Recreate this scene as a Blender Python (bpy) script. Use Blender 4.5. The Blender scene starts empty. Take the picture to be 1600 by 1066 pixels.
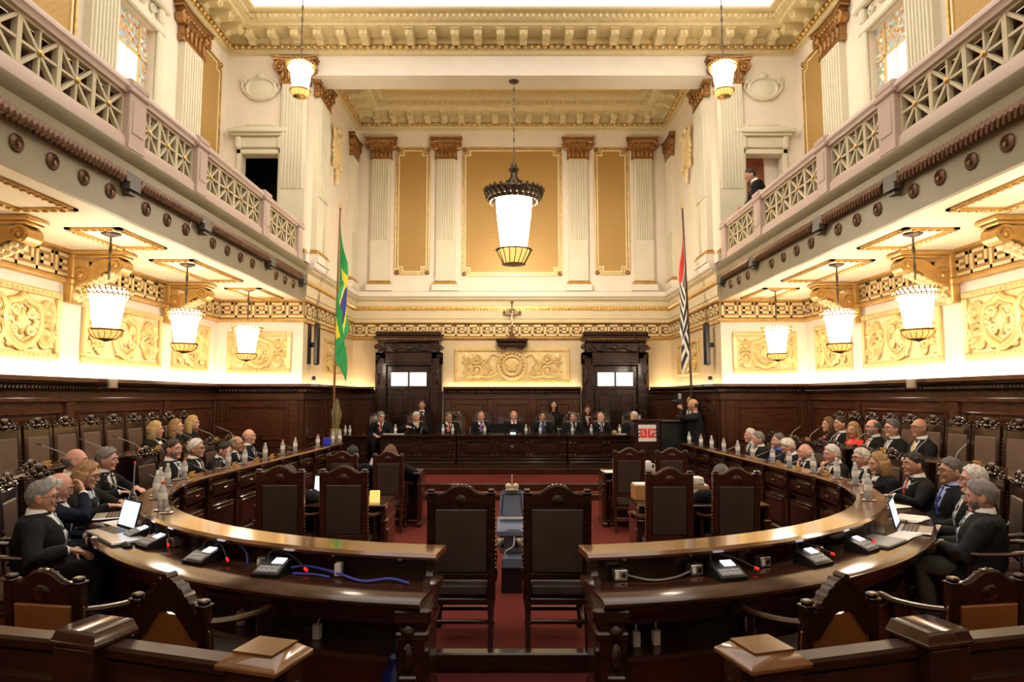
import bpy, math, random
from mathutils import Matrix, Vector
PI = math.pi
sc = bpy.context.scene
COL = sc.collection
random.seed(7)

# ---------------------------------------------------------------- camera, world, exposure
EYE = 1.82
cam_d = bpy.data.cameras.new('camera')
cam_d.sensor_width = 36.0
cam_d.lens = 36.0 * 1000.0 / 1600.0
cam_d.clip_end = 100
cam = bpy.data.objects.new('camera', cam_d)
COL.objects.link(cam)
cam.location = (0, 0, EYE)
cam.rotation_euler = (PI / 2 + math.atan(86 / 1000.0), 0, 0)
sc.camera = cam
sc.view_settings.view_transform = 'Standard'
sc.view_settings.look = 'None'
sc.view_settings.gamma = 1.0
sc.view_settings.use_curve_mapping = False
sc.view_settings.exposure = 0.0
sc.cycles.max_bounces = 7
sc.cycles.diffuse_bounces = 4
sc.cycles.glossy_bounces = 3
sc.cycles.transmission_bounces = 6
sc.cycles.transparent_max_bounces = 6
sc.cycles.caustics_reflective = False
sc.cycles.caustics_refractive = False
sc.cycles.sample_clamp_indirect = 6.0
sc.cycles.use_denoising = True
wd = bpy.data.worlds.new('world')
sc.world = wd
wd.use_nodes = True
wd.node_tree.nodes['Background'].inputs[0].default_value = (0.9, 0.85, 0.8, 1)
wd.node_tree.nodes['Background'].inputs[1].default_value = 0.05
# strengths of everything that gives off light in the hall
E_SKY, E_LAMP, E_BIG, E_STRIP, E_WIN = 1.65, 31.0, 58.0, 46.0, 0.8

# ---------------------------------------------------------------- materials
MATS = {}
def _nodes(name):
    m = bpy.data.materials.new(name)
    m.use_nodes = True
    nt = m.node_tree
    return m, nt, nt.nodes['Principled BSDF']
def pm(name, col, rough=0.5, metal=0.0, var=0.12, scale=6.0, stretch=(1, 1, 1), bump=0.0, bscale=None, coat=0.0, trans=0.0, spec=0.5, sheen=0.0, ior=1.45):
    m, nt, b = _nodes(name)
    tc = nt.nodes.new('ShaderNodeTexCoord')
    mp = nt.nodes.new('ShaderNodeMapping')
    mp.inputs['Scale'].default_value = stretch
    nt.links.new(tc.outputs['Object'], mp.inputs[0])
    nz = nt.nodes.new('ShaderNodeTexNoise')
    nz.inputs['Scale'].default_value = scale
    nz.inputs['Detail'].default_value = 5
    nt.links.new(mp.outputs[0], nz.inputs[0])
    rp = nt.nodes.new('ShaderNodeValToRGB')
    e = rp.color_ramp.elements
    e[0].position, e[1].position = 0.3, 0.7
    e[0].color = tuple(c * (1 - var) for c in col) + (1,)
    e[1].color = tuple(min(1, c * (1 + var)) for c in col) + (1,)
    nt.links.new(nz.outputs['Fac'], rp.inputs[0])
    nt.links.new(rp.outputs[0], b.inputs['Base Color'])
    b.inputs['Roughness'].default_value = rough
    b.inputs['Metallic'].default_value = metal
    b.inputs['Coat Weight'].default_value = coat
    b.inputs['Coat Roughness'].default_value = 0.08
    b.inputs['Transmission Weight'].default_value = trans
    b.inputs['IOR'].default_value = ior
    b.inputs['Specular IOR Level'].default_value = spec
    b.inputs['Sheen Weight'].default_value = sheen
    if bump:
        n2 = nt.nodes.new('ShaderNodeTexNoise')
        n2.inputs['Scale'].default_value = bscale or scale * 4
        n2.inputs['Detail'].default_value = 4
        nt.links.new(mp.outputs[0], n2.inputs[0])
        bp = nt.nodes.new('ShaderNodeBump')
        bp.inputs['Strength'].default_value = bump
        bp.inputs['Distance'].default_value = 0.02
        nt.links.new(n2.outputs['Fac'], bp.inputs['Height'])
        nt.links.new(bp.outputs[0], b.inputs['Normal'])
    MATS[name] = m
    return m
def em(name, col, strength, base=None):
    m, nt, b = _nodes(name)
    b.inputs['Base Color'].default_value = (base or col) + (1,)
    b.inputs['Emission Color'].default_value = col + (1,)
    b.inputs['Emission Strength'].default_value = strength
    b.inputs['Roughness'].default_value = 0.3
    MATS[name] = m
    return m
pm('plaster', (0.84, 0.745, 0.62), 0.6, var=0.03, scale=3)
pm('plaster_green', (0.72, 0.68, 0.53), 0.55, var=0.04, scale=3)
pm('plaster_tan', (0.70, 0.55, 0.34), 0.55, var=0.04, scale=3)
pm('plaster_gold', (0.72, 0.61, 0.40), 0.5, var=0.04, scale=3)
pm('plaster_white', (0.82, 0.75, 0.65), 0.5, var=0.03, scale=3)
pm('mauve', (0.56, 0.43, 0.38), 0.45, var=0.04, scale=3)
pm('olive_grey', (0.27, 0.235, 0.155), 0.45, var=0.06, scale=3)
pm('lattice_cream', (0.62, 0.55, 0.38), 0.45, var=0.05)
pm('ochre', (0.80, 0.58, 0.22), 0.5, var=0.05, scale=2)
pm('ochre_grey', (0.72, 0.60, 0.34), 0.45, var=0.07, scale=9)
pm('soffit_yellow', (0.84, 0.72, 0.50), 0.5, var=0.03)
pm('gilt', (0.78, 0.52, 0.19), 0.30, 0.65, var=0.25, scale=14, bump=0.2)
pm('bronze_gilt', (0.36, 0.19, 0.07), 0.3, 0.7, var=0.35, scale=18, bump=0.25)
pm('dark_red_gilt', (0.16, 0.085, 0.050), 0.33, 0.4, var=0.3, scale=18)
pm('gold_paint', (0.76, 0.56, 0.24), 0.42, 0.25, var=0.10, scale=6)
pm('gold_ground', (0.84, 0.67, 0.36), 0.5, 0.15, var=0.08, scale=6)
pm('key_brown', (0.38, 0.23, 0.10), 0.45, 0.2, var=0.15)
pm('console_gilt', (0.55, 0.33, 0.10), 0.35, 0.45, var=0.15, scale=8)
pm('wood', (0.026, 0.010, 0.006), 0.24, var=0.35, scale=3.0, stretch=(1, 1, 8), coat=0.35, spec=0.35)
pm('wood_wall', (0.065, 0.021, 0.009), 0.26, var=0.35, scale=3.0, stretch=(1.2, 1.2, 7), coat=0.5)
pm('wood_h', (0.040, 0.014, 0.007), 0.16, var=0.4, scale=2.5, stretch=(1, 6, 1), coat=0.4, spec=0.3)
pm('wood_ledge', (0.15, 0.062, 0.022), 0.14, var=0.3, scale=2.5, stretch=(1, 5, 1), coat=1.0)
pm('wood_light', (0.15, 0.066, 0.022), 0.2, var=0.3, scale=2.5, stretch=(1, 5, 1), coat=0.7)
pm('wood_red', (0.048, 0.014, 0.007), 0.28, var=0.3, scale=3, stretch=(1, 1, 6), coat=0.5)
pm('wood_carved', (0.026, 0.011, 0.007), 0.2, var=0.3, scale=10, coat=0.6)
pm('wood_tan', (0.26, 0.10, 0.028), 0.35, var=0.15, scale=4, coat=0.2)
pm('wood_matt', (0.028, 0.011, 0.006), 0.38, var=0.3, scale=3, stretch=(1, 4, 1), spec=0.2)
pm('leather', (0.046, 0.034, 0.028), 0.42, var=0.2, scale=5, bump=0.15, bscale=120)
pm('leather_brown', (0.115, 0.070, 0.050), 0.45, var=0.18, scale=5, bump=0.15, bscale=120)
pm('brass', (0.60, 0.40, 0.16), 0.25, 0.95, var=0.1)
pm('block_grey', (0.12, 0.11, 0.10), 0.5, var=0.05)
pm('iron', (0.10, 0.075, 0.05), 0.35, 0.8, var=0.25, scale=20)
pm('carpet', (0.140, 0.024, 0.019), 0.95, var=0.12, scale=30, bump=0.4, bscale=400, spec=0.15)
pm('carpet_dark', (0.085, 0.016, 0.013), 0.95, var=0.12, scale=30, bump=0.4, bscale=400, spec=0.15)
pm('black_plastic', (0.012, 0.012, 0.014), 0.35, var=0.1)
pm('grey_plastic', (0.30, 0.31, 0.33), 0.4, var=0.05)
pm('silver', (0.62, 0.62, 0.63), 0.28, 0.9, var=0.05)
pm('white_plastic', (0.80, 0.80, 0.78), 0.4, var=0.03)
pm('paper', (0.82, 0.80, 0.74), 0.7, var=0.03)
pm('cardboard', (0.50, 0.26, 0.10), 0.7, var=0.1)
pm('red_paint', (0.75, 0.035, 0.02), 0.45, var=0.05)
pm('blue_cable', (0.06, 0.10, 0.60), 0.4, var=0.05)
pm('bag_blue', (0.006, 0.010, 0.09), 0.25, var=0.1)
pm('blue_plastic', (0.03, 0.05, 0.55), 0.4, var=0.05)
pm('stand_blue', (0.13, 0.165, 0.26), 0.35, var=0.08)
pm('glass', (0.95, 0.97, 1.0), 0.03, var=0.0, trans=1.0, ior=1.4)
pm('pet', (0.90, 0.93, 0.95), 0.12, var=0.02, trans=0.55, ior=1.2)
pm('label', (0.86, 0.84, 0.80), 0.5, var=0.03)
pm('cap_red', (0.70, 0.08, 0.03), 0.4, var=0.05)
pm('cap_orange', (0.75, 0.22, 0.04), 0.4, var=0.05)
pm('plate_gold', (0.62, 0.40, 0.12), 0.4, 0.2, var=0.1)
pm('ivory', (0.78, 0.70, 0.52), 0.4, var=0.06)
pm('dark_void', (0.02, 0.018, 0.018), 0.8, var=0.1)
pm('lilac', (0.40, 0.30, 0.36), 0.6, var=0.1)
pm('door_brown', (0.30, 0.10, 0.03), 0.35, var=0.3, scale=4, stretch=(1, 1, 6))
pm('flag_green', (0.010, 0.30, 0.075), 0.65, var=0.06, sheen=0.2)
pm('flag_yellow', (0.80, 0.64, 0.03), 0.65, var=0.06, sheen=0.2)
pm('flag_blue', (0.03, 0.03, 0.22), 0.65, var=0.06)
pm('flag_red', (0.70, 0.05, 0.03), 0.65, var=0.06)
pm('flag_white', (0.78, 0.75, 0.68), 0.65, var=0.04)
pm('flag_black', (0.02, 0.02, 0.02), 0.65, var=0.04)
pm('straw', (0.20, 0.16, 0.07), 0.7, var=0.3, scale=20)
pm('lamp_amber', (0.75, 0.42, 0.12), 0.3, var=0.1)
em('skyglass', (1.0, 0.95, 0.87), E_SKY, (0.9, 0.9, 0.9))
em('lampglass', (1.0, 0.85, 0.66), E_LAMP, (0.9, 0.85, 0.75))
em('biglampglass', (1.0, 0.84, 0.62), E_BIG, (0.9, 0.85, 0.75))
em('ledstrip', (1.0, 0.83, 0.60), E_STRIP)
em('ledstrip_soft', (1.0, 0.80, 0.50), E_STRIP * 0.6)
em('winglass', (0.95, 0.97, 1.0), E_WIN)
em('screen', (0.60, 0.74, 1.0), 1.3)
em('screen_white', (0.92, 0.88, 1.0), 1.6)
em('screen_pale', (0.80, 0.97, 1.0), 1.2)
em('led_red', (1.0, 0.03, 0.03), 0.6)
em('amber_glass', (1.0, 0.55, 0.15), 1.2)
def stained():
    m, nt, b = _nodes('stained_glass')
    tc = nt.nodes.new('ShaderNodeTexCoord')
    vo = nt.nodes.new('ShaderNodeTexVoronoi')
    vo.inputs['Scale'].default_value = 20
    nt.links.new(tc.outputs['Object'], vo.inputs[0])
    hs = nt.nodes.new('ShaderNodeValToRGB')
    e = hs.color_ramp.elements
    e[0].color, e[1].color = (0.30, 0.10, 0.05, 1), (0.62, 0.66, 0.50, 1)
    for p, c in ((0.25, (0.55, 0.38, 0.15, 1)), (0.45, (0.15, 0.32, 0.22, 1)), (0.6, (0.50, 0.28, 0.16, 1)), (0.8, (0.25, 0.38, 0.48, 1))):
        x = e.new(p); x.color = c
    sp = nt.nodes.new('ShaderNodeSeparateColor')
    nt.links.new(vo.outputs['Color'], sp.inputs[0])
    nt.links.new(sp.outputs[0], hs.inputs[0])
    nt.links.new(hs.outputs[0], b.inputs['Base Color'])
    nt.links.new(hs.outputs[0], b.inputs['Emission Color'])
    b.inputs['Emission Strength'].default_value = 0.5
    b.inputs['Roughness'].default_value = 0.2
    MATS['stained_glass'] = m
stained()
def damask():
    m, nt, b = _nodes('gold_damask')
    tc = nt.nodes.new('ShaderNodeTexCoord')
    mp = nt.nodes.new('ShaderNodeMapping')
    mp.inputs['Rotation'].default_value = (0, PI / 4, 0)
    mp.inputs['Scale'].default_value = (3, 3, 3)
    nt.links.new(tc.outputs['Object'], mp.inputs[0])
    ck = nt.nodes.new('ShaderNodeTexBrick')
    ck.inputs['Scale'].default_value = 1.0
    ck.inputs['Mortar Size'].default_value = 0.07
    ck.inputs['Color1'].default_value = (0.43, 0.26, 0.075, 1)
    ck.inputs['Color2'].default_value = (0.415, 0.25, 0.072, 1)
    ck.inputs['Mortar'].default_value = (0.46, 0.28, 0.085, 1)
    sx = nt.nodes.new('ShaderNodeSeparateXYZ'); cx = nt.nodes.new('ShaderNodeCombineXYZ')
    nt.links.new(mp.outputs[0], sx.inputs[0])
    nt.links.new(sx.outputs[0], cx.inputs[0]); nt.links.new(sx.outputs[2], cx.inputs[1])
    nt.links.new(cx.outputs[0], ck.inputs[0])
    nt.links.new(ck.outputs[0], b.inputs['Base Color'])
    b.inputs['Roughness'].default_value = 0.45
    b.inputs['Metallic'].default_value = 0.25
    MATS['gold_damask'] = m
damask()

# ---------------------------------------------------------------- mesh helpers
class MB:
    def __init__(s):
        s.v, s.f, s.mi, s.M, s.m = [], [], [], None, 0
    def add(s, vs, fs):
        o = len(s.v)
        if s.M is not None:
            vs = [tuple(s.M @ Vector(p)) for p in vs]
        s.v.extend(tuple(p) for p in vs)
        s.f.extend(tuple(i + o for i in f) for f in fs)
        s.mi.extend([s.m] * len(fs))
        return s
    def box(s, x0, x1, y0, y1, z0, z1, b=0.0):
        if b <= 0:
            return s.add([(x, y, z) for x in (x0, x1) for y in (y0, y1) for z in (z0, z1)],
                         [(0, 1, 3, 2), (4, 6, 7, 5), (0, 4, 5, 1), (2, 3, 7, 6), (0, 2, 6, 4), (1, 5, 7, 3)])
        b = min(b, (x1 - x0) / 2.01, (y1 - y0) / 2.01, (z1 - z0) / 2.01)
        V, idx = [], {}
        for i, x in enumerate((x0, x1)):
            for j, y in enumerate((y0, y1)):
                for k, z in enumerate((z0, z1)):
                    for a in range(3):
                        q = [x, y, z]
                        for c in range(3):
                            if c != a:
                                q[c] += b * (1, -1)[(i, j, k)[c]]
                        idx[i, j, k, a] = len(V); V.append(q)
        F = []
        for a in range(3):
            u, w = [(1, 2), (0, 2), (0, 1)][a]
            for e in (0, 1):
                q = []
                for (p, r) in ((0, 0), (1, 0), (1, 1), (0, 1)):
                    t = [0, 0, 0]; t[a] = e; t[u] = p; t[w] = r
                    q.append(idx[t[0], t[1], t[2], a])
                F.append(tuple(q))
        for a in range(3):
            u, w = [(1, 2), (0, 2), (0, 1)][a]
            for p in (0, 1):
                for r in (0, 1):
                    t0 = [0, 0, 0]; t0[u] = p; t0[w] = r
                    t1 = list(t0); t1[a] = 1
                    F.append((idx[t0[0], t0[1], t0[2], u], idx[t1[0], t1[1], t1[2], u], idx[t1[0], t1[1], t1[2], w], idx[t0[0], t0[1], t0[2], w]))
        for i in (0, 1):
            for j in (0, 1):
                for k in (0, 1):
                    F.append((idx[i, j, k, 0], idx[i, j, k, 1], idx[i, j, k, 2]))
        return s.add(V, F)
    def loft(s, rings, cap=True, closed=True):
        n = len(rings[0])
        V = [p for r in rings for p in r]
        F = []
        for i in range(len(rings) - 1):
            for j in range(n if closed else n - 1):
                k = (j + 1) % n
                F.append((i * n + j, i * n + k, (i + 1) * n + k, (i + 1) * n + j))
        if cap:
            F.append(tuple(range(n - 1, -1, -1)))
            F.append(tuple((len(rings) - 1) * n + j for j in range(n)))
        return s.add(V, F)
    def lathe(s, prof, seg=16, c=(0, 0), cap=True, wob=None):
        R = []
        for r, z in prof:
            r = max(r, 0.0005)
            R.append([(c[0] + r * math.cos(2 * PI * j / seg) * (1 + (wob(j, z) if wob else 0)), c[1] + r * math.sin(2 * PI * j / seg) * (1 + (wob(j, z) if wob else 0)), z) for j in range(seg)])
        return s.loft(R, cap)
    def tube(s, pts, r, seg=8, cap=True, flat=1.0):
        pts = [Vector(p) for p in pts]
        n = len(pts)
        R, up = [], Vector((0, 0, 1))
        for i, p in enumerate(pts):
            d = (pts[min(i + 1, n - 1)] - pts[max(i - 1, 0)])
            if d.length < 1e-9: d = Vector((0, 0, 1))
            d.normalize()
            if i == 0:
                up = Vector((0, 0, 1)) if abs(d.z) < 0.9 else Vector((0, 1, 0))
            a = d.cross(up)
            if a.length < 1e-6:
                a = d.cross(Vector((1, 0, 0)))
            a.normalize(); b = a.cross(d).normalized(); up = b
            rr = r[i] if isinstance(r, (list, tuple)) else r
            R.append([p + a * (rr * math.cos(2 * PI * j / seg)) + b * (rr * flat * math.sin(2 * PI * j / seg)) for j in range(seg)])
        return s.loft(R, cap)
    def ball(s, c, r, seg=10, rings=6):
        if not isinstance(r, (tuple, list)): r = (r, r, r)
        R = []
        for i in range(rings + 1):
            t = PI * i / rings
            q = max(math.sin(t), 0.02)
            R.append([(c[0] + r[0] * q * math.cos(2 * PI * j / seg), c[1] + r[1] * q * math.sin(2 * PI * j / seg), c[2] - r[2] * math.cos(t)) for j in range(seg)])
        return s.loft(R)
    def prism(s, poly, y0, y1):
        """polygon in x,z extruded from y0 to y1"""
        n = len(poly)
        V = [(x, y0, z) for x, z in poly] + [(x, y1, z) for x, z in poly]
        F = [tuple(range(n)), tuple(range(2 * n - 1, n - 1, -1))] + [(i, i + n, (i + 1) % n + n, (i + 1) % n) for i in range(n)]
        return s.add(V, F)
    def prismz(s, poly, z0, z1):
        n = len(poly)
        V = [(x, y, z0) for x, y in poly] + [(x, y, z1) for x, y in poly]
        F = [tuple(range(n - 1, -1, -1)), tuple(range(n, 2 * n))] + [(i, (i + 1) % n, (i + 1) % n + n, i + n) for i in range(n)]
        return s.add(V, F)
    def sweep(s, prof, path, closed=False):
        """profile of (n, z) swept along an XY path; n points to the right of travel"""
        n = len(path)
        R = []
        for i, (x, y) in enumerate(path):
            def nr(a, b):
                dx, dy = b[0] - a[0], b[1] - a[1]
                l = math.hypot(dx, dy)
                return Vector((dy / l, -dx / l))
            if closed:
                a, b = nr(path[i - 1], path[i]), nr(path[i], path[(i + 1) % n])
            else:
                a = nr(path[max(i - 1, 0)], path[max(i, 1)])
                b = nr(path[min(i, n - 2)], path[min(i + 1, n - 1)])
            m = (a + b)
            m = m / max(m.dot(a), 0.15) if m.length > 1e-6 else a
            R.append([(x + m.x * k, y + m.y * k, z) for k, z in prof])
        if closed:
            R.append(R[0])
        return s.loft(R, cap=not closed)
    def bars(s, pts, w, y0, y1):
        for (x0, z0), (x1, z1) in zip(pts, pts[1:]):
            s.box(min(x0, x1) - w / 2, max(x0, x1) + w / 2, y0, y1, min(z0, z1) - w / 2, max(z0, z1) + w / 2)
        return s
def frame(x, y, z, rot=0.0, sc_=1.0):
    return Matrix.Translation((x, y, z)) @ Matrix.Rotation(rot, 4, 'Z') @ Matrix.Scale(sc_, 4)
def ob(name, mb, mats, parent=None, loc=None, rot=None, smooth=40):
    me = bpy.data.meshes.new(name)
    me.from_pydata(mb.v, [], mb.f)
    mats = mats if isinstance(mats, (list, tuple)) else [mats]
    for m in mats:
        me.materials.append(MATS[m] if isinstance(m, str) else m)
    if any(mb.mi):
        me.polygons.foreach_set('material_index', mb.mi)
    me.update()
    if smooth:
        me.polygons.foreach_set('use_smooth', [True] * len(me.polygons))
        if smooth < 180:
            me.set_sharp_from_angle(angle=math.radians(smooth))
    o = bpy.data.objects.new(name, me)
    COL.objects.link(o)
    if parent is not None: o.parent = parent
    if loc is not None: o.location = loc
    if rot is not None: o.rotation_euler = rot if isinstance(rot, (tuple, list)) else (0, 0, rot)
    return o
def tag(o, label, cat=None, group=None, kind=None):
    o['label'] = label
    if cat: o['category'] = cat
    if group: o['group'] = group
    if kind: o['kind'] = kind
    return o
def struct(name, mb, mats, label, smooth=40):
    return tag(ob(name, mb, mats, smooth=smooth), label, 'room', None, 'structure')
def empty(name, label, cat, loc=(0, 0, 0), rot=0.0, group=None, kind=None):
    o = bpy.data.objects.new(name, None)
    COL.objects.link(o)
    o.empty_display_size = 0.1
    o.location = loc
    o.rotation_euler = (0, 0, rot)
    return tag(o, label, cat, group, kind)
def copy_tree(o, parent=None):
    c = o.copy()
    COL.objects.link(c)
    if parent is not None: c.parent = parent
    for ch in KIDS.get(o.name, list(o.children)):
        copy_tree(ch, c)
    return c
KIDS = {}
def dup(o, label, loc, rot=0.0, group=None, s=1.0):
    c = copy_tree(o)
    c.location = loc
    c.rotation_euler = (0, 0, rot)
    c.scale = (s, s, s)
    c['label'] = label
    if group: c['group'] = group
    return c
def arc(cx, cy, r, a0, a1, n):
    return [(cx + r * math.cos(a0 + (a1 - a0) * i / n), cy + r * math.sin(a0 + (a1 - a0) * i / n)) for i in range(n + 1)]
def spiral(mb, cx, cz, r, turns, a0, y, th, d=1, n=None, r1=0.15):
    n = n or int(10 * turns) + 4
    P, R = [], []
    for i in range(n + 1):
        t = i / n
        a = a0 + d * 2 * PI * turns * t
        q = r * (1 - t * (1 - r1))
        P.append((cx + q * math.cos(a), y, cz + q * math.sin(a)))
        R.append(th * (1 - 0.45 * t))
    mb.tube(P, R, 6)
    mb.ball((cx, y, cz), (th * 1.5, th * 1.2, th * 1.5), 8, 5)
def curve(pts, n=6):
    """Catmull-Rom through points"""
    P = [Vector(p) for p in pts]
    out = []
    for i in range(len(P) - 1):
        a, b, c, d = P[max(i - 1, 0)], P[i], P[i + 1], P[min(i + 2, len(P) - 1)]
        for k in range(n):
            t = k / n
            out.append(0.5 * ((2 * b) + (c - a) * t + (2 * a - 5 * b + 4 * c - d) * t * t + (3 * b - a - 3 * c + d) * t ** 3))
    out.append(P[-1])
    return out
# ---------------------------------------------------------------- the hall
XW, YF, XA, YB, YN = 5.92, 12.8, 4.2, 16.8, -1.6
ZS, ZC = 3.75, 9.05
SIDES = ((-1, 'left', PI / 2), (1, 'right', -PI / 2))
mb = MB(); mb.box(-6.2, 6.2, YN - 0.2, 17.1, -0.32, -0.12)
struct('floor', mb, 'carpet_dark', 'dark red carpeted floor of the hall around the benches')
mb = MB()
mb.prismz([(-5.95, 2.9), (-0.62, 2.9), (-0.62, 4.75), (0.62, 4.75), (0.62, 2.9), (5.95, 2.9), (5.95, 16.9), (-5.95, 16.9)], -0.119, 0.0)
struct('floor_platform', mb, 'carpet', 'raised red carpeted floor inside the horseshoe desk')
mb = MB(); mb.box(-0.66, 0.66, 4.68, 4.78, -0.118, 0.012, 0.01)
struct('trim_step', mb, 'wood', 'dark wooden step edge between the two desk ends')
for i, (y0, y1, z0, z1) in enumerate(((11.4, 15.75, 0.0, 0.10), (11.85, 15.75, 0.10, 0.22), (13.3, 15.75, 0.22, 0.33))):
    mb = MB(); mb.box(-3.15 if i < 2 else -4.05, 3.15 if i < 2 else 3.0, y0 + 0.03, y1, z0, z1 - 0.001)
    struct('floor_dais', mb, 'carpet', ('lowest', 'middle', 'topmost')[i] + ' red carpeted step in front of the rear bench')
    mb = MB(); mb.box(-3.15 if i < 2 else -4.05, 3.15 if i < 2 else 3.0, y0, y0 + 0.05 if i < 2 else 14.15, z0, z1 + 0.006, 0.012)
    struct('trim_riser', mb, 'wood_h', 'dark wooden riser of the ' + ('lowest', 'middle', 'topmost')[i] + ' dais step')
for sg, side, rot in SIDES:
    mb = MB(); mb.box(min(sg * 4.66, sg * 5.9), max(sg * 4.66, sg * 5.9), 4.6, 12.75, 0.001, 0.2)
    struct('floor_tier', mb, 'carpet', 'raised carpeted tier under the second row of chairs on the %s' % side)

def wallbox(mb, axis, a0, a1, t0, t1, z0, z1, hole=None):
    def b(p0, p1, q0, q1):
        if axis == 'x': mb.box(p0, p1, t0, t1, q0, q1)
        else: mb.box(t0, t1, p0, p1, q0, q1)
    if not hole: b(a0, a1, z0, z1); return
    h0, h1, k0, k1 = hole
    b(a0, h0, z0, z1); b(h1, a1, z0, z1); b(h0, h1, z0, k0); b(h0, h1, k1, z1)
WY0, WY1, WZ0, WZ1 = 9.05, 10.15, 4.9, 7.85
for sg, side, rot in SIDES:
    mb = MB()
    t = sorted((sg * XW, sg * (XW + 0.25)))
    wallbox(mb, 'y', YN - 0.2, YF + 0.2, t[0], t[1], -0.12, 9.9, (WY0, WY1, WZ0, WZ1))
    struct('wall_' + side, mb, 'plaster', 'cream plaster wall on the %s side of the hall' % side)
    mb = MB()
    hx = sorted((sg * 4.80, sg * 5.56))
    a = sorted((sg * XA, sg * (XW)))
    wallbox(mb, 'x', a[0], a[1], YF, YF + 0.2, -0.12, 9.9, (hx[0], hx[1], 4.5, 6.77))
    struct('wall_niche_' + side, mb, 'plaster', 'cream wall beside the alcove with the gallery door on the %s' % side)
    mb = MB()
    t = sorted((sg * XA, sg * (XA + 0.2)))
    mb.box(t[0], t[1], YF + 0.2, YB + 0.2, -0.12, 9.9)
    struct('wall_alcove_' + side, mb, 'plaster', 'cream %s side wall of the rear alcove' % side)
    # room behind the gallery door
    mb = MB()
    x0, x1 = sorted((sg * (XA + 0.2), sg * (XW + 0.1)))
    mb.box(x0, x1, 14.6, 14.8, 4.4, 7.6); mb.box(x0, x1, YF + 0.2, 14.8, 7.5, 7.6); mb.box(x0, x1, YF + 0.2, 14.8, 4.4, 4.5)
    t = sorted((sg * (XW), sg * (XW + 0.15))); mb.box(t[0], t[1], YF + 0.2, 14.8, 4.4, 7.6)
    lm = MB(); lm.M = Matrix.Translation((sg * 5.5, 13.9, 0)); lm.lathe([(0.16, 7.5), (0.17, 7.46), (0.12, 7.41), (0.01, 7.39)], 16)  # lamp added out of view to brighten the right lobby
    if sg > 0: tag(ob('lobby_fill_lamp', lm, 'lampglass'), 'unseen ceiling lamp added to light the lobby behind the right gallery door', 'lamp')
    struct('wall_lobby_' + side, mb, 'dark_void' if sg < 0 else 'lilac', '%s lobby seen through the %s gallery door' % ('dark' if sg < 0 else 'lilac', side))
mb = MB(); mb.box(-XA - 0.2, XA + 0.2, YB, YB + 0.2, -0.12, 9.9)
struct('wall_rear', mb, 'plaster', 'cream rear wall of the alcove behind the judges')
mb = MB(); mb.box(-XW - 0.2, XW + 0.2, YN - 0.2, YN, -0.12, 9.9)
struct('wall_front', mb, 'plaster', 'cream wall at the public end of the hall')
mb = MB(); mb.box(-XA, XA, YF + 0.001, YF + 0.6, 8.47, 9.9)
struct('beam', mb, 'plaster_white', 'white beam over the opening of the rear alcove')
mb = MB(); mb.box(-XA, XA, YF + 0.6, YB, 9.66, 9.9)
struct('ceiling_alcove', mb, 'ochre', 'ochre coffered ceiling of the rear alcove')
mb = MB(); mb.box(-XW, XW, YN, YF, 9.86, 9.95)
struct('ceiling', mb, 'plaster_white', 'ceiling over the main hall')
mb = MB(); mb.box(-5.2, 5.2, YN + 0.5, 12.1, 9.45, 9.48)
struct('skylight', mb, 'skyglass', 'bright white luminous ceiling panel over the hall')

# -- cornices with modillions and beads
def cornice(name, path, z, closed, label, top=0.40):
    r = empty(name, label, 'cornice', kind='structure')
    pf = [(0, z - 0.14), (0.05, z - 0.12), (0.05, z - 0.07), (0.07, z - 0.055), (0.07, z + 0.05), (0.13, z + 0.06), (0.13, z + 0.17), (0.60, z + 0.175), (0.62, z + 0.22), (0.70, z + 0.24), (0.74, z + 0.35), (0.86, z + 0.36), (0.88, z + 0.385), (0.88, z + top), (0, z + top)]
    m = MB(); m.sweep(pf, path, closed); ob('profile', m, 'ochre_grey', r)
    mo, be, eg = MB(), MB(), MB()
    n = len(path)
    for i in range(n if closed else n - 1):
        (x0, y0), (x1, y1) = path[i], path[(i + 1) % n]
        L = math.hypot(x1 - x0, y1 - y0)
        ang = math.atan2(y1 - y0, x1 - x0)
        M = Matrix.Translation((x0, y0, 0)) @ Matrix.Rotation(ang, 4, 'Z')   # local -y is the room side
        mo.M = be.M = eg.M = M
        k = int((L - 1.2) / 0.45)
        for j in range(k + 1):
            x = 0.6 + (L - 1.2) * j / max(k, 1)
            mo.box(x - 0.08, x + 0.08, -0.52, -0.12, z + 0.03, z + 0.175, 0.012)
            mo.box(x - 0.10, x + 0.10, -0.56, -0.12, z + 0.145, z + 0.178)
            mo.tube([(x - 0.07, -0.46, z + 0.07), (x + 0.07, -0.46, z + 0.07)], 0.06, 8)
            mo.tube([(x - 0.07, -0.22, z + 0.05), (x + 0.07, -0.22, z + 0.05)], 0.075, 8)
            mo.ball((x, -0.52, z + 0.08), (0.03, 0.05, 0.06), 6, 4)
        k = int(L / 0.135)
        for j in range(k):
            be.ball((0.07 + j * L / k, -0.10, z), (0.052, 0.055, 0.050), 8, 5)
        k = int((L - 1.3) / 0.12)
        for j in range(k + 1):
            eg.ball((0.65 + j * (L - 1.3) / k, -0.735, z + 0.295), (0.042, 0.04, 0.055), 6, 4)
    ob('modillion', mo, 'ochre_grey', r); ob('bead_course', be, 'gilt', r); ob('egg_course', eg, 'ochre_grey', r)
cornice('cornice', [(-XW, YN), (-XW, YF), (XW, YF), (XW, YN)], 9.03, False, 'ochre cornice with modillions and gilt beads around the main ceiling')
cornice('cornice', [(-XA, YF + 0.6), (-XA, YB), (XA, YB), (XA, YF + 0.6)], 9.12, True, 'ochre cornice with gilt beads around the alcove ceiling', 0.56)

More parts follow.
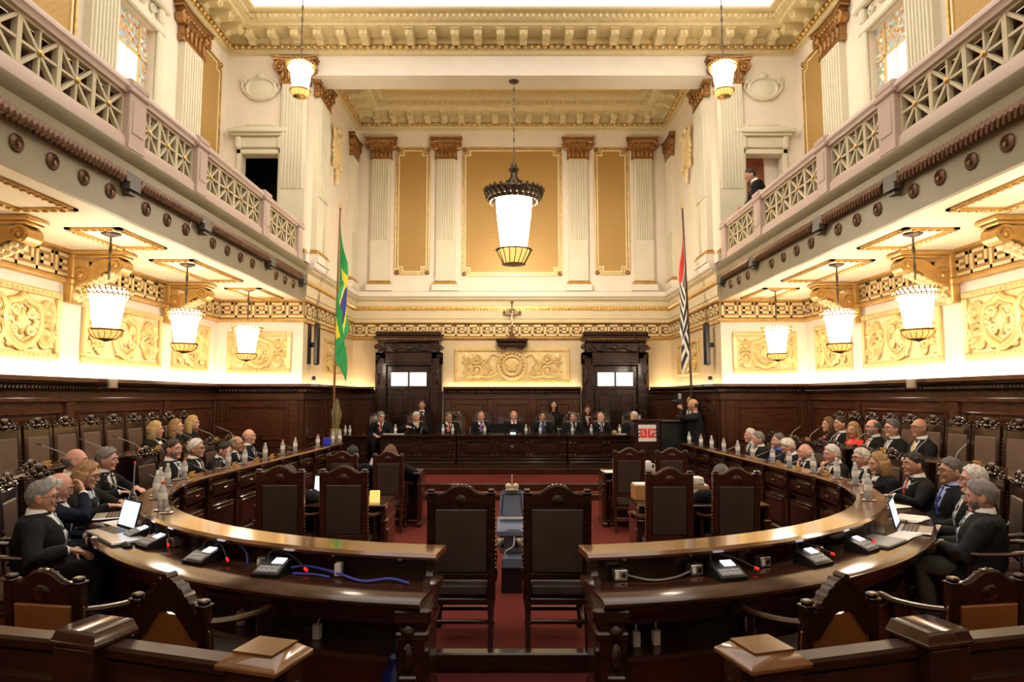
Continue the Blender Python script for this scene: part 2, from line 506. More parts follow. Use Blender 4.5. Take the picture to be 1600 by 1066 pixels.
# -- lower frieze with the meander, all round the hall
ROOM = [(-XW, YN), (-XW, YF), (-XA, YF), (-XA, YB), (XA, YB), (XA, YF), (XW, YF), (XW, YN)]
def key_run(mb, L, z0, h):
    g = h / 6.0
    n = max(1, int(round(L / (8.0 * g))))
    k = L / n / 8.0
    for i in range(n):
        x = (i * 8 + 0.8) * k
        for q in (((0, 0), (0, 6), (6, 6), (6, 2), (2, 2), (2, 4), (4, 4)), ((0, 0), (8 if i < n - 1 else 7, 0))):
            mb.bars([(x + a * k, z0 + c * g) for a, c in q], 1.0 * g, -0.042, -0.03)
fr = empty('trim_frieze', 'gilt meander frieze running round the walls below the gallery', 'frieze', kind='structure')
mb = MB(); mb.sweep([(0, 3.37), (0.03, 3.37), (0.03, 3.71), (0, 3.71)], ROOM); ob('ground', mb, 'key_brown', fr)
mb = MB(); mb.sweep([(0, 3.30), (0.05, 3.305), (0.085, 3.33), (0.085, 3.365), (0.03, 3.375), (0, 3.375)], ROOM)
mb.sweep([(0, 3.70), (0.05, 3.705), (0.09, 3.735), (0.09, 3.752), (0, 3.752)], ROOM); ob('gilt_moulding', mb, 'console_gilt', fr)
mb = MB()
for (x0, y0), (x1, y1) in zip(ROOM, ROOM[1:]):
    L = math.hypot(x1 - x0, y1 - y0)
    mb.M = Matrix.Translation((x0, y0, 0)) @ Matrix.Rotation(math.atan2(y1 - y0, x1 - x0), 4, 'Z')
    key_run(mb, L, 3.415, 0.25)
ob('meander', mb, 'gold_ground', fr, smooth=0)

# -- entablature of the alcove
ALC = [(-XA, YF), (-XA, YB), (XA, YB), (XA, YF)]
en = empty('trim_entablature', 'cream and gilt entablature under the pilasters of the alcove', 'entablature', kind='structure')
mb = MB(); mb.sweep([(0, 3.755), (0.03, 3.755), (0.03, 3.84), (0.05, 3.85), (0.05, 4.06), (0.04, 4.07), (0.04, 4.17), (0.06, 4.18), (0.07, 4.30), (0.14, 4.36), (0.14, 4.40), (0, 4.40)], ALC); ob('architrave', mb, 'plaster_gold', en)
mb = MB(); mb.sweep([(0, 2.0), (0.006, 2.0), (0.006, 3.31), (0, 3.31)], ALC); ob('lower_wall_face', mb, 'plaster_tan', en)
mb = MB(); mb.sweep([(0, 4.40), (0.17, 4.40), (0.20, 4.43), (0.20, 4.54), (0.12, 4.58), (0, 4.58)], ALC); ob('ledge', mb, 'plaster_white', en)
mb = MB()
for (x0, y0), (x1, y1) in zip(ALC, ALC[1:]):
    L = math.hypot(x1 - x0, y1 - y0)
    mb.M = Matrix.Translation((x0, y0, 0)) @ Matrix.Rotation(math.atan2(y1 - y0, x1 - x0), 4, 'Z')
    k = int(L / 0.085)
    for j in range(k): mb.ball((0.04 + j * L / k, -0.065, 4.12), (0.036, 0.04, 0.048), 6, 4)
    mb.box(0, L, -0.06, -0.02, 4.065, 4.175)
ob('bead_course', mb, 'gilt', en)

# -- pilasters
def capital(mb, w, h, p, z):
    """gilt capital: bell, abacus, two volutes, leaves; w wide, p projecting, base at z"""
    R = []
    for t, s in ((0, 1.0), (0.12, 1.06), (0.16, 1.0), (0.55, 1.04), (0.8, 1.2), (0.84, 1.28)):
        x, y = w / 2 * s, p * s
        R.append([(-x, 0.0, z + h * t), (-x, -y, z + h * t), (x, -y, z + h * t), (x, 0.0, z + h * t)])
    mb.loft(R)
    ab = [(-0.72 * w, 0), (-0.74 * w, -p * 1.55), (-0.35 * w, -p * 1.25), (0.35 * w, -p * 1.25), (0.74 * w, -p * 1.55), (0.72 * w, 0)]
    mb.prismz(ab, z + h * 0.84, z + h * 0.93)
    mb.prismz([(a * 1.05, b * 1.08) for a, b in ab], z + h * 0.94, z + h)
    for s in (-1, 1):
        spiral(mb, s * w * 0.53, z + h * 0.60, h * 0.21, 1.6, PI / 2, -p * 1.25, h * 0.055, -s)
        mb.tube([(s * w * 0.55, -p * 1.25, z + h * 0.60), (s * w * 0.55, -0.02, z + h * 0.60)], h * 0.19, 10)
    for i in range(5):
        x = (i - 2) * w * 0.2
        mb.ball((x, -p * 1.08, z + h * 0.28), (w * 0.075, p * 0.35, h * 0.2), 7, 5)
        mb.ball((x, -p * 1.3, z + h * 0.44), (w * 0.06, p * 0.25, h * 0.06), 6, 4)
    for i in range(7):
        mb.ball(((i - 3) * w * 0.13, -p * 1.18, z + h * 0.72), (w * 0.05, p * 0.25, h * 0.06), 6, 4)
    mb.box(-w * 0.53, w * 0.53, -p * 1.12, 0, z - 0.02, z + h * 0.05, 0.01)
def pilaster(x, y, rot, w, z0, z1, hc, label, group, p=0.1, flz=None, base=True, capw=1.15):
    r = empty('pilaster', label, 'pilaster', (x, y, 0), rot, group, 'structure')
    m = MB(); m.box(-w / 2, w / 2, -p, 0, z0, z1 - hc)
    fz = flz if flz is not None else z0 + 0.45
    nf = 7
    for i in range(nf):
        c = (i + 0.5) / nf * (w - 0.06) - (w - 0.06) / 2
        m.box(c - 0.27 * w / nf, c + 0.27 * w / nf, -p - 0.03, -p + 0.01, fz, z1 - hc - 0.06, 0.008)
    ob('shaft', m, 'plaster_green', r)
    m = MB(); capital(m, w * capw, hc, p, z1 - hc); ob('capital', m, 'bronze_gilt', r)
    if base:
        m = MB(); m.box(-w / 2 - 0.09, w / 2 + 0.09, -p - 0.07, 0, z0, z0 + 0.17); ob('plinth', m, 'plaster_white', r)
        m = MB(); m.box(-w / 2 - 0.07, w / 2 + 0.07, -p - 0.06, 0, z0 + 0.17, z0 + 0.23, 0.02); m.box(-w / 2 - 0.04, w / 2 + 0.04, -p - 0.035, 0, z0 + 0.23, z0 + 0.28, 0.02)
        ob('base', m, 'console_gilt', r)
    return r
for x, lb in ((-3.51, 'outermost on the left'), (-1.77, 'left of the big central panel'), (1.77, 'right of the big central panel'), (3.51, 'outermost on the right')):
    pilaster(x, YB, 0, 0.50, 4.58, 8.76, 0.58, 'fluted cream pilaster with gilt capital on the rear wall, ' + lb, 'rear wall pilasters', 0.10, 5.95, capw=1.12)
for sg, side, rot in SIDES:
    pilaster(sg * XW, 11.2, rot, 0.66, 4.5, 8.74, 0.62, 'fluted pilaster with dark gilt capital between window and corner, %s wall' % side, None, 0.12, 4.6, False)
    pilaster(sg * XW, 8.72, rot, 0.60, 4.5, 8.74, 0.62, 'fluted pilaster on the near side of the stained window, %s wall' % side, None, 0.12, 4.6, False)
    pilaster(sg * 4.46, YF, 0, 0.52, 4.5, 8.78, 0.55, 'broad pale pilaster with gilt capital at the %s corner of the alcove' % side, None, 0.16, 6.0)
    pilaster(sg * XA, 13.5, rot, 0.75, 4.58, 8.72, 0.55, 'pale pilaster with gilt capital just inside the alcove on the %s' % side, None, 0.12, 6.0)
    pilaster(sg * XA, 16.35, rot, 0.5, 4.58, 8.60, 0.55, 'slim pilaster with gilt capital in the rear %s corner of the alcove' % side, None, 0.10, 6.0)
    m = MB(); m.M = frame(sg * XA, 14.72, 0, rot)
    R = [[(0.26 * k * math.cos(a), -0.09 * q, 7.62 + 0.42 * k * math.sin(a)) for a in [2 * PI * j / 20 for j in range(20)]] for k, q in ((1, 0.0), (1, 0.7), (0.8, 1.0), (0.6, 0.6), (0.3, 1.1))]
    m.loft(R)
    for s in (-1, 1):
        spiral(m, s * 0.25, 7.98, 0.12, 1.4, PI / 2, -0.08, 0.035, -s); spiral(m, s * 0.24, 7.25, 0.12, 1.4, -PI / 2, -0.08, 0.035, s)
        for j in range(5): m.ball((s * (0.30 - 0.03 * abs(j - 2)), -0.06, 7.4 + j * 0.12), (0.05, 0.05, 0.07), 6, 4)
    for j in range(4): m.ball((0, -0.07, 7.12 - j * 0.09), (0.07 - j * 0.01, 0.05, 0.07), 7, 5)
    m.ball((0, -0.08, 8.1), (0.09, 0.06, 0.08), 8, 5)
    tag(ob('wall_cartouche', m, 'gold_ground'), 'gilt shield cartouche on the %s side wall of the alcove' % side, 'cartouche', kind='structure')

# -- gilt panels on the upper walls
def gold_panel(x, y, rot, w, z0, z1, label, group=None):
    r = empty('wall_panel', label, 'panel', (x, y, 0), rot, group, 'structure')
    c = 0.13
    def outl(e):
        a, b0, b1 = w / 2 - e, z0 + e, z1 - e
        cc = c
        return [(-a + cc, b0), (a - cc, b0), (a - cc, b0 + cc), (a, b0 + cc), (a, b1 - cc), (a - cc, b1 - cc), (a - cc, b1), (-a + cc, b1), (-a + cc, b1 - cc), (-a, b1 - cc), (-a, b0 + cc), (-a + cc, b0 + cc)]
    m = MB(); m.prism(outl(0.06), -0.015, 0.0); ob('ground', m, 'gold_damask', r)
    for nm, e0, e1, mt, d in (('frame', 0.0, 0.04, 'gilt', 0.045), ('inner_frame', 0.06, 0.10, 'gold_ground', 0.03)):
        A, B = outl(e0), outl(e1)
        m = MB(); n = len(A)
        m.add([(p[0], -d, p[1]) for p in A] + [(p[0], -d, p[1]) for p in B] + [(p[0], 0, p[1]) for p in A] + [(p[0], 0, p[1]) for p in B],
              [f for i in range(n) for j in [(i + 1) % n] for f in ((i, j, n + j, n + i), (i, 2 * n + i, 2 * n + j, j), (n + i, n + j, 3 * n + j, 3 * n + i))])
        ob(nm, m, mt, r, smooth=0)
    m = MB()
    for sx in (-1, 1):
        for z in (z0 + 0.05, z1 - 0.05):
            m.ball((sx * (w / 2 - 0.05), -0.02, z), (0.06, 0.05, 0.06), 10, 6)
    ob('corner_rosette', m, 'bronze_gilt', r)
gold_panel(-2.66, YB, 0, 0.92, 5.03, 8.50, 'narrow gilt panel on the rear wall, left of the big one', 'narrow gilt panels')
gold_panel(0, YB, 0, 2.66, 5.0, 8.50, 'large gilt wall panel behind the big chandelier')
gold_panel(2.67, YB, 0, 0.92, 5.03, 8.50, 'narrow gilt panel on the rear wall, right of the big one', 'narrow gilt panels')
for sg, side, rot in SIDES:
    gold_panel(sg * XW, 12.02, rot, 0.92, 5.0, 8.55, 'gilt panel beside the corner pilaster high on the %s wall' % side)
    gold_panel(sg * XW, 7.75, rot, 1.0, 5.0, 8.55, 'gilt panel near the frame edge high on the %s wall' % side)

# -- stained windows, gallery doors, cartouches above them
for i, (sg, side, rot) in enumerate(SIDES):
    r = empty('window_%d' % (i + 1), 'stained glass window with pale centre on the %s upper wall' % side, 'window', (sg * XW, (WY0 + WY1) / 2, 0), rot, kind='structure')
    w, h0, h1 = (WY1 - WY0) / 2, WZ0, WZ1
    m = MB(); m.box(-w * 0.55, w * 0.55, 0.12, 0.13, h0, h1 - 0.55); ob('pale_pane', m, 'winglass', r)
    m = MB()
    m.box(-w, -w * 0.55, 0.12, 0.13, h0, h1); m.box(w * 0.55, w, 0.12, 0.13, h0, h1); m.box(-w * 0.55, w * 0.55, 0.12, 0.13, h1 - 0.55, h1); ob('coloured_border', m, 'stained_glass', r)
    m = MB()
    for x in (-w * 0.55, w * 0.55): m.box(x - 0.018, x + 0.018, 0.10, 0.12, h0, h1)
    m.box(-w, w, 0.10, 0.12, h1 - 0.57, h1 - 0.535); m.box(-w, -w * 0.55, 0.1, 0.12, 6.6, 6.63); m.box(w * 0.55, w, 0.1, 0.12, 6.6, 6.63)
    m.tube([(0, 0.11, h1 - 0.55), (0, 0.11, 6.5)], 0.006, 5)
    for s in (-1, 1): m.tube(curve([(0, 0.11, 6.45), (s * 0.1, 0.11, 6.3), (s * 0.14, 0.11, 6.5), (s * 0.05, 0.11, 6.52), (s * 0.1, 0.11, 6.2), (0, 0.11, 6.15)]), 0.007, 5)
    ob('leading', m, 'gold_paint', r)
    m = MB()
    for x0, x1 in ((-w - 0.16, -w), (w, w + 0.16)): m.box(x0, x1, -0.06, 0.0, h0, h1 + 0.16, 0.02)
    m.box(-w - 0.2, w + 0.2, -0.08, 0, h1, h1 + 0.16, 0.02); m.box(-w - 0.28, w + 0.28, -0.13, 0, h1 + 0.42, h1 + 0.54, 0.03)
    for s in (-1, 1):
        m.box(s * (w + 0.05) - 0.07, s * (w + 0.05) + 0.07, -0.1, 0, h1 + 0.16, h1 + 0.42, 0.03); spiral(m, s * (w - 0.15), h1 + 0.3, 0.09, 1.4, 0, -0.03, 0.025, s)
    m.ball((0, -0.03, h1 + 0.3), (0.2, 0.06, 0.09), 12, 6)
    ob('surround', m, 'plaster_green', r)
    # gallery door
    d = empty('door_%d' % (i + 3), 'grey framed gallery doorway with hood on the %s, %s' % (side, 'dark inside' if sg < 0 else 'brown door standing open'), 'door', (sg * 5.18, YF, 0), 0, kind='structure')
    m = MB()
    m.box(-0.48, -0.38, -0.05, 0, 4.5, 6.88, 0.015); m.box(0.38, 0.48, -0.05, 0, 4.5, 6.88, 0.015); m.box(-0.48, 0.48, -0.05, 0, 6.77, 6.88, 0.015)
    ob('door_frame', m, 'plaster_green', d)
    m = MB()
    m.box(-0.47, 0.47, -0.07, 0, 6.9, 7.13, 0.02)
    for s in (-1, 1): m.box(s * 0.43 - 0.06, s * 0.43 + 0.06, -0.13, 0, 6.86, 7.13, 0.03)
    m.box(-0.56, 0.56, -0.15, 0, 7.13, 7.18, 0.015); m.box(-0.63, 0.63, -0.20, 0, 7.18, 7.27, 0.02); m.box(-0.50, 0.50, -0.12, 0, 7.27, 7.34, 0.02); m.box(-0.30, 0.30, -0.10, 0, 7.34, 7.40, 0.02)
    ob('hood', m, 'plaster_green', d)
    if sg > 0:
        m = MB(); m.M = frame(-0.17, 0.55, 0, -0.15); m.box(0.0, 0.36, -0.025, 0.025, 4.51, 7.2)
        for z0, z1 in ((4.7, 5.4), (5.55, 6.6)): m.box(0.06, 0.30, -0.04, 0.04, z0, z1, 0.02)
        ob('door_leaf', m, 'door_brown', d)
        m = MB(); m.box(0.13, 0.62, 0.30, 0.34, 4.51, 7.3); ob('white_wall_strip', m, 'plaster_white', d)
        m = MB(); m.box(0.25, 0.29, 0.285, 0.30, 5.75, 5.85, 0.005); m.box(0.20, 0.23, 0.285, 0.30, 5.72, 5.76); ob('switch', m, 'grey_plastic', d)
    m = MB(); m.M = frame(sg * 5.2, YF, 0)
    m.loft([[(0.3 * k * math.cos(a), -0.1 * q, 8.18 + 0.20 * k * math.sin(a) - (0.05 if math.sin(a) < 0 else 0)) for a in [2 * PI * j / 24 for j in range(24)]] for k, q in ((1.12, 0.0), (1.12, 0.6), (0.95, 0.9), (0.85, 0.4), (0.4, 0.7), (0.1, 0.75))])
    for s in (-1, 1):
        spiral(m, s * 0.34, 8.33, 0.08, 1.3, PI / 2, -0.06, 0.025, -s); m.tube(curve([(s * 0.38, -0.05, 8.3), (s * 0.37, -0.05, 8.15), (s * 0.2, -0.05, 7.97), (0, -0.05, 7.93)]), 0.03, 6)
    m.ball((0, -0.06, 8.43), (0.1, 0.05, 0.07), 8, 5); m.box(-0.3, 0.3, -0.03, 0, 8.34, 8.40, 0.01)
    tag(ob('wall_cartouche', m, 'plaster_green'), 'grey oval shield plaque above the %s gallery door' % side, 'cartouche', kind='structure')

# -- galleries
def lattice(mb, w, z0, z1):
    """one pierced panel: frame, cross and saltire, local x 0..w"""
    b = 0.028
    mb.box(0, w, -0.03, 0.03, z0, z0 + b); mb.box(0, w, -0.03, 0.03, z1 - b, z1); mb.box(0, b, -0.03, 0.03, z0, z1); mb.box(w - b, w, -0.03, 0.03, z0, z1)
    cx, cz = w / 2, (z0 + z1) / 2
    mb.box(cx - 0.013, cx + 0.013, -0.024, 0.024, z0, z1); mb.box(0, w, -0.024, 0.024, cz - 0.013, cz + 0.013)
    for s in (1, -1):
        dx, dz = w, (z1 - z0) * s
        l = math.hypot(dx, dz); px, pz = -dz / l * 0.016, dx / l * 0.016
        a0, a1 = (0, cz - dz / 2), (w, cz + dz / 2)
        mb.prism([(a0[0] + px, a0[1] + pz), (a0[0] - px, a0[1] - pz), (a1[0] - px, a1[1] - pz), (a1[0] + px, a1[1] + pz)], -0.024, 0.024)
POSTS = [(2.3, 0.3), (4.6, 0.3), (6.87, 0.32), (8.36, 0.28), (10.64, 0.28), (12.38, 0.24)]
BLOCKS = [4.6, 6.82, 8.5, 10.88, 12.6]
for sg, side, rot in SIDES:
    r = empty('gallery', 'mauve and olive gallery balcony along the %s wall' % side, 'balcony', (sg * XA, 0, 0), rot, None, 'structure')
    fx = (lambda y: y) if sg < 0 else (lambda y: -y)                    # world Y to local x
    def span(m, y0, y1, *a):
        a0, a1 = sorted((fx(y0), fx(y1))); m.box(a0, a1, *a)
    def sw(m, prof, y0, y1):                                            # profile of (out, z) along the front
        a0, a1 = fx(y0), fx(y1)
        R = [[(a, -n, z) for n, z in prof] for a in sorted((a0, a1))]
        m.loft(R)
    m = MB(); span(m, YN, YF, 0.06, 1.72, ZS, 4.5); ob('slab', m, 'soffit_yellow', r)
    m = MB(); sw(m, [(-0.06, 3.74), (0.0, 3.74), (0.0, 3.78), (-0.02, 3.79), (-0.02, 4.11), (0.03, 4.12), (0.04, 4.22), (0.0, 4.235), (0.0, 4.36), (0.05, 4.41), (0.07, 4.47), (0.04, 4.5), (-0.06, 4.5)], YN, 12.79); ob('fascia', m, 'olive_grey', r)
    m = MB()
    for y0, y1 in zip([YN] + BLOCKS, BLOCKS):
        k = int((y1 - y0 - 0.3) / 0.062)
        for j in range(k):
            c = y0 + 0.15 + (j + 0.5) * (y1 - y0 - 0.3) / k
            if c < 3.5: continue
            m.tube([(fx(c) - 0.045, -0.045, 4.105), (fx(c), -0.065, 4.165), (fx(c) + 0.045, -0.045, 4.225)], [0.026, 0.040, 0.026], 6)
    ob('rope_moulding', m, 'dark_red_gilt', r)
    for b in BLOCKS:
        m = MB(); span(m, b - 0.13, b + 0.13, -0.07, 0.0, 4.13, 4.235); span(m, b - 0.10, b + 0.10, -0.09, 0.0, 4.05, 4.13); span(m, b - 0.06, b + 0.06, -0.06, 0.0, 4.0, 4.03)
        ob('fascia_block', m, 'block_grey', r)
    ys = [5.28, 5.71, 6.14, 6.56, 7.22, 7.67, 8.12, 8.87, 9.33, 9.79, 10.25, 11.3, 11.75, 12.2]
    m = MB(); m.lathe([(0.078, 0), (0.078, 0.014), (0.066, 0.022), (0.058, 0.010), (0.044, 0.014), (0.036, 0.024), (0.022, 0.010), (0.014, 0.03), (0.001, 0.032)], 16, wob=lambda j, q: 0.05 * (j % 2))
    q = ob('rosette', m, 'dark_red_gilt', r)
    for j, y in enumerate(ys):
        c = q if j == 0 else copy_tree(q, r)
        c.location = (fx(y), 0.02, 3.965); c.rotation_euler = (PI / 2, 0, 0)
    m = MB(); sw(m, [(-0.12, 4.5), (0.02, 4.5), (0.02, 4.60), (0.0, 4.64), (-0.12, 4.64)], YN, 12.5); ob('balustrade_base', m, 'mauve', r)
    m = MB(); sw(m, [(-0.13, 5.11), (0.02, 5.11), (0.03, 5.15), (0.05, 5.17), (0.05, 5.21), (0.02, 5.25), (-0.15, 5.25), (-0.18, 5.21), (-0.18, 5.17), (-0.13, 5.15)], YN, 12.5); ob('handrail', m, 'mauve', r)
    for (y, w) in POSTS:
        m = MB(); span(m, y - w / 2, y + w / 2, -0.05, 0.15, 4.5, 5.14, 0.01); span(m, y - w / 2 + 0.05, y + w / 2 - 0.05, -0.06, 0.1, 4.68, 5.06, 0.008); span(m, y - w / 2 - 0.03, y + w / 2 + 0.03, -0.08, 0.19, 5.12, 5.19, 0.015); span(m, y - w / 2 - 0.015, y + w / 2 + 0.015, -0.07, 0.18, 5.19, 5.28, 0.02)
        ob('balustrade_post', m, 'mauve', r)
    for (ya, wa), (yb, wb) in zip(POSTS, POSTS[1:]):
        a, b = ya + wa / 2, yb - wb / 2
        k = max(1, int(round((b - a) / 0.46)))
        if b < 4.7: continue
        u = (b - a) / k
        m = MB(); lattice(m, u, 4.64, 5.11)
        g = MB(); g.ball((u / 2, -0.035, 4.875), (0.035, 0.02, 0.035), 8, 5)
        q = h = None
        for j in range(k):
            x = min(fx(a + j * u), fx(a + (j + 1) * u))
            if q is None:
                q = ob('lattice_panel', m, 'lattice_cream', r, (x, 0.05, 0), smooth=0); h = ob('gilt_boss', g, 'gilt', q)
            else:
                c = q.copy(); COL.objects.link(c); c.location = (x, 0.05, 0)
                e = h.copy(); COL.objects.link(e); e.parent = c
    # soffit frames
    m = MB()
    for y0, y1 in ((5.1, 6.5), (7.2, 8.22), (8.92, 10.6), (11.3, 12.5)):
        for (p0, p1, q0, q1) in ((y0, y1, 0.87, 0.94), (y0, y1, 0.30, 0.37), (y0, y0 + 0.07, 0.3, 0.94), (y1 - 0.07, y1, 0.3, 0.94)):
            a0, a1 = sorted((fx(p0), fx(p1)))
            m.box(a0, a1, q0, q1, ZS - 0.025, ZS)
            if a1 - a0 > q1 - q0:
                k = int((a1 - a0) / 0.09)
                for j in range(k): m.ball((a0 + 0.045 + j * (a1 - a0) / k, (q0 + q1) / 2, ZS - 0.028), (0.035, 0.032, 0.018), 6, 4)
            else:
                k = int((q1 - q0) / 0.09)
                for j in range(k): m.ball(((a0 + a1) / 2, q0 + 0.045 + j * (q1 - q0) / k, ZS - 0.028), (0.032, 0.035, 0.018), 6, 4)
    ob('soffit_moulding', m, 'console_gilt', r)
    g = empty('gallery_backing', 'dark wooden backing added behind the %s gallery balustrade to darken its openings' % side, 'bench', (sg * XA, 0, 0), rot)  # wooden backing added close behind the lattice so its openings look dark
    m = MB(); span(m, 2.0, 12.0, 0.13, 0.16, 4.52, 5.10); ob('backing_board', m, 'wood_wall', g)
    m = MB(); span(m, 2.0, 12.0, 0.165, 0.30, 4.88, 4.93); span(m, 2.0, 12.0, 0.22, 0.26, 4.501, 4.88); ob('backing_shelf', m, 'wood_wall', g)
    # consoles carrying the gallery
    for ci, y in enumerate((6.82, 8.5, 10.88)):
        c = empty('console', 'gilt scroll console under the %s gallery, %s' % (side, ('nearest the viewer', 'middle of the three', 'farthest of the three')[ci]), 'console', (sg * XW, y, 0), rot, 'gallery consoles', 'structure')
        m = MB(); m.box(-0.15, 0.15, -0.12, 0, 3.05, 3.75, 0.015); m.box(-0.19, 0.19, -0.15, 0, 3.28, 3.38, 0.02); ob('pier', m, 'console_gilt', c)
        m = MB(); m.box(-0.17, 0.17, -0.78, 0, 3.69, 3.748, 0.015); m.box(-0.14, 0.14, -0.74, 0, 3.655, 3.69, 0.01); ob('abacus', m, 'console_gilt', c)
        m = MB()
        up = curve([(0, -0.66, 3.63), (0, -0.45, 3.63), (0, -0.3, 3.53), (0, -0.16, 3.42)], 6)
        lo = curve([(0, -0.66, 3.50), (0, -0.5, 3.47), (0, -0.36, 3.36), (0, -0.12, 3.26)], 6)
        R = [[(-0.115, a.y, a.z), (0.115, a.y, a.z), (0.115, b.y, b.z), (-0.115, b.y, b.z)] for a, b in zip(up, lo)]
        m.loft(R)
        for s in (-1, 1):
            m.M = Matrix.Rotation(PI / 2, 4, 'Z')
            spiral(m, -0.66, 3.55, 0.10, 1.8, 0, s * 0.115, 0.022, 1); spiral(m, -0.20, 3.42, 0.13, 1.8, PI, s * 0.115, 0.026, 1)
            m.M = None
        m.tube([(-0.11, -0.66, 3.55), (0.11, -0.66, 3.55)], 0.095, 14); m.tube([(-0.11, -0.2, 3.42), (0.11, -0.2, 3.42)], 0.12, 14)
        ob('scroll', m, 'console_gilt', c)
        m = MB()
        for j in range(7):
            t = j / 6
            m.ball((0, -0.60 + 0.45 * t, 3.44 - 0.20 * t), (0.055, 0.06, 0.05), 7, 5)
            for s in (-1, 1): m.ball((s * 0.06, -0.58 + 0.45 * t, 3.45 - 0.19 * t), (0.04, 0.05, 0.04), 6, 4)
        spiral(m, 0.0, 3.12, 0.07, 1.3, 0, -0.13, 0.025, 1); m.ball((0.1, -0.12, 3.08), (0.04, 0.05, 0.06), 6, 4); m.ball((-0.1, -0.12, 3.14), (0.04, 0.05, 0.06), 6, 4)
        ob('acanthus', m, 'gold_ground', c)

# -- wainscot, cove light strips
RD0, RD1 = 1.78, 3.56
WPATHS = {'left': [(-XW, YN), (-XW, YF), (-XA, YF), (-XA, YB), (-RD1, YB)], 'rear': [(-RD0, YB), (RD0, YB)], 'right': [(RD1, YB), (XA, YB), (XA, YF), (XW, YF), (XW, YN)]}
for nm, path in WPATHS.items():
    r = empty('wainscot_' + nm, 'dark polished wooden wall panelling, ' + {'left': 'left side', 'rear': 'between the rear doors', 'right': 'right side'}[nm], 'panelling', kind='structure')
    z1 = 2.06
    m = MB(); m.sweep([(0, -0.11), (0.10, -0.11), (0.10, 0.12), (0.06, 0.16), (0.06, 1.74), (0.10, 1.75), (0.10, 1.79), (0.07, 1.80), (0.07, 1.88), (0, 1.88)], path); ob('panelling', m, 'wood_wall', r)
    m = MB(); m.sweep([(0, 1.88), (0.10, 1.88), (0.13, 1.91), (0.13, 1.955), (0.17, 1.965), (0.24, 1.99), (0.27, 2.01), (0.27, z1), (0.21, z1), (0.21, 1.98), (0.0, 1.98)], path); ob('cap_moulding', m, 'wood_wall', r)
    cv, pn, st, s2 = MB(), MB(), MB(), MB()
    for (x0, y0), (x1, y1) in zip(path, path[1:]):
        L = math.hypot(x1 - x0, y1 - y0)
        M = Matrix.Translation((x0, y0, 0)) @ Matrix.Rotation(math.atan2(y1 - y0, x1 - x0), 4, 'Z')
        cv.M = pn.M = st.M = s2.M = M
        if L > 0.5:
            k = int(L / 0.06)
            for j in range(k): cv.ball((0.03 + j * L / k, -0.135, 1.93), (0.026, 0.02, 0.026), 5, 3)
        if L > 10:
            br = [0.1] + sorted(abs(y - y0) for y in (2.0, 4.4, 6.82, 8.5, 10.88)) + [L - 0.1]
        elif L > 1: br = [0.12 + (L - 0.24) * j / max(1, round(L / 1.4)) for j in range(max(1, round(L / 1.4)) + 1)]
        else: br = []
        for a, b in zip(br, br[1:]):
            pn.box(a - 0.09, a + 0.09, -0.10, -0.05, 0.12, 1.74, 0.012)
            if b == br[-1]: pn.box(b - 0.09, b + 0.09, -0.10, -0.05, 0.12, 1.74, 0.012)
            for zz0, zz1 in ((0.95, 1.62), (0.2, 0.85)):
                for p0, p1, q0, q1 in ((a + 0.16, b - 0.16, zz1 - 0.035, zz1), (a + 0.16, b - 0.16, zz0, zz0 + 0.035), (a + 0.16, a + 0.195, zz0, zz1), (b - 0.195, b - 0.16, zz0, zz1)):
                    if p1 > p0: pn.box(p0, p1, -0.085, -0.05, q0, q1, 0.012)
        (st if L > 10 or abs(x0) > XA + 0.1 or abs(x1) > XA + 0.1 else s2).box(0.02, L - 0.02, -0.15, -0.11, 1.985, 2.0)
    ob('carved_band', cv, 'wood_carved', r); ob('panel_moulding', pn, 'wood_wall', r); [ob('light_strip', q, mt, r) for q, mt in ((st, 'ledstrip'), (s2, 'ledstrip_soft')) if q.v]

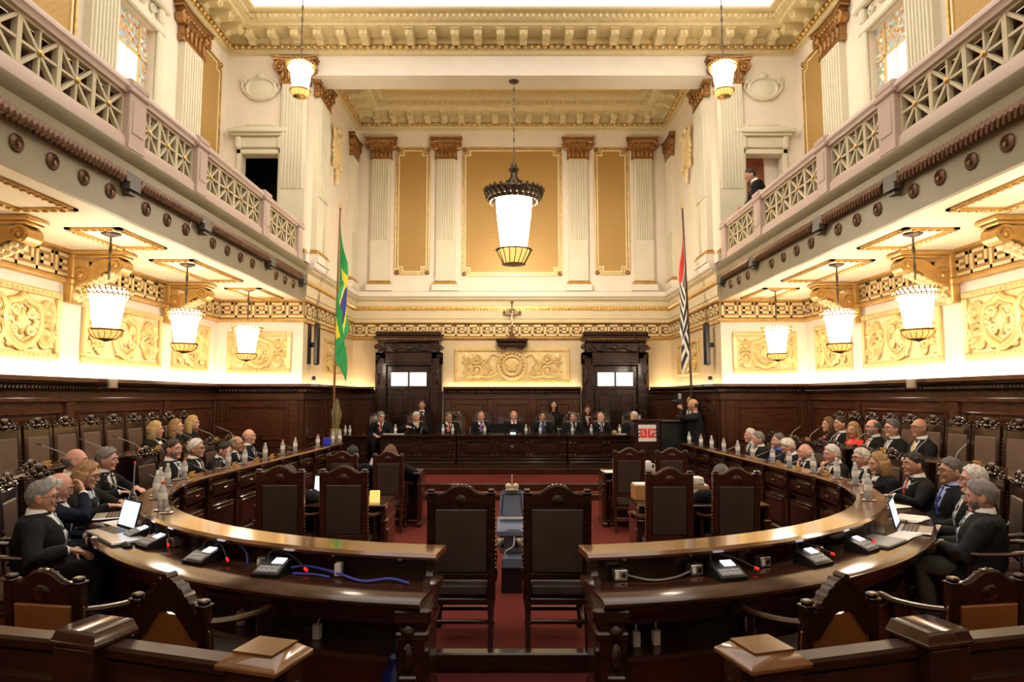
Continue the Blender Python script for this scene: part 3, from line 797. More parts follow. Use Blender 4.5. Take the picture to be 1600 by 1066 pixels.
# -- relief panels
def relief(x, y, rot, w, z0, z1, label, kindn, group=None):
    r = empty('relief_panel', label, 'panel', (x, y, 0), rot, group, 'structure')
    h = z1 - z0
    m = MB()
    for (a0, a1, b0, b1) in ((-w / 2, w / 2, z1 - 0.085, z1), (-w / 2, w / 2, z0, z0 + 0.085), (-w / 2, -w / 2 + 0.085, z0 + 0.085, z1 - 0.085), (w / 2 - 0.085, w / 2, z0 + 0.085, z1 - 0.085)):
        m.box(a0, a1, -0.05, 0, b0, b1, 0.012)
    k = int(w / 0.08)
    for j in range(k):
        for z in (z0 + 0.045, z1 - 0.045): m.ball((-w / 2 + 0.04 + j * w / k, -0.05, z), (0.03, 0.015, 0.022), 5, 3)
    ob('frame', m, 'gold_paint', r)
    m = MB(); m.box(-w / 2 + 0.085, w / 2 - 0.085, -0.008, 0, z0 + 0.085, z1 - 0.085); ob('ground', m, 'gold_ground', r)
    m = MB(); cz = (z0 + z1) / 2; q = h * 0.5 - 0.1
    if kindn == 'wreath':
        for rr, th in ((q * 1.0, 0.05), (q * 0.68, 0.035)):
            m.tube([(rr * math.cos(2 * PI * j / 32), -0.02, cz + rr * math.sin(2 * PI * j / 32)) for j in range(33)], th, 8)
        for j in range(20): m.ball((q * 0.84 * math.cos(2 * PI * j / 20), -0.03, cz + q * 0.84 * math.sin(2 * PI * j / 20)), 0.035, 6, 4)
        m.prism([((q * 0.55 if j % 2 == 0 else q * 0.24) * math.cos(PI / 2 + PI * j / 5), cz + (q * 0.55 if j % 2 == 0 else q * 0.24) * math.sin(PI / 2 + PI * j / 5)) for j in range(10)], -0.06, 0.0)
        m.ball((0, -0.02, cz), (q * 0.5, 0.012, q * 0.5), 20, 6)
        for s in (-1, 1):
            m.tube(curve([(s * q * 1.0, -0.03, cz - q * 0.55), (s * q * 1.6, -0.03, cz - q * 0.85), (s * q * 2.4, -0.03, cz - q * 0.75), (s * q * 3.3, -0.03, cz - q * 0.9)]), 0.022, 6)
            m.tube(curve([(s * q * 0.95, -0.03, cz + q * 0.6), (s * q * 1.4, -0.03, cz + q * 0.8), (s * q * 1.7, -0.03, cz + q * 0.3), (s * q * 1.45, -0.03, cz - q * 0.1)]), 0.026, 6)
            spiral(m, s * q * 1.5, cz - q * 0.45, q * 0.24, 1.5, PI, -0.03, 0.028, s)
            for jj in range(9): m.ball((s * q * (1.35 + 0.22 * jj), -0.02, cz - q * (0.72 + 0.16 * math.sin(jj * 1.9))), (0.03, 0.022, 0.035), 6, 4)
            for jj in range(5): m.ball((s * q * (1.75 + 0.2 * math.cos(jj * 1.3)), -0.02, cz + q * (0.1 + 0.3 * math.sin(jj * 1.7))), (0.03, 0.025, 0.05), 6, 4)
        xs = [0.62, 0.80]
    else:
        sw_, sh = min(q * 0.85, w * 0.24), q
        out = curve([(0, 0, cz - sh * 0.95), (-sw_ * 0.7, 0, cz - sh * 0.6), (-sw_, 0, cz), (-sw_ * 0.85, 0, cz + sh * 0.6), (-sw_ * 0.35, 0, cz + sh * 0.75), (0, 0, cz + sh * 0.95)], 5)
        for s in (-1, 1):
            m.tube([(s * p.x, -0.03, p.z) for p in out], 0.045, 8); m.tube([(s * p.x * 0.75, -0.025, cz + (p.z - cz) * 0.75) for p in out], 0.022, 6)
            spiral(m, s * sw_ * 0.45, cz + sh * 0.35, sh * 0.22, 1.6, PI, -0.03, 0.028, s); spiral(m, s * sw_ * 0.42, cz - sh * 0.28, sh * 0.20, 1.6, 0, -0.03, 0.028, -s)
            m.ball((s * sw_ * 0.2, -0.02, cz + sh * 0.05), (sw_ * 0.12, 0.03, sh * 0.3), 8, 6)
        m.ball((0, -0.02, cz), (sw_ * 0.18, 0.04, sh * 0.5), 10, 8)
        for j in range(5): m.ball(((j - 2) * sw_ * 0.3, -0.02, cz - sh * (0.86 - 0.02 * abs(j - 2))), (0.06, 0.03, 0.045), 7, 5)
        xs = [0.62, 0.83] if w > 1.1 else [0.8]
    for s in (-1, 1):
        for j, t in enumerate(xs):
            X = s * t * w / 2
            if j == 0 and len(xs) > 1:
                for zz, d in ((cz + q * 0.42, 1), (cz - q * 0.35, -1)):
                    spiral(m, X, zz, q * 0.40, 1.8, PI / 2 * d, -0.03, 0.040, s * d); spiral(m, X - s * q * 0.52, zz - d * q * 0.2, q * 0.22, 1.4, 0, -0.03, 0.028, -s); spiral(m, X + s * q * 0.48, zz - d * q * 0.05, q * 0.17, 1.3, PI, -0.03, 0.022, s)
                    for jj in range(6): m.ball((X + 0.30 * q * math.cos(jj) * 1.3, -0.02, zz + 0.3 * q * math.sin(jj * 1.1)), (0.035, 0.025, 0.05), 6, 4)
                m.ball((X - s * 0.02, -0.03, cz - q * 0.75), (0.09, 0.03, 0.06), 8, 5)
            else:
                m.M = Matrix.Translation((X, 0, cz)) @ Matrix.Diagonal((1, 0.35, 1, 1))
                m.lathe([(0.03, -q * 0.9), (0.07, -q * 0.85), (0.045, -q * 0.6), (0.03, -q * 0.25), (0.06, 0), (0.11, q * 0.15), (0.12, q * 0.28), (0.06, q * 0.34), (0.09, q * 0.5), (0.10, q * 0.65), (0.05, q * 0.85), (0.01, q * 0.95)], 12)
                m.M = None
                spiral(m, X + s * 0.02, cz - q * 0.5, q * 0.2, 1.3, 0, -0.02, 0.024, s)
    ob('ornament', m, 'gold_paint', r)
relief(0, YB, 0, 3.02, 2.15, 3.08, 'gilt relief panel with wreath and star above the central judge', 'wreath')
for sg, side, rot in SIDES:
    for ci, (y0, y1) in enumerate(((7.0, 8.3), (8.74, 10.72), (11.1, 12.4))):
        relief(sg * XW, (y0 + y1) / 2, rot, y1 - y0, 2.28, 3.16, 'pale gilt shield relief on the %s wall, %s bay' % (side, ('nearest', 'middle', 'farthest')[ci]), 'shield', 'side wall reliefs')
    relief(sg * XW, 5.75, rot, 1.7, 2.28, 3.16, 'pale gilt shield relief on the %s wall, cut by the picture edge' % side, 'shield', 'side wall reliefs')
    relief(sg * 5.06, YF, 0, 1.28, 2.27, 3.1, 'pale gilt shield relief facing the viewer beside the %s speaker' % side, 'shield')
    relief(sg * XA, 15.2, rot, 1.9, 2.3, 3.12, 'gilt relief panel on the %s side wall of the alcove' % side, 'shield')

# -- rear doors
for i, sx in enumerate((-1, 1)):
    X = sx * 2.67
    r = empty('door_%d' % (i + 1), 'carved dark wooden double door with lit transom, %s of the central panel' % ('left' if sx < 0 else 'right'), 'door', (X, YB, 0), 0, 'carved rear doors', 'structure')
    m = MB()
    for s in (-1, 1):
        m.box(min(s * 0.58, s * 0.86), max(s * 0.58, s * 0.86), -0.30, 0, 0.33, 2.95, 0.02); m.box(min(s * 0.62, s * 0.80), max(s * 0.62, s * 0.80), -0.33, 0, 0.45, 2.80, 0.02)
        spiral(m, s * 0.78, 2.82, 0.07, 1.3, 0, -0.33, 0.02, s); m.ball((s * 0.76, -0.33, 2.3), (0.05, 0.03, 0.2), 8, 5)
    m.box(-0.86, 0.86, -0.30, 0, 2.62, 2.95, 0.02)
    m.box(-0.64, 0.64, -0.34, 0, 2.60, 2.68, 0.02); m.box(-0.66, -0.56, -0.335, 0, 0.33, 2.66, 0.015); m.box(0.56, 0.66, -0.335, 0, 0.33, 2.66, 0.015)
    ob('door_frame', m, 'wood', r)
    m = MB()
    m.box(-0.80, 0.80, -0.30, 0, 2.95, 3.2, 0.02)
    for s in (-1, 1):
        m.box(s * 0.68 - 0.08, s * 0.68 + 0.08, -0.36, 0, 2.93, 3.2, 0.02); spiral(m, s * 0.68, 3.06, 0.07, 1.4, 0, -0.37, 0.022, s); spiral(m, s * 0.83, 3.08, 0.07, 1.4, 0, -0.30, 0.022, -s)
        m.tube(curve([(0, -0.33, 3.0), (s * 0.2, -0.33, 3.06), (s * 0.4, -0.33, 2.99), (s * 0.55, -0.33, 3.1)]), 0.025, 6); spiral(m, s * 0.28, 3.09, 0.06, 1.4, 0, -0.32, 0.02, s)
    m.ball((0, -0.32, 3.06), (0.08, 0.05, 0.07), 8, 5)
    ob('carved_frieze', m, 'wood_carved', r)
    m = MB(); m.box(-0.80, 0.80, -0.40, 0, 3.2, 3.25, 0.015); m.box(-0.88, 0.88, -0.46, 0, 3.29, 3.36, 0.02); m.box(-0.84, 0.84, -0.42, 0, 3.36, 3.48, 0.03)
    ob('pediment', m, 'wood', r)
    m = MB()
    for j in range(30): m.box(-0.82 + j * 0.0555, -0.82 + j * 0.0555 + 0.035, -0.44, -0.05, 3.25, 3.295, 0.006)
    m.box(-0.86, 0.86, -0.45, -0.05, 3.295, 3.31); ob('dentil_band', m, 'bronze_gilt', r)
    m = MB(); m.box(-0.56, 0.56, -0.2, 0, 0.33, 2.6)
    for s in (-1, 1):
        x0, x1 = sorted((s * 0.02, s * 0.54))
        m.box(x0, x1, -0.23, 0, 0.36, 2.0, 0.01); m.box(x0 + 0.1, x1 - 0.1, -0.25, 0, 1.15, 1.86, 0.02); m.box(x0 + 0.1, x1 - 0.1, -0.25, 0, 0.5, 1.0, 0.02)
    m.box(-0.56, 0.56, -0.24, 0, 2.0, 2.07, 0.01); m.box(-0.56, 0.56, -0.24, 0, 2.44, 2.6, 0.01); m.box(-0.56, -0.46, -0.24, 0, 2.07, 2.44); m.box(0.46, 0.56, -0.24, 0, 2.07, 2.44); m.box(-0.02, 0.02, -0.24, 0, 2.07, 2.44)
    ob('door_leaf', m, 'wood', r)
    for s in (-1, 1):
        x0, x1 = sorted((s * 0.025, s * 0.455))
        m = MB(); m.box(x0, x1, -0.225, -0.205, 2.08, 2.43); ob('transom_pane', m, 'winglass', r)
    m = MB(); m.tube([(-0.3, -0.25, 1.97), (-0.36, -0.3, 1.95), (-0.30, -0.33, 1.97), (-0.1, -0.26, 2.0)], 0.012, 6); m.box(-0.36, -0.2, -0.27, -0.22, 1.93, 1.98, 0.01); ob('door_closer', m, 'iron', r)
# -- crucifix shelf
r = empty('crucifix', 'carved crucifix with ivory figure on a wooden wall shelf', 'crucifix', (0, YB, 0), 0)
m = MB(); m.box(-0.41, 0.41, -0.34, 0, 3.22, 3.30, 0.02); m.box(-0.37, 0.37, -0.29, 0, 3.10, 3.22, 0.03)
for s in (-1, 1): m.box(s * 0.22 - 0.06, s * 0.22 + 0.06, -0.24, 0, 3.03, 3.12, 0.025)
ob('shelf', m, 'wood', r)
m = MB(); m.box(-0.11, 0.11, -0.28, -0.06, 3.30, 3.36, 0.01); m.box(-0.07, 0.07, -0.24, -0.1, 3.36, 3.46, 0.02); m.box(-0.022, 0.022, -0.19, -0.15, 3.46, 4.25, 0.006); m.box(-0.19, 0.19, -0.19, -0.15, 3.98, 4.03, 0.006)
for (x, z) in ((-0.2, 4.005), (0.2, 4.005), (0, 4.27)):
    m.ball((x, -0.17, z), (0.045, 0.025, 0.045), 8, 5)
for a in range(12): m.tube([(0.06 * math.cos(a * PI / 6), -0.165, 4.02 + 0.06 * math.sin(a * PI / 6)), (0.13 * math.cos(a * PI / 6), -0.165, 4.02 + 0.13 * math.sin(a * PI / 6))], [0.016, 0.006], 5)
ob('cross', m, 'wood_light', r)
m = MB(); m.tube(curve([(0, -0.205, 3.66), (0.012, -0.215, 3.75), (-0.012, -0.215, 3.82), (0, -0.21, 3.90), (0, -0.21, 3.96)]), 0.024, 8); m.ball((0.012, -0.22, 4.0), (0.022, 0.025, 0.03), 8, 6); m.box(-0.03, 0.03, -0.235, -0.19, 3.80, 3.85, 0.01)
for s in (-1, 1): m.tube([(0, -0.21, 3.945), (s * 0.08, -0.205, 3.97), (s * 0.17, -0.2, 4.01)], [0.016, 0.012, 0.01], 6)
ob('figure', m, 'ivory', r)
# -- white junction plates on the wainscot cap, floor cable ramp
for x, y, rot, lb in ((-5.62, 8.95, PI / 2, 'left'), (5.62, 8.95, -PI / 2, 'right')):
    m = MB(); m.box(-0.1, 0.1, -0.03, 0, 1.93, 2.06, 0.006); m.box(-0.085, 0.085, -0.034, 0, 1.945, 2.045, 0.004)
    tag(ob('wall_plate', m, 'silver', loc=(x - (0.03 if x > 0 else -0.03), y, 0), rot=rot), 'small metal plate on the wainscot cap, %s wall' % lb, 'plate')
m = MB()
for j in range(4): m.box(-0.16 + j * 0.085, -0.16 + j * 0.085 + 0.07, -0.5, 0.1, 0, 0.03 + 0.012 * (j % 2), 0.012)
tag(ob('cable_ramp', m, 'black_plastic', loc=(-0.33, 4.25, -0.12), rot=-0.35), 'black ribbed cable ramp on the carpet below the step', 'cable ramp')
# ---------------------------------------------------------------- lamps
def lantern(label, loc, drop, glass, s=1.0, group=None, cat='lamp', plate=True, seg=20, big=False):
    """pendant lantern; loc is the ceiling point, drop the distance to the crown rim"""
    r = empty('pendant_lamp', label, cat, loc, 0, group)
    z = -drop
    m = MB(); m.lathe([(0.02, -0.05 * s), (0.03, -0.045 * s), (0.10 * s, -0.02), (0.11 * s, 0.0)], 16); ob('canopy', m, 'iron', r)
    m = MB()
    zt = z + (0.62 if big else 0.12) * s
    n = max(4, int((-zt) / 0.11))
    for j in range(n):
        a = -0.03 + (zt + 0.03) * j / n; b = -0.03 + (zt + 0.03) * (j + 1) / n
        q = 0.012 if j % 2 else 0.004; q2 = 0.004 if j % 2 else 0.012
        m.loft([[(-q, -q2, a), (q, -q2, a), (q, q2, a), (-q, q2, a)], [(-q * 1.7, -q2, (a + b) / 2), (q * 1.7, -q2, (a + b) / 2), (q * 1.7, q2, (a + b) / 2), (-q * 1.7, q2, (a + b) / 2)], [(-q, -q2, b), (q, -q2, b), (q, q2, b), (-q, q2, b)]])
    ob('chain', m, 'iron', r)
    if big:
        m = MB(); m.lathe([(0.01, zt), (0.05, zt - 0.03), (0.06, zt - 0.1), (0.11, zt - 0.16), (0.06, zt - 0.24), (0.08, zt - 0.34), (0.13, zt - 0.40), (0.15, zt - 0.5), (0.17, zt - 0.56), (0.17, zt - 0.60), (0.10, zt - 0.62)], 16, wob=lambda j, q: 0.12 * (j % 2))
        for j in range(8): m.tube(curve([(0.15 * math.cos(j * PI / 4), 0.15 * math.sin(j * PI / 4), zt - 0.57), (0.4 * math.cos(j * PI / 4), 0.4 * math.sin(j * PI / 4), zt - 0.585), (0.6 * math.cos(j * PI / 4), 0.6 * math.sin(j * PI / 4), zt - 0.62)], 4), 0.014, 6)
        ob('finial', m, 'iron', r)
    # crown ring with pierced work
    R, h = (0.62, 0.24) if big else (0.26 * s, 0.10 * s)
    m = MB(); m.lathe([(R * 0.96, z - 0.0), (R, z - 0.01), (R * 1.02, z - h * 0.15), (R * 0.97, z - h * 0.2), (R * 0.94, z - h * 0.2)], 28)
    if big: m.lathe([(R * 0.95, z - h * 0.15), (R * 0.93, z - h * 0.2), (R * 0.74, z - h * 0.95), (R * 0.76, z - h * 0.95)], 28, cap=False)
    k = 28
    for j in range(k):
        a = 2 * PI * j / k
        m.ball((R * math.cos(a), R * math.sin(a), z + h * 0.06), R * 0.05, 6, 4)
        c = curve([(R * 0.97 * math.cos(a), R * 0.97 * math.sin(a), z - h * 0.2), (R * 0.93 * math.cos(a + 0.1), R * 0.93 * math.sin(a + 0.1), z - h * 0.5), (R * 0.86 * math.cos(a - 0.08), R * 0.86 * math.sin(a - 0.08), z - h * 0.75), (R * 0.80 * math.cos(a), R * 0.80 * math.sin(a), z - h)], 3)
        m.tube(c, R * 0.035, 5)
        m.ball((R * 0.90 * math.cos(a + 0.11), R * 0.90 * math.sin(a + 0.11), z - h * 0.6), (R * 0.06, R * 0.06, h * 0.16), 6, 4)
    ob('crown', m, 'iron' if big else 'brass', r)
    bt = z - h * 0.75
    H = 1.07 if big else 0.40 * s
    R0 = R * (0.60 if big else 0.70)
    m = MB(); m.lathe(([] if big else [(R * 0.80, z + 0.01), (R * 0.76, bt + h * 0.3)]) + [(R0, bt), (R0 * 0.99, bt - H * 0.1), (R0 * 0.92, bt - H * 0.4), (R0 * 0.80, bt - H * 0.75), (R0 * 0.70, bt - H)], 18); ob('lamp_glass', m, glass, r)
    m = MB()
    zb = bt - H
    rb = R0 * 0.98
    for j in range(16):
        a = 2 * PI * j / 16
        m.tube(curve([(rb * math.cos(a), rb * math.sin(a), zb + 0.01), (rb * 0.93 * math.cos(a + 0.12), rb * 0.93 * math.sin(a + 0.12), zb - 0.05 * s), (rb * 0.6 * math.cos(a), rb * 0.6 * math.sin(a), zb - (0.30 if big else 0.11 * s))], 3), R * 0.016, 5)
    m.lathe([(rb * 1.02, zb + 0.012), (rb * 1.06, zb), (rb * 1.0, zb - 0.012)], 24); zz = zb - (0.30 if big else 0.11 * s)
    m.lathe([(rb * 0.64, zz + 0.01), (rb * 0.68, zz), (rb * 0.3, zz - 0.015), (0.01, zz - 0.03 * s)], 20)
    ob('basket', m, 'iron' if big else 'brass', r)
    m = MB(); m.lathe([(rb * 0.92, zb - 0.005), (rb * 0.86, zb - 0.05 * s), (rb * 0.55, zz + 0.01)], 18); ob('basket_glass', m, 'amber_glass', r)
    return r
lantern('big bronze chandelier lantern hanging from the alcove beam in the middle', (0.04, 13.05, 8.47), 2.39, 'biglampglass', 1.0, None, 'chandelier', big=True)
for sg, side in ((-1, 'left'), (1, 'right')):
    lantern('small lantern on a long chain from the main ceiling, %s of the beam' % side, (sg * 3.78, 11.0, 9.70), 1.98, 'lampglass', 1.0, 'lanterns from the main ceiling')
    for y, w in ((5.45, 'cut by the picture edge'), (7.48, 'nearest fully visible'), (9.28, 'second from the alcove'), (11.48, 'nearest the alcove')):
        if sg < 0 and y < 6: continue
        lantern('glowing lantern under the %s gallery, %s' % (side, w), (sg * 4.77, y, 3.75), 0.68 + 0.02 * (y > 9), 'lampglass', 1.0, 'lanterns under the galleries')

# ---------------------------------------------------------------- chairs
def make_chair(kind, label, H=1.14, W=0.50, leather='leather', wood='wood', seat_z=0.45, arms=True, group=None, seat_mat=None):
    r = empty('armchair', label, 'chair', (0, 0, 0), 0, group)
    hw = W / 2
    SH = Matrix.Identity(4); SH[1][2] = 0.10; SH[1][3] = -0.10 * seat_z
    yb = 0.21
    m = MB(); m.box(-hw + 0.035, hw - 0.035, -0.24, 0.225, seat_z - 0.10, seat_z + 0.02, 0.035); ob('seat', m, seat_mat or leather, r)
    m = MB(); m.box(-hw + 0.02, hw - 0.02, -0.245, 0.22, seat_z - 0.145, seat_z - 0.095, 0.01); ob('seat_frame', m, wood, r)
    lp = [(0.018, 0.0), (0.03, 0.03), (0.016, 0.06), (0.022, 0.12), (0.032, 0.2), (0.02, 0.25), (0.028, 0.28), (0.028, seat_z - 0.12)]
    for s in (-1, 1):
        m = MB(); m.lathe(lp, 10, (s * (hw - 0.045), -0.215)); ob('leg', m, wood, r)
        m = MB(); m.loft([[(s * (hw - 0.035) + a * k, yb + dy + b * k, z) for a, b in ((-1, -1), (1, -1), (1, 1), (-1, 1))] for z, dy, k in ((0, 0.04, 0.018), (0.2, 0.01, 0.02), (seat_z - 0.1, 0, 0.024))]); ob('leg', m, wood, r)
    m = MB(); m.box(-hw + 0.05, hw - 0.05, -0.225, -0.195, 0.13, 0.16, 0.006); m.box(-hw + 0.05, hw - 0.05, yb - 0.01, yb + 0.015, 0.17, 0.2, 0.006)
    for s in (-1, 1): m.box(s * (hw - 0.045) - 0.012, s * (hw - 0.045) + 0.012, -0.21, yb, 0.15, 0.175, 0.005)
    ob('stretcher', m, wood, r)
    m = MB(); m.M = SH
    for s in (-1, 1):
        x = s * (hw - 0.03)
        m.box(x - 0.028, x + 0.028, yb - 0.028, yb + 0.028, seat_z - 0.12, H, 0.006)
        m.box(x - 0.034, x + 0.034, yb - 0.034, yb + 0.034, H, H + 0.012, 0.004); m.box(x - 0.026, x + 0.026, yb - 0.026, yb + 0.026, H + 0.012, H + 0.035, 0.008)
    m.box(-hw + 0.03, hw - 0.03, yb - 0.022, yb + 0.022, seat_z + 0.035, seat_z + 0.085, 0.006); (kind != 'gable') and m.box(-hw + 0.03, hw - 0.03, yb - 0.022, yb + 0.022, H - 0.11, H - 0.015, 0.006)
    ob('back_frame', m, wood, r)
    m = MB(); m.M = SH
    (m.box(-hw + 0.05, hw - 0.05, yb - 0.03, yb + 0.027, seat_z + 0.08, H - 0.10, 0.018) if kind != 'gable' else m.box(-hw + 0.055, hw - 0.055, yb - 0.018, yb + 0.018, seat_z + 0.115, H - 0.05, 0.005)); ob('backrest', m, leather, r)
    m = MB(); m.M = SH
    if kind == 'gable':
        q = [(-hw + 0.05, H - 0.16), (-hw + 0.05, H - 0.04), (-0.14, H + 0.02), (-0.09, H + 0.085), (-0.04, H + 0.125), (0, H + 0.135)]
        o = [(0.0, H - 0.02), (-0.05, H - 0.04), (-0.10, H - 0.10), (-0.145, H - 0.16)]
        m.prism(q + [(-x, z) for x, z in reversed(q[:-1])] + [(-x, z) for x, z in reversed(o[1:])] + o, yb - 0.028, yb + 0.028)
        for k in range(11):
            t = (k - 5) / 5.0; x = t * 0.17; z = H + 0.135 - 0.17 * abs(t) ** 1.3
            m.tube([(x, yb - 0.035, z), (x, yb + 0.035, z)], 0.018, 8)
    elif kind == 'carved':
        m.prism([(-hw + 0.05, H - 0.02), (hw - 0.05, H - 0.02), (hw - 0.09, H + 0.035), (0.07, H + 0.05), (0.0, H + 0.075), (-0.07, H + 0.05), (-hw + 0.09, H + 0.035)], yb - 0.012, yb + 0.012)
        for s in (-1, 1):
            spiral(m, s * 0.075, H + 0.055, 0.045, 1.3, PI / 2, yb - 0.015, 0.014, -s); spiral(m, s * 0.15, H + 0.025, 0.04, 1.3, PI / 2, yb - 0.015, 0.012, s)
            m.ball((s * 0.115, yb - 0.012, H + 0.075), (0.018, 0.016, 0.022), 6, 4); m.ball((s * 0.185, yb - 0.01, H + 0.055), (0.014, 0.014, 0.016), 6, 4)
            m.ball((s * 0.035, yb - 0.015, H + 0.10), (0.02, 0.018, 0.03), 6, 4)
        m.ball((0, yb - 0.01, H + 0.085), (0.035, 0.028, 0.05), 8, 6); m.ball((0, yb - 0.025, H + 0.02), (0.05, 0.02, 0.03), 8, 5)
    else:
        q = [(-hw + 0.055, H - 0.02), (-hw + 0.055, H - 0.005), (-0.13, H - 0.002), (-0.10, H + 0.012), (-0.065, H + 0.038), (-0.03, H + 0.052), (0, H + 0.056)]
        q = q + [(-x, z) for x, z in reversed(q[:-1])]
        m.prism(q, yb - 0.024, yb + 0.024)
        m.tube([(x, yb, z) for x, z in q[1:-1]], 0.016, 6)
        m.ball((0, yb + 0.02, H - 0.05), (0.05, 0.014, 0.045), 10, 6)
        for k in range(5): m.ball(((k - 2) * 0.03, yb - 0.005, H + 0.062 - 0.004 * (k - 2) ** 2), (0.014, 0.02, 0.012), 6, 4)
    ob('crest', m, 'wood_carved' if kind == 'carved' else wood, r)
    m = MB(); m.M = SH
    for s in (-1, 1):
        for k in range(14):
            z = seat_z + 0.12 + k * (H - seat_z - 0.24) / 13
            m.ball((s * (hw - 0.001), yb + 0.005, z), 0.008, 5, 3)
    for k in range(9): m.ball((-hw + 0.05 + k * (W - 0.1) / 8, -0.248, seat_z - 0.09), 0.007, 5, 3)
    ob('stud_border', m, 'brass', r)
    if arms:
        for s in (-1, 1):
            m = MB(); x = s * (hw - 0.02)
            m.tube(curve([(x, yb + 0.02, seat_z + 0.27), (x + s * 0.02, 0.08, seat_z + 0.24), (x + s * 0.04, -0.1, seat_z + 0.22), (x + s * 0.045, -0.2, seat_z + 0.225), (x + s * 0.045, -0.245, seat_z + 0.20)], 5), 0.024, 8, flat=0.8)
            m.tube([(x + s * 0.045 - 0.03, -0.235, seat_z + 0.195), (x + s * 0.045 + 0.03, -0.235, seat_z + 0.195)], 0.038, 10)
            m.lathe([(0.022, seat_z - 0.08), (0.03, seat_z - 0.02), (0.016, seat_z + 0.03), (0.026, seat_z + 0.1), (0.016, seat_z + 0.16), (0.022, seat_z + 0.2)], 8, (x, -0.17))
            ob('armrest', m, wood, r)
    return r
CH = {}
def chair(proto, x, y, z, rot, label, group=None, s=1.0):
    if proto not in CH:
        a = {'carved': dict(kind='carved', H=1.24, W=0.47, leather='leather_brown', wood='wood_carved'),
             'judge': dict(kind='carved', H=1.10, W=0.50, leather='leather_brown', wood='wood_carved'),
             'arched': dict(kind='arched', H=1.11, W=0.50, leather='leather', wood='wood'),
             'clerk': dict(kind='arched', H=1.11, W=0.45, leather='leather', wood='wood_red'),
             'tan': dict(kind='arched', H=0.86, W=0.46, leather='wood_tan', wood='wood', seat_mat='leather'),
             'gable': dict(kind='gable', H=0.80, W=0.46, leather='wood_tan', wood='wood', seat_mat='leather')}[proto]
        r = CH[proto] = make_chair(label=label, group=group, **a)
        r.location = (x, y, z); r.rotation_euler = (0, 0, rot); r.scale = (s, s, s)
        return r
    c = dup(CH[proto], label, (x, y, z), rot, group, s)
    if not group and 'group' in c.keys(): del c['group']
    return c
ORD = ['first', 'second', 'third', 'fourth', 'fifth', 'sixth', 'seventh', 'eighth', 'ninth', 'tenth', 'eleventh', 'twelfth', 'thirteenth']

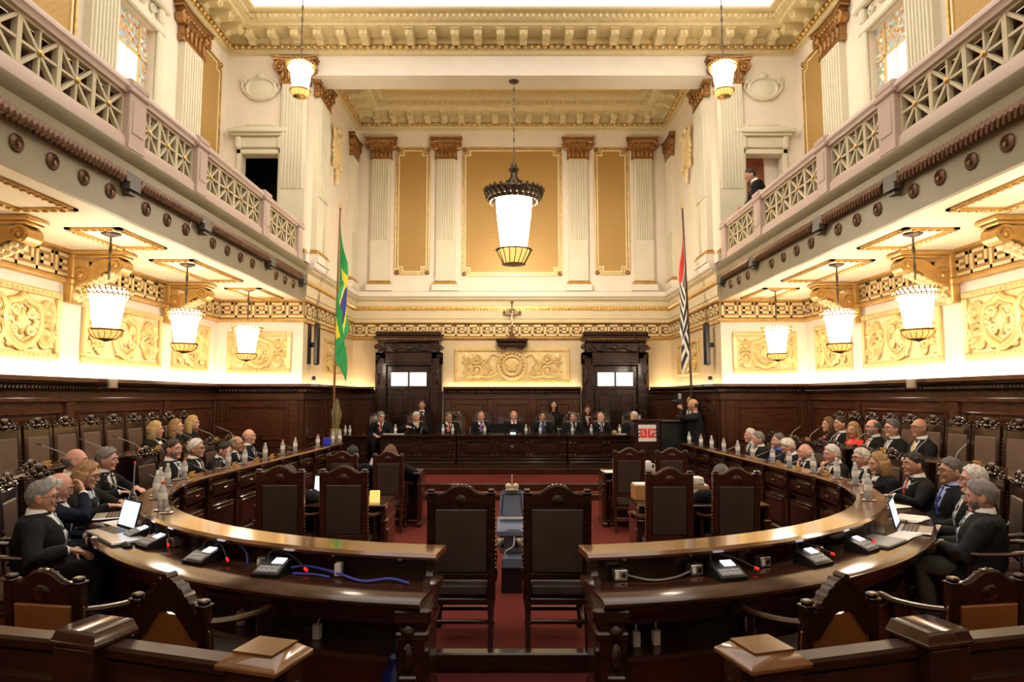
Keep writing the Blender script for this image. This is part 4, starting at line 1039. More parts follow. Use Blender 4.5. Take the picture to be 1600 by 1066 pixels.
# ---------------------------------------------------------------- the horseshoe desk
RC = 7.4
def ring_path(sg, r, a_start, yend, taper, n=40):
    """from the near gap round to the far end of the arm"""
    P = [(-(r) * math.cos(a), RC - r * math.sin(a)) for a in [a_start + (0 - a_start) * i / n for i in range(n + 1)]]
    P += [(-(r) + taper * (i / 6.0), RC + (yend - RC) * i / 6.0) for i in range(1, 7)]
    return P if sg < 0 else [(-x, y) for x, y in P]
def sweep_side(m, sg, prof, path):
    if sg > 0: prof = [(-n, z) for n, z in prof]
    m.sweep(prof, path)
for sg, side, rot in SIDES:
    r = empty('horseshoe_desk', 'dark polished curved half of the horseshoe judges desk on the %s' % side, 'desk')
    pa = ring_path(sg, 3.46, math.acos(0.44 / 3.46), 12.45, 0.2)
    pe = ring_path(sg, 3.46, math.acos(0.40 / 3.46), 12.45, 0.2)
    m = MB(); sweep_side(m, sg, [(-0.235, 0.888), (0, 0.885), (0.014, 0.90), (0.002, 0.922), (-0.225, 0.922), (-0.245, 0.905)], pe); ob('ledge', m, 'wood_ledge', r)
    m = MB(); sweep_side(m, sg, [(-0.13, 0.755), (-0.13, 0.89), (-0.09, 0.89), (-0.09, 0.755)], pa); ob('ledge_riser', m, 'wood', r)
    m = MB(); sweep_side(m, sg, [(-0.56, 0.722), (-0.05, 0.722), (-0.05, 0.758), (-0.55, 0.762), (-0.572, 0.748), (-0.572, 0.732)], pe); ob('worktop', m, 'wood_h', r)
    m = MB(); sweep_side(m, sg, [(-0.50, 0.66), (-0.10, 0.66), (-0.10, 0.722), (-0.54, 0.722), (-0.53, 0.69)], pa); sweep_side(m, sg, [(-0.47, 0.61), (-0.44, 0.60), (-0.40, 0.66), (-0.48, 0.66)], pa); ob('apron', m, 'wood', r)
    m = MB(); sweep_side(m, sg, [(-0.16, 0.0), (-0.045, 0.0), (-0.045, 0.88), (-0.08, 0.885), (-0.10, 0.66), (-0.16, 0.66)], pa)
    sweep_side(m, sg, [(-0.05, 0.0), (0.0, 0.0), (0.0, 0.14), (-0.02, 0.16), (-0.05, 0.16)], pa); sweep_side(m, sg, [(-0.05, 0.60), (-0.02, 0.61), (-0.015, 0.63), (-0.05, 0.65)], pa); sweep_side(m, sg, [(-0.05, 0.82), (-0.01, 0.85), (0.0, 0.885), (-0.05, 0.885)], pa)
    ob('inner_panel', m, 'wood', r)
    m = MB(); sweep_side(m, sg, [(-0.36, 0.0), (-0.15, 0.0), (-0.15, 0.39), (-0.34, 0.39), (-0.36, 0.37)], [(x, y) for x, y in pa]); ob('plinth', m, 'wood_red', r)
    # posts and brass fittings on the inner face
    pt, br, dt = MB(), MB(), MB()
    L = 0; acc = []
    for p, q in zip(pa, pa[1:]):
        acc.append((L, p, q)); L += math.hypot(q[0] - p[0], q[1] - p[1])
    def at(s):
        for l, p, q in reversed(acc):
            if s >= l:
                d = math.hypot(q[0] - p[0], q[1] - p[1]); t = (s - l) / d
                return (p[0] + (q[0] - p[0]) * t, p[1] + (q[1] - p[1]) * t, math.atan2(q[1] - p[1], q[0] - p[0]))
    n = 14
    for k in range(n + 1):
        x, y, a = at(0.15 + (L - 0.3) * k / n)
        M = Matrix.Translation((x, y, 0)) @ Matrix.Rotation(a + (0 if sg < 0 else PI), 4, 'Z')
        pt.M = br.M = M
        pt.box(-0.045, 0.045, -0.016, 0.06, 0.0, 0.88, 0.006); pt.ball((0, -0.02, 0.74), (0.02, 0.016, 0.06), 8, 5)
        if k < n:
            x, y, a = at(0.15 + (L - 0.3) * (k + 0.5) / n)
            M = Matrix.Translation((x, y, 0)) @ Matrix.Rotation(a + (0 if sg < 0 else PI), 4, 'Z')
            pt.M = br.M = M
            pt.box(-0.26, 0.26, -0.008, 0.06, 0.20, 0.56, 0.01); pt.box(-0.22, 0.22, -0.014, 0.06, 0.24, 0.52, 0.01); pt.box(-0.26, 0.26, -0.006, 0.06, 0.67, 0.80, 0.008)
            br.box(-0.045, 0.045, -0.03, -0.015, 0.725, 0.745, 0.004); br.ball((0, -0.035, 0.56), 0.012, 6, 4)
    k = int(L / 0.42)
    for j in range(k):
        x, y, a = at(0.2 + j * 0.42)
        dt.M = Matrix.Translation((x, y, 0)) @ Matrix.Rotation(a + (0 if sg < 0 else PI), 4, 'Z')
        dt.ball((0, 0.135, 0.865), (0.014, 0.012, 0.014), 7, 5)
    ob('panel_post', pt, 'wood', r); ob('handle', br, 'brass', r); ob('bell_push', dt, 'ivory', r)
    # end pedestal with scrolled bracket
    m = MB(); m.M = Matrix.Translation((sg * 0.44, 3.955, 0)) if sg < 0 else Matrix.Translation((0.44, 3.955, 0))
    m.M = m.M @ Matrix.Diagonal((sg, 1, 1, 1))
    m.box(0.02, 0.16, -0.50, -0.03, -0.118, 0.66, 0.012); m.box(-0.02, 0.18, -0.54, 0.0, 0.64, 0.72, 0.015); m.box(-0.005, 0.17, -0.53, -0.01, 0.55, 0.60, 0.012); m.box(-0.01, 0.18, -0.53, 0.0, -0.118, 0.06, 0.015)
    m.box(0.0, 0.05, -0.42, -0.1, 0.12, 0.48, 0.015)
    m.ball((0.10, -0.52, 0.60), (0.04, 0.03, 0.04), 8, 6); m.ball((0.10, -0.51, 0.47), (0.035, 0.035, 0.08), 8, 6); m.box(0.05, 0.15, -0.53, -0.48, 0.33, 0.38, 0.01)
    ob('end_pedestal', m, 'wood', r)
    m = MB(); m.M = Matrix.Translation((sg * 0.44, 3.955, 0)) @ Matrix.Diagonal((sg, 1, 1, 1))
    m.M = m.M @ Matrix.Rotation(PI / 2, 4, 'Z')
    pr = [(-0.02, 0.89), (-0.02, 0.76), (-0.34, 0.76), (-0.33, 0.80), (-0.27, 0.815), (-0.22, 0.80), (-0.19, 0.83), (-0.20, 0.89)]
    m.prism([(a, b) for a, b in pr], -0.05, -0.01); ob('end_bracket', m, 'wood', r)

# second row desks on the tier
for sg, side, rot in SIDES:
    r = empty('rear_row_desk', 'long dark wooden desk of the raised second row on the %s' % side, 'desk')
    pa = ring_path(sg, 4.76, math.radians(22), 12.3, 0.0, 14)
    m = MB(); sweep_side(m, sg, [(-0.30, 1.06), (0.02, 1.06), (0.03, 1.075), (0.02, 1.10), (-0.30, 1.10)], pa); ob('worktop', m, 'wood_h', r)
    m = MB(); sweep_side(m, sg, [(-0.06, 0.0), (-0.01, 0.0), (-0.01, 1.06), (-0.06, 1.06)], pa); sweep_side(m, sg, [(-0.02, 0.94), (0.01, 1.0), (0.01, 1.06), (-0.02, 1.06)], pa); ob('front_panel', m, 'wood', r)
    for p, q in ((pa[0], pa[1]), (pa[-1], pa[-2])):
        a = math.atan2(q[1] - p[1], q[0] - p[0]) if p == pa[0] else math.atan2(p[1] - q[1], p[0] - q[0])
        m = MB(); m.M = Matrix.Translation((p[0], p[1], 0)) @ Matrix.Rotation(a + (0 if sg < 0 else PI), 4, 'Z')
        m.box(-0.04, 0.04, -0.0, 0.30, 0.0, 1.058, 0.008); m.box(-0.05, 0.05, 0.04, 0.26, 0.3, 0.95, 0.012); ob('end_panel', m, 'wood', r)

# ---------------------------------------------------------------- the judges bench at the rear
D = 0.33
for x0, x1, lb, nm in ((-2.90, -1.23, 'left section of the judges bench on the dais', 0), (-1.21, 1.21, 'wide central section of the judges bench on the dais', 1), (1.23, 2.92, 'right section of the judges bench behind the lectern', 0)):
    r = empty('judges_bench', 'dark polished ' + lb, 'bench', ((x0 + x1) / 2, 14.2, D))
    w = (x1 - x0) / 2
    m = MB(); m.box(-w, w, -0.04, 0.62, 0.60, 0.635, 0.01); ob('worktop', m, 'wood_h', r)
    m = MB(); m.box(-w + 0.02, w - 0.02, 0.02, 0.06, 0.03, 0.60); m.box(-w + 0.01, w - 0.01, -0.02, 0.06, 0.56, 0.60, 0.015); m.box(-w + 0.01, w - 0.01, -0.005, 0.06, 0.49, 0.515, 0.01); m.box(-w + 0.01, w - 0.01, -0.03, 0.06, 0.0, 0.06, 0.015); m.box(-w + 0.01, w - 0.01, -0.015, 0.06, 0.09, 0.125, 0.012); m.box(-w + 0.01, w - 0.01, -0.005, 0.06, 0.16, 0.18, 0.008)
    n = 3 if nm else 2
    for j in range(n):
        a, b = -w + 0.1 + j * (2 * w - 0.2) / n, -w + 0.1 + (j + 1) * (2 * w - 0.2) / n
        m.box(a + 0.06, b - 0.06, 0.008, 0.06, 0.22, 0.46, 0.012); m.box(a + 0.12, b - 0.12, -0.004, 0.06, 0.26, 0.42, 0.012)
    ob('front_panel', m, 'wood', r)
    for s in (-1, 1):
        m = MB(); m.box(min(s * w, s * (w - 0.06)), max(s * w, s * (w - 0.06)), 0.0, 0.60, 0.0, 0.598, 0.008); ob('end_panel', m, 'wood', r)
    m = MB()
    for j in range(n + 1):
        X = -w + 0.1 + j * (2 * w - 0.2) / n
        for s in (-1, 1):
            if abs(X + s * 0.05) < w: m.box(X + s * 0.05 - 0.03, X + s * 0.05 + 0.03, -0.022, 0.03, 0.462, 0.475, 0.003); m.box(X + s * 0.05 - 0.02, X + s * 0.05 + 0.02, -0.016, 0.03, 0.2, 0.212, 0.003)
    ob('brass_fitting', m, 'brass', r)
    if nm:
        m = MB()
        for s in (-1, 1):
            spiral(m, s * 0.10, 0.34, 0.07, 1.3, 0, -0.012, 0.012, s); spiral(m, s * 0.24, 0.33, 0.05, 1.3, 0, -0.012, 0.01, -s)
        m.ball((0, -0.01, 0.34), (0.06, 0.02, 0.08), 10, 6); ob('carved_ornament', m, 'wood_carved', r)
# lectern with the board, black podium behind, side table
r = empty('lectern', 'dark wooden lectern bearing a white and red S P board', 'lectern', (2.69, 12.86, 0.22))
m = MB(); m.box(-0.26, 0.26, -0.02, 0.40, 0.0, 1.10, 0.01); m.box(-0.28, 0.28, -0.04, 0.42, 0, 0.08, 0.012); ob('body', m, 'wood', r)
m = MB(); m.M = Matrix.Translation((0, 0, 1.10)) @ Matrix.Rotation(-0.06, 4, 'X'); m.box(-0.29, 0.29, -0.05, 0.44, 0.0, 0.035, 0.01); ob('top', m, 'wood', r)
m = MB(); m.box(-0.175, 0.175, -0.036, -0.02, 0.70, 1.03, 0.002); bd = ob('sign_board', m, 'white_plastic', r)
m = MB()
for j, (a, b) in enumerate(((0.775, 0.805), (0.845, 0.875), (0.915, 0.945))):
    for s in (-1, 1): m.box(min(s * 0.145, s * 0.175), max(s * 0.145, s * 0.175), -0.039, -0.034, a, b)
ob('black_stripe', m, 'black_plastic', bd)
for s in (-1, 1):
    m = MB(); m.box(min(s * 0.008, s * 0.14), max(s * 0.008, s * 0.14), -0.040, -0.034, 0.775, 0.955); ob('red_field', m, 'red_paint', bd)
def text(body, size, loc, mat, parent, rot=(PI / 2, 0, 0), name='lettering', align='CENTER'):
    c = bpy.data.curves.new(name, 'FONT'); c.body = body; c.size = size; c.align_x = align; c.align_y = 'CENTER'; c.extrude = 0.001
    c.materials.append(MATS[mat])
    t = bpy.data.objects.new(name, c); COL.objects.link(t)
    me = bpy.data.meshes.new_from_object(t.evaluated_get(bpy.context.evaluated_depsgraph_get()))
    bpy.data.objects.remove(t)
    o = bpy.data.objects.new(name, me); COL.objects.link(o); o.parent = parent; o.location = loc; o.rotation_euler = rot
    return o
text('S', 0.15, (-0.085, -0.041, 0.865), 'white_plastic', bd); text('P', 0.15, (0.085, -0.041, 0.865), 'white_plastic', bd)
m = MB(); m.box(-0.006, 0.006, -0.043, -0.034, 0.765, 0.95); m.box(-0.022, 0.022, -0.043, -0.034, 0.915, 0.925); ob('sword_emblem', m, 'white_plastic', bd)
m = MB(); m.tube(curve([(0.05, 0.15, 1.14), (0.06, 0.12, 1.25), (0.0, 0.05, 1.29), (-0.05, 0.0, 1.27)]), 0.006, 6); ob('microphone', m, 'black_plastic', r)
r = empty('podium', 'black speaker podium between the lectern and the photographers', 'podium', (3.36, 13.15, 0.0))
m = MB(); m.box(-0.34, 0.30, -0.02, 0.5, 0.001, 1.28, 0.015); m.box(-0.37, 0.33, -0.05, 0.53, 1.28, 1.32, 0.012); ob('body', m, 'black_plastic', r)
m = MB(); m.tube(curve([(0.1, 0.2, 1.32), (0.1, 0.18, 1.40), (0.02, 0.1, 1.42)]), 0.006, 6); m.tube(curve([(0.22, 0.2, 1.32), (0.2, 0.16, 1.38), (0.15, 0.1, 1.37)]), 0.006, 6); ob('microphone', m, 'grey_plastic', r)
r = empty('side_table', 'dark side table with two bottles left of the judges bench', 'table', (-3.55, 14.3, 0.33))
m = MB(); m.box(-0.35, 0.35, -0.05, 0.45, 0.58, 0.61, 0.008); ob('table_top', m, 'wood_h', r)
m = MB(); m.box(-0.33, 0.33, 0.0, 0.42, 0.02, 0.58, 0.008); m.box(-0.3, 0.3, -0.012, 0.1, 0.3, 0.52, 0.01); m.box(-0.3, 0.3, -0.012, 0.1, 0.06, 0.26, 0.01); ob('cabinet', m, 'wood', r)

# ---------------------------------------------------------------- chairs in place
nL = [6.55, 7.05, 7.56, 8.05, 8.55, 9.05, 9.55, 10.05, 10.55, 11.05]
for sg, side, rot in SIDES:
    for i, y in enumerate(nL):
        occ = (sg < 0 and i in (6, 7, 8)) or (sg > 0 and i in (3, 4, 5, 6, 7, 8))
        chair('carved', sg * 5.47, y + 0.25, 0.2, rot, '%s carved leather chair by the %s wall, %s from the viewer' % ('occupied' if occ else 'empty', side, ORD[i]), 'second row chairs')
for x, lb in ((-0.37, 'left'), (0.33, 'right')):
    chair('arched', x, 5.02, 0, PI, 'dark leather armchair with arched crest at the desk gap, %s of the pair' % lb, 'pair of chairs at the desk gap')
for x, y, s, lb in ((-2.15, 6.30, 1, 'left table, outer near seat'), (-1.56, 6.30, 1, 'left table, inner near seat'), (1.46, 6.30, 0.985, 'right table with boxes, inner near seat'), (2.08, 6.30, 0.985, 'right table with boxes, outer near seat'),
                   (-2.28, 8.95, 0.92, 'far left table, outer seat'), (-1.66, 8.95, 0.92, 'far left table, inner seat'), (1.57, 8.95, 0.96, 'far right table, inner seat'), (2.14, 8.95, 0.96, 'far right table, outer seat')):
    chair('clerk', x, y, 0, PI, 'clerk armchair with arched red-brown crest seen from behind, ' + lb, 'clerks chairs', s)
for x, y, rt, lb in ((-2.38, 3.66, PI - 0.16, 'left corner'), (-1.62, 3.50, PI - 0.28, 'left, beside the pyramid cap'), (1.55, 3.50, PI + 0.30, 'right, beside the pyramid cap'), (2.42, 3.66, PI + 0.16, 'right corner')):
    chair('tan' if abs(x) > 2 else 'gable', x, y, 0.0, rt, 'low carved armchair with tan back behind the bar rail, ' + lb, 'low chairs behind the rail', 1.0)
for k, u in enumerate((-3.17, -2.28, -1.35, -0.72, 0.05, 0.78, 1.45, 2.12, 2.85)):
    chair('judge', u, 15.15, D, 0, 'leather chair behind the judges bench, %s from the left' % ORD[k], 'chairs behind the judges bench', 0.92)

# ---------------------------------------------------------------- clerks tables
for sg, lb in ((-1, 'left'), (1, 'right')):
    for x0, x1, y0, y1, w in ((1.25, 2.55, 6.42, 7.0, 'near'), (1.28, 2.5, 9.08, 9.6, 'far')):
        r = empty('clerks_table', 'dark wooden clerks table inside the horseshoe, %s %s' % (w, lb), 'table', (sg * (x0 + x1) / 2, (y0 + y1) / 2, 0))
        a, b = (x1 - x0) / 2, (y1 - y0) / 2
        m = MB(); m.box(-a, a, -b, b, 0.72, 0.75, 0.01); ob('table_top', m, 'wood_h', r)
        m = MB(); m.box(-a + 0.04, a - 0.04, b - 0.08, b - 0.04, 0.02, 0.72)
        ob('modesty_panel', m, 'wood_red', r)
        for s in (-1, 1):
            m = MB(); m.box(min(s * a, s * (a - 0.05)), max(s * a, s * (a - 0.05)), -b + 0.03, b - 0.03, 0.0, 0.718, 0.008); m.box(min(s * (a + 0.012), s * (a - 0.02)), max(s * (a + 0.012), s * (a - 0.02)), -b + 0.08, b - 0.08, 0.08, 0.5, 0.012); m.box(min(s * (a + 0.02), s * (a - 0.06)), max(s * (a + 0.02), s * (a - 0.06)), -b + 0.0, b - 0.0, 0.0, 0.06, 0.012); m.box(min(s * (a + 0.015), s * (a - 0.06)), max(s * (a + 0.015), s * (a - 0.06)), -b + 0.02, b - 0.02, 0.56, 0.60, 0.01)
            ob('end_panel', m, 'wood_red', r)

# ---------------------------------------------------------------- bar rail of the public side
for sg, side in ((-1, 'left'), (1, 'right')):
    r = empty('bar_rail', 'dark wooden rail with two capped posts across the %s foreground' % side, 'railing')
    P = [(-2.75, 3.02), (-1.76, 2.80), (-0.95, 2.56), (-0.82, 2.52)] if sg < 0 else [(2.75, 3.02), (1.76, 2.80), (0.97, 2.58), (0.84, 2.54)]
    pr = [(-0.05, 0.755), (-0.052, 0.785), (-0.042, 0.798), (0.042, 0.798), (0.052, 0.785), (0.05, 0.755), (0.035, 0.745), (-0.035, 0.745)]
    m = MB(); m.sweep(pr, P); ob('top_rail', m, 'wood_matt', r)
    m = MB(); m.sweep([(-0.035, -0.118), (-0.035, 0.735), (0.035, 0.735), (0.035, -0.118)], P); m.sweep([(-0.06, 0.60), (-0.06, 0.64), (0.06, 0.64), (0.06, 0.60)], P); m.sweep([(-0.06, -0.118), (-0.06, 0.05), (0.06, 0.05), (0.06, -0.118)], P); ob('panel', m, 'wood', r)
    for k, (x, y) in enumerate((P[1], P[2])):
        a = math.atan2(P[2][1] - P[1][1], P[2][0] - P[1][0]); q0 = 0.135 if k else 0.12
        m = MB(); m.M = frame(x, y, 0, a); m.box(-0.105, 0.105, -0.105, 0.105, -0.118, 0.80, 0.01); ob('post', m, 'wood', r)
        m = MB(); m.M = frame(x, y, 0, a); m.box(-q0, q0, -q0 * 0.9, q0 * 0.9, 0.80, 0.82, 0.004)
        m.loft([[(-q, -q * 0.9, z), (q, -q * 0.9, z), (q, q * 0.9, z), (-q, q * 0.9, z)] for q, z in (((q0 * 0.98, 0.82), (q0 * 0.68, 0.85), (q0 * 0.65, 0.852), (q0 * 0.65, 0.862)) if k else ((q0 * 0.98, 0.82), (q0 * 0.92, 0.835), (q0 * 0.86, 0.86), (q0 * 0.83, 0.863)))]); ob('post_cap', m, 'wood_light' if k else 'wood_h', r)

# ---------------------------------------------------------------- flags, speakers
def cloth(fn, nu, nv):
    m = MB()
    V = [fn(i / nu, j / nv) for j in range(nv + 1) for i in range(nu + 1)]
    m.add(V, [(j * (nu + 1) + i, j * (nu + 1) + i + 1, (j + 1) * (nu + 1) + i + 1, (j + 1) * (nu + 1) + i) for j in range(nv) for i in range(nu)])
    return m
def flagpole(label, p0, p1, nm):
    r = empty('flagpole', label, 'flagpole', p0)
    d = Vector(p1) - Vector(p0)
    m = MB(); m.tube([(0, 0, 0), tuple(d * 0.5), tuple(d)], [0.028, 0.025, 0.020], 10); ob('pole', m, 'wood_red' if nm else 'wood_tan', r)
    m = MB(); m.M = Matrix.Translation(d); m.lathe([(0.02, 0), (0.035, 0.03), (0.025, 0.06), (0.03, 0.1), (0.004, 0.24)], 10); ob('finial', m, 'brass', r)
    m = MB(); m.lathe([(0.18, 0), (0.18, 0.04), (0.06, 0.08), (0.035, 0.2)], 16); ob('foot', m, 'iron', r)
    return r
pl = ((-3.79, 13.62, 0.33), (-3.73, 13.6, 5.85)); prr = ((3.86, 13.62, 0.0), (3.70, 13.6, 5.85))
flagpole('tall wooden flagpole carrying the green and yellow flag', pl[0], pl[1], 0)
flagpole('tall dark flagpole carrying the black and white striped flag', prr[0], prr[1], 1)
def pole_pt(p, z):
    t = (z - p[0][2]) / (p[1][2] - p[0][2]); return p[0][0] + (p[1][0] - p[0][0]) * t, p[0][1] + (p[1][1] - p[0][1]) * t
def hang(p, ztop, zbot, width, s, hoist):
    """flag hanging limply from its pole: u along the fly, v down the hoist"""
    def fn(u, v):
        zh = ztop - v * hoist
        x0, y0 = pole_pt(p, zh)
        drop = (ztop - zbot) - hoist
        z = zh - drop * (u ** 0.8) * (0.92 + 0.08 * v) - 0.25 * u * (1 - v)
        gather = min(1.0, 0.25 + 0.9 * (ztop - z) / (ztop - zbot))
        zig = abs(((u * 2.6 + 0.15 * v) % 2.0) - 1.0)          # folds back and forth across the cloth
        x = x0 + s * (0.025 + width * gather * (1 - zig) * (0.85 + 0.15 * math.sin(5 * v + 4 * u)))
        y = y0 - 0.04 - 0.16 * u * gather - 0.05 * math.sin(u * 9 + v * 3) * min(1, u * 3)
        return (x, y, z)
    return fn
nu, nv = 60, 40
def flag_obj(name, label, fn, colour, mats):
    m = cloth(fn, nu, nv)
    m.mi = [colour((i + 0.5) / nu, (j + 0.5) / nv) for j in range(nv) for i in range(nu)]
    o = ob(name, m, mats, smooth=180)
    md = o.modifiers.new('thickness', 'SOLIDIFY'); md.thickness = 0.004
    return tag(o, label, 'flag')
def brazil(u, v):
    a = abs(u - 0.5) / 0.42 + abs(v - 0.5) / 0.40
    if math.hypot((u - 0.5) * 1.43, v - 0.5) < 0.25: return 2
    return 1 if a < 1 else 0
def sp(u, v):
    if u < 0.36 and v < 0.46: return 2
    return int(v * 9) % 2
flag_obj('flag', 'green and yellow flag with blue disc hanging on the left pole', hang(pl, 5.62, 2.12, 0.36, 1, 1.55), brazil, ['flag_green', 'flag_yellow', 'flag_blue'])
flag_obj('flag', 'black and white striped flag with red canton hanging on the right pole', hang(prr, 5.40, 2.2, 0.22, -1, 1.55), sp, ['flag_white', 'flag_black', 'flag_red'])
m = MB()
for j in range(60):
    a = random.random() * 2 * PI; q = random.random() * 0.10
    m.tube([(q * 0.4 * math.cos(a), q * 0.4 * math.sin(a), 0.0), (q * math.cos(a), q * math.sin(a), 0.3 + 0.1 * random.random()), (q * 0.5 * math.cos(a), q * 0.5 * math.sin(a), 0.45 + 0.2 * random.random())], [0.01, 0.02, 0.003], 5)
m.lathe([(0.10, -0.25), (0.13, -0.2), (0.11, 0.02), (0.10, 0.03)], 14)
tag(ob('dried_arrangement', m, 'straw', loc=(-3.56, 13.05, 1.13)), 'tall dried straw-coloured arrangement at the foot of the left flagpole', 'plant')
m = MB(); m.lathe([(0.16, 0), (0.17, 0.02), (0.15, 0.03), (0.14, 0.86), (0.17, 0.87), (0.17, 0.88)], 14)
tag(ob('pedestal', m, 'wood', loc=(-3.56, 13.05, 0.0)), 'dark pedestal under the dried arrangement', 'pedestal')
for sg, side in ((-1, 'left'), (1, 'right')):
    r = empty('column_speaker', 'pair of tall black column speakers on the %s alcove corner' % side, 'speaker', (sg * XA, 13.2, 2.45))
    for k, (x, w) in enumerate(((0.16, 0.09), (-0.02, 0.09)) if sg < 0 else ((0.17, 0.1), (-0.05, 0.08))):
        m = MB(); X = -sg * x; m.box(X - w / 2, X + w / 2, -0.06 - 0.05 * k, 0.09, 0, 0.88, 0.02); m.box(X - w / 2 + 0.01, X + w / 2 - 0.01, -0.07 - 0.05 * k, -0.04, 0.03, 0.85, 0.008); ob('cabinet', m, 'black_plastic', r)
    m = MB(); m.box(-0.10, 0.16, 0.05, 0.11, 0.38, 0.48, 0.01); ob('bracket', m, 'iron', r)
    r = empty('dome_camera', 'small white and black camera on the %s wainscot corner' % side, 'camera', (sg * 4.08, 13.2, 2.06))
    m = MB(); m.lathe([(0.06, 0), (0.065, 0.02), (0.04, 0.03), (0.03, 0.06)], 14); m.box(-0.06, -0.045, -0.03, 0.03, 0.05, 0.17, 0.005); m.box(0.045, 0.06, -0.03, 0.03, 0.05, 0.17, 0.005); m.box(-0.06, 0.06, -0.03, 0.03, 0.045, 0.06, 0.005); ob('yoke', m, 'white_plastic', r)
    m = MB(); m.ball((0, 0, 0.13), 0.045, 12, 8); ob('lens_ball', m, 'black_plastic', r)
# ---------------------------------------------------------------- people
for nm, c in (('skin_fair', (0.60, 0.33, 0.23)), ('skin_tan', (0.48, 0.25, 0.16)), ('skin_pink', (0.64, 0.34, 0.26)), ('skin_brown', (0.36, 0.18, 0.11))):
    pm(nm, c, 0.5, var=0.06, scale=14)
for nm, c in (('hair_black', (0.014, 0.011, 0.010)), ('hair_dark', (0.040, 0.024, 0.016)), ('hair_brown', (0.13, 0.065, 0.03)), ('hair_grey', (0.20, 0.19, 0.18)), ('hair_dkgrey', (0.11, 0.10, 0.095)), ('hair_white', (0.62, 0.59, 0.54)), ('hair_blond', (0.50, 0.34, 0.14)), ('hair_dkblond', (0.34, 0.20, 0.085))):
    pm(nm, c, 0.55, var=0.3, scale=60, stretch=(1, 1, 0.25), bump=0.5, bscale=90)
pm('cloth_black', (0.0075, 0.0075, 0.008), 0.85, var=0.15, scale=20, bump=0.1, bscale=300, spec=0.25)
pm('cloth_robe', (0.013, 0.013, 0.014), 0.8, var=0.2, scale=12, bump=0.1, bscale=200, spec=0.3)
pm('cloth_navy', (0.008, 0.010, 0.024), 0.85, var=0.15, scale=20, spec=0.25)
pm('cloth_grey', (0.075, 0.072, 0.068), 0.8, var=0.15, scale=30, sheen=0.06)
pm('cloth_red', (0.72, 0.025, 0.02), 0.7, var=0.08)
pm('cloth_white', (0.78, 0.77, 0.75), 0.7, var=0.03)
pm('cloth_lightblue', (0.36, 0.45, 0.75), 0.7, var=0.04)
pm('cloth_blue', (0.12, 0.16, 0.60), 0.7, var=0.04)
pm('cloth_paleblue', (0.50, 0.58, 0.66), 0.7, var=0.04)
pm('tie_blue', (0.03, 0.05, 0.28), 0.5, var=0.15, scale=40)
pm('tie_red', (0.42, 0.03, 0.03), 0.5, var=0.15, scale=40)
pm('tie_pink', (0.70, 0.16, 0.15), 0.5, var=0.1, scale=40)
pm('tie_gold', (0.66, 0.48, 0.20), 0.5, var=0.15, scale=40)
pm('tie_grey', (0.30, 0.34, 0.40), 0.5, var=0.2, scale=60)
pm('tie_black', (0.015, 0.015, 0.018), 0.5, var=0.1)
pm('tie_violet', (0.26, 0.16, 0.34), 0.5, var=0.15, scale=40)
pm('lip', (0.40, 0.13, 0.10), 0.5, var=0.05)
pm('eye_white', (0.75, 0.73, 0.70), 0.3, var=0.02)
pm('eye_dark', (0.015, 0.010, 0.008), 0.2, var=0.02)
pm('shoe_black', (0.010, 0.010, 0.010), 0.25, var=0.05)
LOCK = bpy.data.textures.new('locks', 'CLOUDS'); LOCK.noise_scale = 0.022; LOCK.noise_depth = 2
FOLD = bpy.data.textures.new('folds', 'CLOUDS'); FOLD.noise_scale = 0.09; FOLD.noise_depth = 2

def head_pt(az, p, o=0.0, hs=1.0):
    z = 0.120 * math.cos(p)
    s = math.sin(p) ** (1.0 if p < PI / 2 else 0.72)
    x, y = 0.077 * s * math.sin(az), -0.098 * s * math.cos(az)
    if z < 0:
        t = -z / 0.12
        x *= 1 - 0.30 * t ** 1.5
        y *= (1 - 0.42 * t) if y > 0 else (1 - 0.10 * t)
    elif y > 0:
        y *= 1.04
    k = 1 + o / 0.095
    return Vector((x * k * hs, y * k * hs, z * k * hs))
def ik(S, W, l1, l2, hint):
    d = W - S; L = min(d.length, (l1 + l2) * 0.995); u = d.normalized()
    a = (l1 * l1 - l2 * l2 + L * L) / (2 * L); h = math.sqrt(max(l1 * l1 - a * a, 0.0004))
    n = hint - u * hint.dot(u); n.normalize()
    return S + u * a + n * h, S + u * L
def hand(mb, W, d, n, side, curl=0.35, k=1.0):
    """five fingered hand at wrist W pointing along d, palm facing n; side is the thumb direction"""
    d = d.normalized(); n = (n - d * n.dot(d)).normalized(); s = d.cross(n).normalized()
    if s.dot(side) < 0: s = -s
    R = []
    for t, a, b in ((-0.02, 0.026, 0.020), (0.01, 0.028, 0.018), (0.045, 0.040, 0.016), (0.085, 0.042, 0.013), (0.095, 0.036, 0.009)):
        R.append([W + d * (t * k) + s * (a * k * math.cos(q)) + n * (b * k * math.sin(q)) for q in [2 * PI * j / 10 for j in range(10)]])
    mb.loft(R)
    for off, ln in ((0.031, 0.070), (0.011, 0.080), (-0.010, 0.074), (-0.030, 0.057)):
        p = W + d * (0.080 * k) + s * (off * k); q = [p]; a = 0.0
        for i, f in enumerate((0.42, 0.33, 0.25)):
            a += curl * (0.7, 1.3, 1.0)[i]
            p = p + (d * math.cos(a) + n * math.sin(a) + s * (off * 0.9)) * (ln * f * k); q.append(p)
        mb.tube(q, [0.0098 * k, 0.0092 * k, 0.0085 * k, 0.0068 * k], 7)
    p = W + d * (0.022 * k) + s * (0.028 * k); q = [p]
    for v, l in (((d * 0.55 + s * 0.75 + n * 0.35), 0.038), ((d * 0.85 + s * 0.35 + n * 0.4), 0.032), ((d * 0.95 + s * 0.05 + n * 0.35), 0.026)):
        p = p + v.normalized() * (l * k); q.append(p)
    mb.tube(q, [0.014 * k, 0.012 * k, 0.0105 * k, 0.008 * k], 7)
